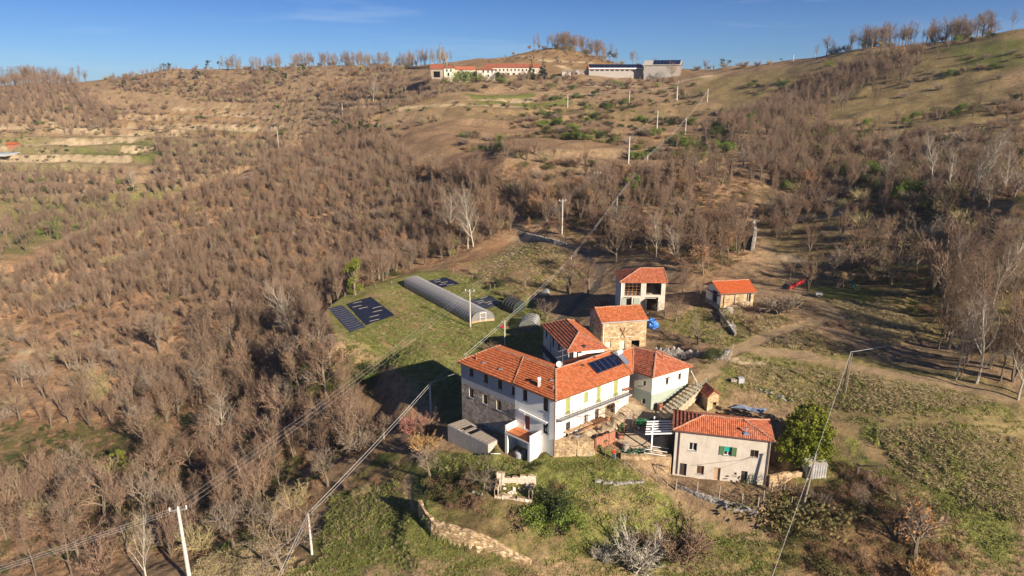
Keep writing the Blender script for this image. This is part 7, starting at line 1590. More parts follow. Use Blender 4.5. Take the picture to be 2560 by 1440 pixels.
WOODS = [
 ('on the long wooded spur', [(0,705),(150,632),(350,530),(600,448),(830,322),(960,345),(1050,430),(1150,470),(1200,560),(1080,640),(960,700),(860,745),(780,790),(640,760),(500,740),(300,750),(0,790)], 2.5, None, {'slender':5,'multi':5,'shrub':2,'round':.6,'russet':.3}, (4,7.5)),
 ('on the leaf-covered slope of the spur', [(0,790),(300,750),(500,740),(700,770),(620,880),(480,860),(300,900),(0,960)], 4.0, 26, {'slender':3,'multi':3,'round':.6,'shrub':1.5,'russet':.3}, (3.5,6)),
 ('in the ravine left of the garden', [(560,800),(700,765),(800,775),(800,860),(870,1000),(960,1070),(900,1130),(820,1180),(760,1270),(600,1300),(420,1270),(330,1130),(380,960),(500,880)], 3.0, 20, {'tall':2.5,'slender':2,'multi':4,'round':2.5,'shrub':2,'russet':.35,'bramble':1.5}, (7,11)),
 ('on the lower left slope', [(0,930),(380,900),(380,1020),(250,1080),(0,1060)], 3.8, 18, {'multi':3,'slender':2,'round':2,'shrub':2}, (6,9)),
 ('in the lower left corner', [(0,1230),(250,1190),(430,1290),(640,1320),(700,1290),(760,1330),(700,1400),(500,1390),(430,1440),(0,1440)], 3.2, 18, {'multi':3,'round':3,'shrub':3,'bramble':1.5}, (6,9)),
 ('in the wood above the lane', [(1000,440),(1240,436),(1500,480),(1560,600),(1560,650),(1500,600),(1400,575),(1290,540),(1200,560),(1150,470)], 2.8, 40, {'tall':1,'slender':3,'multi':4,'round':3,'russet':.9,'shrub':1}, (6.5,10)),
 ('in the wood behind the barns', [(1420,480),(1620,450),(1880,420),(2060,480),(1880,545),(1860,650),(1760,690),(1690,650),(1600,640),(1540,600)], 2.8, 40, {'tall':1,'slender':4,'multi':5,'round':2,'russet':1.0,'shrub':1}, (6.5,9.5)),
 ('on the right-hand flank of the valley', [(1790,310),(1960,240),(2080,180),(2320,130),(2260,215),(2050,300),(2100,340),(1990,400),(2130,470),(1990,490),(1880,470),(1830,400)], 2.9, 45, {'slender':4,'multi':5,'round':2}, (5.5,8)),
 ('in the shaded belt on the right slope', [(2010,335),(2240,300),(2560,235),(2560,285),(2250,325),(2060,365)], 4.6, None, {'multi':3,'bush':2,'shrub':3}, (3.5,5.5)),
 ('in the brush below the right slope', [(2000,345),(2560,300),(2560,340),(2100,350)], 5.0, None, {'shrub':5,'multi':1}, (3,4.5)),
 ('among the pale trees on the right', [(2030,370),(2560,350),(2560,560),(2300,530),(2130,480)], 3.8, None, {'multi':3,'shrub':3,'round':2,'bush':.8}, (5,7.5)),
 ('on the slope behind the play frame', [(1990,600),(2150,570),(2450,600),(2560,640),(2560,960),(2400,930),(2280,780),(2240,700),(2050,690)], 3.8, 24, {'round':3,'multi':3,'shrub':3,'gnarl':1}, (5.5,9)),
 ('in the thicket at the lower right', [(1930,1240),(2100,1190),(2260,1240),(2380,1400),(2380,1440),(2020,1440),(1900,1330)], 3.6, None, {'shrub':5,'bramble':5,'round':.7,'bush':.3}, (2.5,4)),
 ('among the bushes below the farmhouse', [(1060,1190),(1230,1180),(1240,1250),(1420,1250),(1440,1300),(1300,1300),(1090,1250)], 2.6, None, {'bramble':6,'shrub':1.2}, (2.0,3)),
 ('below the front house fence', [(1480,1280),(1620,1290),(1760,1290),(1800,1340),(1600,1340)], 6, None, {'bramble':2,'shrub':2}, (1.6,2.6)),
 ('on the bramble bank left of the garden', [(770,860),(830,865),(940,910),(935,960),(880,1000),(760,990),(740,900)], 1.6, None, {'bramble':8,'shrub':1,'bush':.4}, (3.5,5.4)),
 ('in the scrub below the bramble bank', [(900,1130),(1000,1140),(1000,1190),(900,1250),(870,1230)], 2.8, None, {'bramble':2,'shrub':4}, (2,3)),
 ('on the far left hillside', [(0,212),(175,207),(300,300),(250,330),(0,330)], 4.4, 60, {'slender':4,'multi':5}, (7,11)),
 ('on the far slope below the left ridge', [(270,205),(430,178),(700,172),(1000,172),(1010,235),(880,250),(700,255),(560,262),(430,235),(300,230)], 3.6, 50, {'slender':3,'multi':4,'shrub':4,'russet':1.2,'pine':.25}, (4,7.5)),
 ('in the far wood left of the spur crest', [(390,345),(560,335),(690,350),(820,310),(600,430),(350,510),(390,420)], 3.6, 40, {'slender':4,'multi':4,'shrub':1}, (6,10)),
 ('in the valley beyond the spur', [(0,430),(320,430),(340,510),(150,610),(0,650)], 4.2, 40, {'slender':3,'multi':4,'round':2,'bush':.5}, (6,10)),
 ('on the scrubby slope under the hamlet', [(900,215),(1080,205),(1190,215),(1060,255),(900,300),(850,310),(760,290)], 3.0, None, {'shrub':5,'multi':3,'slender':1}, (3,6)),
 ('on the hill behind the hamlet', [(1210,155),(1340,128),(1500,140),(1540,160),(1420,165)], 8, None, {'shrub':3,'russet':2}, (2.5,4.5)),
 ('around the far barns', [(1240,200),(1700,195),(1760,230),(1500,245),(1250,225)], 6, 30, {'shrub':4,'round':2,'bush':1.5,'multi':1}, (3.5,7)),
 ('on the dry terraces', [(1200,240),(1780,240),(1780,300),(1500,330),(1200,300)], 10, 30, {'shrub':4,'bush':1.2}, (1.6,3.5)),
 ('at the lower edge of the brown field', [(1180,385),(1400,400),(1620,425),(1700,420),(1560,450),(1300,440)], 3.8, None, {'shrub':3,'multi':3,'bush':1.5,'bramble':2}, (4,7)),
 ('on the scarp right of the brown field', [(1740,330),(1800,320),(1830,390),(1700,400),(1640,395)], 5, None, {'multi':3,'bush':2}, (4,7)),
 ('on the knoll where the lane enters the wood', [(1125,575),(1190,540),(1275,545),(1290,590),(1200,605),(1110,650)], 2.8, None, {'multi':4,'round':3,'slender':3,'russet':1,'shrub':2}, (5,9)),
 ('along the lane above the orchard', [(1290,560),(1420,590),(1440,640),(1370,620),(1300,600)], 4, None, {'round':3,'multi':3,'russet':1.2,'shrub':2}, (4,7)),
 ('scattered over the far left slope', [(180,215),(430,200),(700,240),(800,290),(690,330),(330,325),(200,300)], 8, 30, {'shrub':5,'multi':2,'slender':1}, (3,6)),
 ('on the leafy slope between spur and field', [(840,310),(960,300),(1130,300),(1000,330),(1010,390),(900,380)], 5, 20, {'shrub':5,'multi':3,'russet':1}, (3,6)),
 ('on the saddle by the left ridge', [(230,300),(420,260),(400,330),(240,340)], 6, 30, {'round':3,'multi':2,'shrub':2}, (5,8)),
 ('on the grassy right hill', [(1830,190),(2300,110),(2560,100),(2560,230),(2260,260),(1980,240)], 13, 40, {'shrub':5,'round':1.5,'bush':1}, (2.5,5)),
 ('in the scrub around the pools', [(30,320),(400,318),(700,330),(690,370),(400,410),(30,410)], 11, 25, {'shrub':5,'bush':1.5}, (1.5,3.5)),
 ('in the scrub beside the steep track', [(1880,400),(1960,330),(2120,330),(2150,470),(2010,560),(1930,650),(1880,560),(1990,490),(1900,450)], 3.3, None, {'shrub':4,'multi':4,'slender':2,'bush':.4}, (4.5,7.5)),
 ('on the slope right of the track', [(1930,580),(2150,560),(2450,600),(2560,640),(2300,640),(2000,610)], 6, 20, {'shrub':5,'multi':2}, (2.5,5)),
 ('on the slope above the track bend', [(1900,480),(2130,480),(2560,560),(2560,620),(2200,560),(1900,545)], 5, 20, {'shrub':4,'multi':3,'slender':1}, (3.5,6.5)),
 ('in the tall belt at the right edge', [(2330,720),(2560,700),(2560,1000),(2440,985),(2350,930)], 3.4, 30, {'tall':5,'multi':2,'slender':2,'pale':.4}, (8,14)),
 ('on the bank behind the lawn', [(1690,700),(1760,690),(1770,780),(1690,760)], 4, None, {'multi':3,'slender':2,'shrub':1}, (4,6.5)),
 ('on the bank below the cottage', [(1870,790),(1960,800),(2080,850),(1980,870),(1880,850)], 3.4, None, {'bramble':3,'shrub':3}, (1.6,2.8)),
 ('on the bank beside the track', [(1990,760),(2100,770),(2150,830),(2060,830)], 3.4, None, {'bramble':2,'shrub':4}, (1.8,3)),
 ('above the dry-stone bank', [(1630,850),(1700,850),(1800,880),(1790,900),(1640,880)], 2.4, None, {'bramble':3,'shrub':3}, (1.4,2.6)),
 ('on the hedge bank by the orchard', [(1150,672),(1190,680),(1290,730),(1330,770),(1300,775),(1240,735),(1160,690)], 2.2, None, {'bramble':5,'shrub':3,'bush':1}, (1.8,2.8)),
 ('by the roadside below the lane', [(1380,640),(1480,660),(1470,700),(1400,720)], 5, None, {'round':2,'shrub':2}, (4,6)),
]
for where, poly, sp, thin, mix, hr in WOODS:
    xs, ys = scatter(poly, sp, thin=thin); add(xs, ys, mix, hr, where)
for where, pix, sp, wd_, mix, hr in [
 ('in the skyline row on the left ridge', [(0,212),(80,206),(170,202)], 1.5, 6, {'slender':3,'tall':4,'round':2}, (12,17)),
 ('in the skyline row along the middle ridge', [(570,172),(700,164),(850,160),(1040,166)], 1.3, 6, {'slender':3,'tall':4,'round':3,'shrub':3}, (7,14)),
 ('in the low skyline scrub on the left ridge', [(260,200),(330,194),(430,173),(560,172)], 6, 5, {'shrub':4,'multi':2}, (4,7)),
 ('in the skyline row on the right-hand hill', [(2180,114),(2280,100),(2380,88),(2460,78)], .75, 4, {'slender':3,'tall':4,'round':4,'shrub':2}, (6.5,12)),
 ('at the lower end of the right skyline row', [(2060,140),(2130,124),(2200,112)], 1.8, 3, {'tall':3,'round':4,'shrub':3}, (7,11)),
 ('in the dense grove on the hilltop', [(1372,121),(1420,124),(1470,134),(1515,150)], .6, 7, {'slender':5,'tall':3,'round':2,'shrub':2}, (10,14)),
 ('in the sparse row on the hilltop', [(1290,124),(1372,120)], 9, 3, {'multi':3,'russet':2}, (5,8)),
 ('in the skyline scrub behind the far barns', [(1540,158),(1620,160),(1730,168),(1830,166),(1960,154)], 8, 4, {'multi':2,'shrub':4,'pine':.5}, (4,8)),
 ('along the shaded terrace hedge', [(1290,290),(1400,300),(1480,305)], 3.0, 2, {'bush':4,'shrub':1}, (3,4.5)),
 ('along the upper terrace hedge', [(1500,250),(1640,255),(1740,262)], 4, 2, {'bush':2,'shrub':3}, (2,3.5)),
 ('along the lower terrace hedge', [(1480,310),(1600,330),(1680,345)], 3.2, 2, {'shrub':3,'bush':1.5}, (2,4)),
 ('along the far field bank', [(830,292),(1000,280),(1200,275)], 6, 3, {'shrub':4,'bush':1}, (2,4)),
 ('on the bank of the second terrace', [(1130,262),(1300,270),(1420,266)], 3.5, 2, {'shrub':3,'bush':1}, (2,4)),
 ('on the dark bank of the right terraces', [(1860,212),(1920,214),(1985,212)], 2.2, 1.5, {'bush':3,'shrub':2}, (2.5,4)),
 ('on the lower dark bank of the right terraces', [(1870,232),(1950,228),(2010,218)], 2.4, 1.5, {'bush':2,'shrub':3}, (2,3.5)),
 ('on the bank below the far barns', [(1560,222),(1660,236),(1760,240)], 2.6, 2, {'bush':2,'shrub':4}, (2.5,5)),
 ('along the hedged edge of the grassy hill', [(2240,215),(2400,185),(2560,150)], 2.6, 2, {'bush':1.5,'shrub':3}, (2.5,5)),
 ('along the upper edge of the grassy hill', [(2270,128),(2400,108),(2480,92)], 2.0, 1.5, {'shrub':4,'bush':1}, (2,4)),
 ('under the hamlet', [(1120,205),(1180,208),(1260,204),(1340,202),(1460,198)], 2.4, 3.5, {'shrub':2,'bush':1,'multi':2,'round':2}, (4,8)),
 ('behind the hamlet', [(1040,172),(1080,168),(1130,162)], 3, 3, {'multi':3,'slender':3}, (9,15)),
 ('in the bright hedge at the left edge', [(0,357),(60,352)], 2.2, 2, {'ivy_lime':5}, (3.5,4.5)),
 ('along the garden edge', [(880,740),(960,700),(1010,672)], 3.0, 1.5, {'multi':4,'round':3,'bramble':1}, (6,9)),
 ('at the edge of the leaf-strewn strip', [(1030,672),(1100,650),(1140,625)], 3.0, 2.0, {'multi':4,'slender':3,'ivy':.7}, (6,9)),
 ]:
    xs, ys = rowline(pix, sp, wd_); add(xs, ys, mix, hr, where)
# shrubs and brambles on the steep faces of the field terraces
for poly, rf, mix, hr, where in (([(900,240),(1780,235),(1990,290),(1830,400),(1250,410),(1000,380),(900,300)], riser1, {'shrub':5,'bush':2.5,'bramble':3}, (2.5,6), 'on the terrace banks of the open fields'), ([(180,260),(760,250),(740,330),(400,410),(0,420),(0,330)], riser2, {'shrub':5,'bush':1.2,'bramble':2}, (2.5,5.5), 'on the terrace banks of the far left slope')):
    x, y = scatter(poly, 2.6); zb_ = _base(x, y); st, amp, fr, m_ = rf(x, y, zb_); k = (fr > .86) & (m_ > .3) & (fbm(x, y, 30, 2, 61) > .42); add(x[k], y[k], mix, hr, where)
# ---- specimens that can be told apart: px base, py base, py top, kind, variant, label, category
SPEC = [
 (735,857,692,'pale',0,'tall pale-barked leafless tree at the left edge of the garden','bare_tree'), (718,852,740,'pale',1,'smaller pale tree leaning left of the tallest pale tree by the garden','bare_tree'),
 (1126,596,455,'pale',2,'broad white-limbed leafless tree at the head of the garden','bare_tree'), (1170,622,452,'pale',1,'left one of two slim pale birches beyond the greenhouse','bare_tree'), (1184,618,470,'pale',0,'right one of two slim pale birches beyond the greenhouse','bare_tree'),
 (2215,484,350,'pale',2,'broad white bare tree leaning left on the right slope','bare_tree'), (2325,470,318,'pale',0,'tall white bare tree left of the pale grove','bare_tree'), (2372,482,360,'pale',1,'thin white bare tree between the two largest white trees','bare_tree'), (2432,505,305,'pale',0,'tallest white bare tree of the grove on the right slope','bare_tree'), (2455,500,345,'pale',2,'white bare tree touching the right side of the tallest one','bare_tree'), (2508,492,352,'pale',1,'white bare tree at the right edge of the photo','bare_tree'),
 (1640,645,520,'pale',1,'pale thin tree in front of the wood above the open barn','bare_tree'), (1690,660,560,'pale',0,'small pale tree right of the open barn roof','bare_tree'), (335,480,410,'pale',2,'white dead-looking tree in the valley beyond the spur','bare_tree'), (934,250,180,'pale',1,'white slender tree below the left ridge','bare_tree'), (1910,0,0,None,0,'',''),
 (1425,735,664,'round',2,'round-headed brown leafless tree by the lane','bare_tree'), (1368,802,742,'gnarl',0,'dark crooked bare tree beside the small pale tunnel','bare_tree'), (1312,716,660,'round',1,'spreading bare fruit tree in the orchard','bare_tree'), (1470,735,640,'round',0,'bare tree standing right of the lane above the orchard','bare_tree'),
 (1745,862,768,'gnarl',2,'olive-tinged wide bare tree on the lawn','bare_tree'), (1690,805,735,'round',1,'thin bare tree at the back of the lawn','bare_tree'), (1660,795,745,'gnarl',1,'pale twisted bare tree beside the open barn doors','bare_tree'), (1540,655,560,'round',0,'brown bare tree left of the open barn roof','bare_tree'),
 (1745,672,600,'multi',1,'pale-stemmed clump behind the lawn','bare_tree'), (900,1118,995,'round',1,'broad mauve leafless tree in front of the dark shadow','bare_tree'), (880,1115,1010,'round',2,'pinkish bare tree touching the broad mauve tree','bare_tree'), (960,1100,1030,'round',0,'small brown bare tree at the end of the broad mauve tree','bare_tree'),
 (1075,1200,1095,'round',2,'spreading olive-brown tree below the concrete outbuilding','bare_tree'), (1210,1230,1150,'gnarl',1,'low pale tangled tree left of the ruin','bare_tree'), (820,1215,1105,'round',2,'upright bare tree at the edge of the green slope','bare_tree'), (700,1225,1090,'tall',0,'tall brown leafless tree in the ravine crossed by thin power lines','bare_tree'), (640,1290,1130,'multi',0,'tall many-stemmed tree in the ravine','bare_tree'), (560,1240,1090,'multi',2,'many-stemmed tree left of the tall ravine trees','bare_tree'),
 (705,1432,1255,'gnarl',1,'pale gnarled walnut tree left of the thin foreground pole','bare_tree'), (370,1460,1290,'pale',0,'yellowish lichen-covered bare tree left of the corner pole','bare_tree'), (180,1440,1250,'tall',1,'tall bare tree near the lower left corner','bare_tree'), (90,1440,1290,'tall',3,'bare tree nearest the lower left corner','bare_tree'), (560,1130,960,'pale',2,'olive-twigged large tree above the lime shrub','bare_tree'), (400,880,760,'round',2,'pale round tree on the leaf-covered slope','bare_tree'),
 (1590,1432,1305,'shrub_silver',0,'silver-grey leafless shrub in the centre foreground','shrub'), (1510,1410,1350,'shrub_silver',0,'smaller grey leafless shrub left of the silver-grey one','shrub'), (2140,1190,1105,'gnarl',0,'leaning old fruit tree right of the tin shed','bare_tree'), (2285,1400,1240,'persimmon',0,'fruit tree with a few rust-red leaves at the lower right','fruit_tree'), (1700,1400,1290,'shrub',0,'thin brown shrub left of the falling cable','shrub'), (1745,1380,1320,'shrub',1,'small mauve shrub beside the falling cable','shrub'),
 (2440,960,700,'pale',0,'very tall pale bare tree at the right edge below the slope','bare_tree'), (2390,950,740,'pale',2,'tall thin bare tree left of the very tall pale one','bare_tree'), (2500,955,720,'tall',2,'tall rounded bare tree at the far right','bare_tree'), (2545,1000,760,'pale',1,'tall bare tree cut by the right edge of the photo','bare_tree'),
 (2168,705,575,'gnarl',0,'dark wide-crowned bare tree behind the play frame','bare_tree'), (2225,712,600,'gnarl',2,'olive-tinted spreading tree right of the play frame','bare_tree'), (2020,728,618,'multi',1,'grey many-stemmed tree above the red implement','bare_tree'), (1975,700,640,'multi',0,'small many-stemmed tree beside the track','bare_tree'), (1950,785,720,'shrub',3,'small leafless sapling between cottage and track','shrub'), (2265,570,520,'round',1,'dark small tree alone on the open slope','bare_tree'),
 (1508,778,735,'shrub_red',0,'reddish leafless shrub between the two barns','shrub'), (1036,1085,1022,'shrub_red',0,'crimson-twigged shrub beside the shadowed pole','shrub'), (1060,1082,1030,'shrub',1,'mauve shrub touching the crimson-twigged shrub','shrub'), (1060,1135,1085,'shrub_orange',0,'orange-twigged willow shrub left of the concrete outbuilding','shrub'), (2300,1455,1400,'shrub_orange',0,'bright orange-stemmed shrub at the lower right edge','shrub'), (1228,880,850,'shrub',0,'small bare shrub showing over the farmhouse roof','shrub'), (1830,805,760,'shrub',2,'small olive shrub at the foot of the stone stair','shrub'),
 (888,738,640,'ivy_lime',0,'yellow-green ivy-covered trunk at the garden edge','ivy_tree'), (1130,640,585,'ivy',0,'ivy-covered trunk under the broad white-limbed tree','ivy_tree'), (1873,335,272,'ivy',0,'dark ivy-covered tree on the right flank of the valley','ivy_tree'), (1715,398,340,'ivy',0,'narrow dark ivy-covered tree beside the brown field','ivy_tree'), (2075,365,315,'ivy',0,'small green ivy-covered tree below the shaded belt','ivy_tree'), (1585,500,430,'ivy',0,'ivy-clad tree in the middle of the wood','ivy_tree'), (145,600,540,'ivy',0,'green ivy-clad tree in the far left valley','ivy_tree'),
 (310,1180,1120,'ivy_lime',0,'lime-green leafy shrub on the lower left slope','leafy_shrub'), (335,1195,1150,'ivy_lime',0,'second lime-green leafy shrub touching the first','leafy_shrub'), (1785,900,870,'bush',0,'dark green bush on the dry-stone bank','leafy_shrub'), (700,200,0,None,0,'',''),
 (1395,1300,1232,'bush',0,'dark evergreen bush right of the ruin','leafy_shrub'), (1360,1310,1262,'bush',1,'olive evergreen bush just below the ruin','leafy_shrub'), (1430,1310,1250,'bush',1,'bright olive bush at the right end of the evergreen clump','leafy_shrub'), (1385,1335,1290,'bush',1,'lowest green bush of the clump below the ruin','leafy_shrub'), (1950,1290,1225,'bramble',0,'golden-brown leafy shrub beside the leaning pole','leafy_shrub'),
 (521,174,150,'pine',0,'first small pine from the left on the bare part of the ridge','pine_tree'), (549,174,152,'pine',1,'middle small pine on the bare part of the ridge','pine_tree'), (572,173,156,'pine',2,'third small pine on the bare part of the ridge','pine_tree'), (412,178,158,'pine',0,'dark pine at the left end of the ridge scrub','pine_tree'), (425,180,156,'pine',1,'second dark pine at the left end of the ridge scrub','pine_tree'),
 (1522,156,127,'pine',1,'wide dark pine at the right foot of the hill','pine_tree'), (1533,157,132,'pine',2,'smaller pine touching the wide pine at the foot of the hill','pine_tree'), (1805,167,146,'pine',0,'left one of the two umbrella pines on the skyline','pine_tree'), (1823,167,149,'pine',2,'right one of the two umbrella pines on the skyline','pine_tree'), (1952,158,145,'pine',1,'tiny pine on the skyline beside the slim pole','pine_tree'), (2160,128,100,'pine',2,'dark pine under the right skyline row','pine_tree'),
 (838,334,298,'pine',0,'leftmost pine of the clump on the spur','pine_tree'), (872,350,306,'pine',1,'tallest pine of the clump on the spur','pine_tree'), (905,347,300,'pine',2,'dense pine in the middle of the clump on the spur','pine_tree'), (925,345,308,'pine',0,'pine right of the middle of the clump on the spur','pine_tree'), (946,345,305,'pine',1,'rightmost pine of the clump on the spur','pine_tree'),
 (497,205,175,'pine',2,'green pine high on the far left slope','pine_tree'), (455,200,178,'pine',1,'green pine beside the bare ridge saddle','pine_tree'), (680,198,168,'pine',0,'pine in the russet wood below the ridge','pine_tree'), (757,200,160,'pine',1,'tall pine in the russet wood below the ridge','pine_tree'), (715,215,180,'pine',2,'lower pine in the russet wood below the ridge','pine_tree'), (312,222,200,'pine',0,'small pine beside the dry saddle','pine_tree'), (168,214,195,'pine',2,'dark pine at the end of the left skyline row','pine_tree'),
 (1328,197,147,'spruce',0,'dark spruce in front of the long row house','conifer'), (1357,199,140,'spruce',1,'tallest blue-green cedar beside the long row house','conifer'), (1176,205,172,'bush',0,'dark evergreen between the cream and the white houses','leafy_shrub'), (1160,210,175,'bush',1,'dark evergreen in front of the low cream house','leafy_shrub'), (1246,200,178,'bush',0,'dark evergreen right of the small white house','leafy_shrub'),
 (1083,172,112,'pale',2,'tall feathery tree left of the hamlet','bare_tree'), (1100,172,103,'pale',1,'tallest feathery tree left of the hamlet','bare_tree'), (1118,170,118,'pale',0,'third feathery tree nearest the hamlet','bare_tree'), (1582,160,122,'round',0,'round bare tree on the skyline above the long shed','bare_tree'), (1680,195,150,'round',1,'dark bare tree in front of the tall barn','bare_tree'), (2432,138,100,'round',0,'solitary dark tree on the right grassy hill','bare_tree'), (2505,150,90,'tall',1,'large solitary tree near the right edge of the grassy hill','bare_tree'), (2470,86,22,'tall',0,'tallest bare tree on the right skyline','bare_tree'), (2530,72,20,'tall',1,'last bare tree on the right skyline','bare_tree'), (2215,112,48,'tall',2,'first tall tree of the dense right skyline row','bare_tree'), (213,200,170,'multi',2,'lone bare tree on the dry saddle of the left ridge','bare_tree'),
]
# ---- build: individuals
LINKED = {}
def proto(kind, var): return LIB[kind][var % len(LIB[kind])]
CAT = {'tall':'bare_tree','slender':'bare_tree','multi':'bare_tree','round':'bare_tree','pale':'bare_tree','gnarl':'bare_tree','shrub':'shrub','shrub_silver':'shrub','shrub_red':'shrub','shrub_orange':'shrub','russet':'russet_tree','persimmon':'fruit_tree','ivy':'ivy_tree','ivy_lime':'ivy_tree','bramble':'leafy_shrub','bush':'leafy_shrub','pine':'pine_tree','spruce':'conifer'}
CATW = {'bare_tree':'tree','shrub':'shrub','russet_tree':'tree','fruit_tree':'tree','ivy_tree':'tree','leafy_shrub':'bush','pine_tree':'pine','conifer':'conifer'}
def plant(kind, var, loc, h, label, name=None, group=None, rz=None, wide=1.0):
    L_ = proto(kind, var); s = h/L_['h']; root = empty(name or CAT[kind], loc, label, CATW[name or CAT[kind]], group, rz if rz is not None else prs.rand()*6.28); root.scale = (s*wide, s*wide, s)
    lowveg = CAT[kind] in ('shrub','leafy_shrub')
    for part, key in (('trunk','trunk'),('crown','crown')):
        if L_[key] is None: continue
        o = bpy.data.objects.new('stems' if lowveg and part == 'trunk' else 'foliage' if CAT[kind] == 'leafy_shrub' else part, L_[key]); COL.objects.link(o); o.parent = root
    return root
for px, pyb, pyt, kind, var, label, nm in SPEC:
    if kind is None: continue
    p = hit(px, pyb); r_ = ray(px, pyt); h = CAMZ + r_[2]/r_[1]*p.y - p.z
    wide = {'multi':1.1,'gnarl':1.15,'shrub':1.3,'shrub_silver':.95,'bush':1.1,'bramble':1.2}.get(kind, 1.0)
    plant(kind, var, p, max(1.2, h), label, nm, {'bare_tree':'leafless trees','shrub':'leafless shrubs','pine_tree':'pines','leafy_shrub':'evergreen bushes','ivy_tree':'ivy-covered trees','conifer':'conifers','fruit_tree':'fruit trees'}[nm], wide=wide)
# ---- the big laurel-like evergreen beside the front house
lp = Plant(7); lr = lp.r; lp.T.append(([Vector((0,0,-.5)), Vector((.1,0,3.5))], [.3,.15]))
for cx, cy, rad, hh in ((0,0,1.9,8.4),(-1.9,-.6,1.5,6.2),(1.8,-.2,1.7,7.2),(-.8,-1.6,1.4,5.0),(1.0,-1.5,1.5,5.6),(2.9,.5,1.2,5.6),(-2.8,.2,1.1,4.4),(0.2,1.6,1.6,7.4),(-1.2,1.0,1.5,7.0),(2.4,1.4,1.2,6.6)):
    lp.T.append(([Vector((cx*.2,cy*.2,.3)), Vector((cx,cy,hh*.8))], [.12,.03]))
    for z in np.arange(.9, hh, .55):
        u = (z-.9)/(hh-.9); R_ = rad*(.7+.5*math.sin(u*2.6))*(1-u**2.2)*.9*lr.uniform(.8,1.15)+.1
        for k in range(5):
            if lr.rand() < .3: continue
            a = lr.uniform(0,6.28); c = Vector((cx+math.cos(a)*R_*.75, cy+math.sin(a)*R_*.75, z+lr.uniform(-.25,.25))); q = R_*.38+.12
            for _ in range(int(60*q*q)+14): d = Vector(lr.normal(size=3)).normalized()*q*(lr.rand()**.35); lp.leaf(c+d, .17*lr.uniform(.6,1.3))
LIB['laurel'] = [lp.mesh('laurel', 'bark', 'bark', 'leaf_laurel')]; CAT['laurel'] = 'evergreen_tree'; CATW['evergreen_tree'] = 'tree'
p = on_ground(2008,1162,-.8); r_ = ray(2008,990); plant('laurel', 0, p, CAMZ+r_[2]/r_[1]*(p.y+1)-p.z, 'big glossy yellow-green evergreen tree right of the front house', rz=0.3, wide=1.05)
# ---- scattered plants: nearest as individuals, the rest as woods
xs = np.array([t[1] for t in TREES]); ys = np.array([t[2] for t in TREES]); zs = ground(xs, ys)
for t, z in zip(TREES, zs): t.append(float(z))
dist_ = np.hypot(xs, ys); size = np.array([t[3] for t in TREES])/dist_
az = np.abs(np.arctan2(xs, ys)) < R(39); order = np.argsort(-size)
LIM = {'bare_tree': 215, 'shrub': 170, 'russet_tree': 60, 'leafy_shrub': 170, 'pine_tree': 20, 'ivy_tree': 20}; used = {k: 0 for k in LIM}; rest = []
LOOK = {'tall':'tall leafless tree','slender':'slender leafless tree','multi':'many-stemmed leafless tree','round':'round-crowned leafless tree','gnarl':'crooked leafless tree','pale':'pale leafless tree','shrub':'leafless brown shrub','russet':'small oak holding russet leaves','bramble':'low bramble clump','bush':'dark green bush','pine':'small dark pine','ivy':'ivy-covered tree','ivy_lime':'bright green leafy bush'}
for i in order:
    kind, x, y, h, where, z = TREES[i]; c = CAT[kind]
    var = int(prs.randint(0, 8))
    if az[i] and used[c] < LIM[c]:
        used[c] += 1
        plant(kind, var, (x, y, z-.05), h, LOOK[kind]+' '+where, group=LOOK[kind]+' '+where)
    else: rest.append((kind, var, x, y, z, h))
print('TREES', len(TREES), used, 'rest', len(rest))
# ---- instanced masses
def gn_mass(name, label, cat, kinds, pts):
    """pts: (variant index, x, y, z, rot, sx, sz)"""
    me = bpy.data.meshes.new(name); P_ = np.array(pts, float); me.from_pydata(P_[:, 1:4].tolist(), [], [])
    for nm, tp, dat in (('var','INT',P_[:,0].astype(int)),):
        a = me.attributes.new(nm, tp, 'POINT'); a.data.foreach_set('value', dat)
    a = me.attributes.new('rot', 'FLOAT_VECTOR', 'POINT'); a.data.foreach_set('vector', np.stack([P_[:,4]*0, P_[:,4]*0, P_[:,4]], 1).ravel())
    a = me.attributes.new('scl', 'FLOAT_VECTOR', 'POINT'); a.data.foreach_set('vector', np.stack([P_[:,5], P_[:,5], P_[:,6]], 1).ravel())
    o = bpy.data.objects.new(name, me); COL.objects.link(o); tag(o, label, cat, kind='stuff')
    g = bpy.data.node_groups.new(name, 'GeometryNodeTree'); g.interface.new_socket('Geometry', in_out='INPUT', socket_type='NodeSocketGeometry'); g.interface.new_socket('Geometry', in_out='OUTPUT', socket_type='NodeSocketGeometry')
    N = g.nodes; i_ = N.new('NodeGroupInput'); o_ = N.new('NodeGroupOutput'); iop = N.new('GeometryNodeInstanceOnPoints'); jn = N.new('GeometryNodeJoinGeometry')
    for ob in kinds[::-1]:
        oi = N.new('GeometryNodeObjectInfo'); oi.inputs['Object'].default_value = ob; oi.inputs['As Instance'].default_value = True; g.links.new(oi.outputs['Geometry'], jn.inputs[0])
    def na(nm, tp): n = N.new('GeometryNodeInputNamedAttribute'); n.data_type = tp; n.inputs['Name'].default_value = nm; return n.outputs['Attribute']
    g.links.new(i_.outputs[0], iop.inputs['Points']); g.links.new(jn.outputs[0], iop.inputs['Instance']); iop.inputs['Pick Instance'].default_value = True
    g.links.new(na('var','INT'), iop.inputs['Instance Index']); g.links.new(na('scl','FLOAT_VECTOR'), iop.inputs['Scale'])
    er = N.new('FunctionNodeEulerToRotation'); g.links.new(na('rot','FLOAT_VECTOR'), er.inputs[0]); g.links.new(er.outputs[0], iop.inputs['Rotation'])
    g.links.new(iop.outputs[0], o_.inputs[0]); md = o.modifiers.new('scatter', 'NODES'); md.node_group = g; return o
VAROBJ = {}
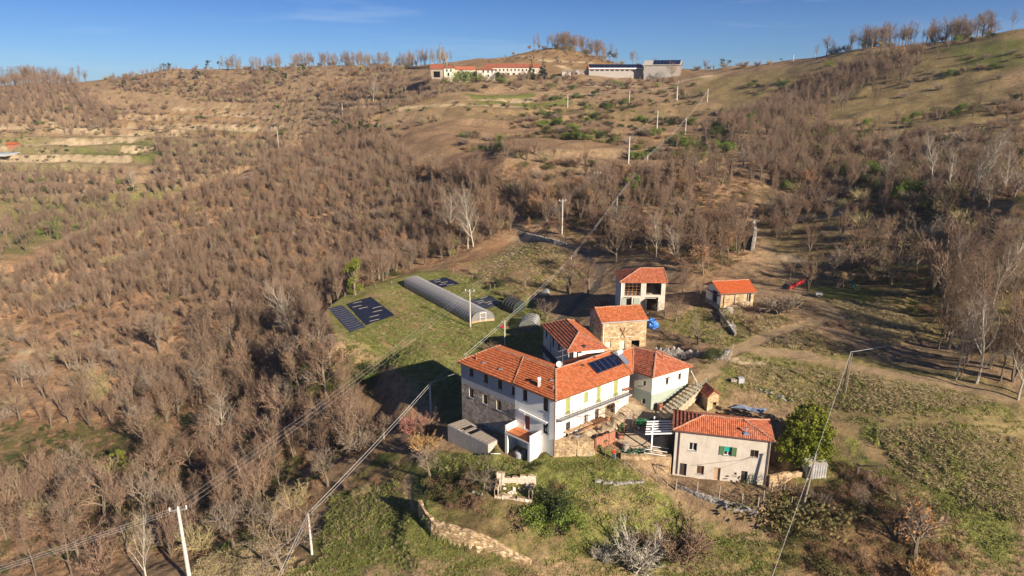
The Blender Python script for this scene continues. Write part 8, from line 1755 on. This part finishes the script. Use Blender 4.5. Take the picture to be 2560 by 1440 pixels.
def vobj(kind, v):
    k = (kind, v % len(LIB[kind]))
    if k not in VAROBJ: VAROBJ[k] = bpy.data.objects.new('source_'+kind, LIB[kind][k[1]]['full'])
    return VAROBJ[k]
def mass(name, label, cat, items):
    obs = []; pts = []
    for kind, v, x, y, z, h in items:
        ob = vobj(kind, v)
        if ob not in obs: obs.append(ob)
        s = h/LIB[kind][v % len(LIB[kind])]['h']; pts.append((obs.index(ob), x, y, z, prs.rand()*6.28, s*(1.15 if kind in ('multi','shrub') else 1), s))
    if pts: gn_mass(name, label, cat, obs, pts)
far = [t for t in rest if t[3] > 330]; mid = [t for t in rest if t[3] <= 330]
bare = ('tall','slender','multi','round','gnarl','pale')
mass('far_woodland', 'leafless woods on the distant ridges and far hillsides', 'woodland', [t for t in far if t[0] in bare+('russet',)])
mass('spur_woodland', 'dense young leafless wood covering the spur and valley slopes', 'woodland', [t for t in mid if t[0] in bare+('russet',)])
mass('scrub', 'brown scrub and bushes scattered over the slopes', 'scrub', [t for t in rest if t[0] not in bare+('russet',)])
# ---- undergrowth, straw banks and grass
def cover(name, label, zones, mixes, hr):
    items = []
    for poly, sp, mix in zones:
        x, y = scatter(poly, sp, thin=7 if name == 'dry_grass' else None); z = ground(x, y); ks = list(mix); w = np.array([mix[k] for k in ks], float); w /= w.sum(); c = prs.choice(len(ks), len(x), p=w)
        for a, b, zz, k in zip(x, y, z, c): kk, v = ks[k]; items.append((kk, v, a, b, zz-.03, prs.uniform(*hr)*mixes.get(kk, 1)))
    print(name, len(items)); mass(name, label, 'ground cover', items)
T0,T1,T2,T3,T4 = [('tuft', i) for i in range(5)]; B0,B1,B2 = [('bramble', i) for i in range(3)]
cover('dry_grass', 'tall straw-coloured grass on the banks around the farm', [
 ([(1840,910),(2080,930),(2330,965),(2480,1010),(2240,1035),(2060,1015),(1860,975)], .37, {T0:5,T1:5,T3:.8}),
 ([(1850,790),(1960,790),(2080,850),(2200,885),(2100,900),(1860,865)], .5, {T0:4,T1:4,T4:1.5}),
 ([(2060,755),(2200,745),(2340,830),(2250,870),(2120,825)], .5, {T0:5,T1:4}),
 ([(2180,1075),(2400,1080),(2560,1100),(2560,1310),(2420,1265),(2280,1190)], .37, {T0:5,T1:5,T3:1.5}),
 ([(1430,1230),(1600,1215),(1720,1270),(1700,1320),(1500,1310)], .6, {T0:5,T1:4,T3:2,T4:.5}),
 ([(1850,560),(1950,640),(2250,620),(2200,700),(2000,700)], 1.1, {T0:3,T1:3,T4:3}),
 ([(440,1500),(520,1390),(650,1340),(800,1440),(700,1520)], .55, {T0:4,T1:4}),
 ([(820,850),(880,860),(950,905),(880,915)], .6, {T0:4,T1:4,T3:2}),
 ], {}, (.28,.52))
cover('green_grass', 'green grass with dry stalks on the slopes below the farmhouse and in the garden', [
 ([(560,1500),(800,1400),(830,1240),(1000,1200),(1040,1290),(1110,1370),(1340,1430),(1400,1350),(1600,1340),(1900,1300),(1950,1440),(1950,1520),(1200,1540)], .52, {T2:5,T3:5,T1:2,T4:1}),
 ([(1100,1150),(1380,1150),(1540,1150),(1660,1220),(1500,1220),(1300,1190),(1100,1220)], .5, {T2:4,T3:5,T1:2,T4:1}),
 ([(2150,1130),(2300,1200),(2560,1350),(2560,1440),(2400,1440),(2300,1330)], .55, {T2:5,T3:5,T1:1.5}),
 ([(828,860),(1000,830),(1180,830),(1370,830),(1300,900),(1145,1000),(1040,970),(950,905)], .75, {T2:3,T3:5,T1:1}),
 ([(840,770),(1050,690),(1190,690),(1330,750),(1380,800),(1200,860),(900,850)], .9, {T3:4,T1:1.2}),
 ([(1140,660),(1290,600),(1440,630),(1470,700),(1300,740)], 1.1, {T3:2,T1:3}), ([(1640,815),(1760,765),(1850,800),(1840,870),(1740,850)], .8, {T3:2,T1:2}),
 ([(1840,880),(2560,1000),(2560,1120),(2100,1060),(1800,980)], 1.0, {T3:3,T1:2}),
 ], {}, (.16,.34))
cover('undergrowth', 'brown brambles and dead leaves on the wood floor and shady banks', [
 ([(1070,1210),(1250,1180),(1430,1240),(1480,1310),(1400,1340),(1120,1270)], 1.0, {B0:4,B1:3,T4:4,T1:2}),
 ([(380,1000),(560,860),(760,870),(930,1000),(960,1080),(850,1150),(780,1290),(560,1330),(360,1240)], 2.3, {B0:2,B1:5,B2:2,T4:3}),
 ([(1950,1180),(2150,1160),(2420,1330),(2440,1440),(1960,1440),(1900,1300)], 1.2, {B0:3,B1:5,B2:.5,T4:3,T1:2}),
 ([(0,1050),(360,1060),(420,1260),(600,1340),(500,1400),(0,1440)], 2.4, {B0:3,B1:4,B2:2,T4:3}),
 ([(1000,440),(1500,480),(1560,640),(1290,540),(1150,470)], 2.3, {B1:5,B0:2,B2:1}),
 ([(1420,480),(1880,430),(1860,650),(1760,690),(1540,600)], 2.3, {B1:5,B0:2,B2:1}),
 ([(880,740),(1030,660),(1130,600),(1150,520),(1000,560),(850,700)], 2.6, {B1:4,B0:3,B2:2}),
 ([(0,700),(600,450),(900,480),(800,760),(400,900),(0,960)], 5.5, {B1:6,B0:1}),
 ([(1990,600),(2560,640),(2560,960),(2280,780)], 2.2, {B0:3,B1:4,B2:1,T4:3}),
 ([(2000,430),(2560,400),(2560,600),(2200,550)], 2.4, {B0:3,B1:3,B2:2}),
 ], {'tuft':.5,'bramble':1}, (.5,1.1))
# ------------------------------------------------------------------ the air itself
hz = MB(); hz.box((-2600, -40, -140), (2600, 950, 130)); ho = hz.build('haze', []); ho['kind'] = 'stuff'; ho['label'] = 'thin bluish haze over the valley'
hm = bpy.data.materials.new('haze'); hm.use_nodes = True; hn = hm.node_tree; hn.nodes.clear(); hout = hn.nodes.new('ShaderNodeOutputMaterial'); hv = hn.nodes.new('ShaderNodeVolumePrincipled')
hv.inputs['Color'].default_value = (.80, .88, 1.0, 1); hv.inputs['Density'].default_value = 0.00011; hv.inputs['Anisotropy'].default_value = 0.2
hn.links.new(hv.outputs[0], hout.inputs['Volume']); ho.data.materials.append(hm)

for o_ in bpy.data.objects:
    if '_org' in o_: del o_['_org']
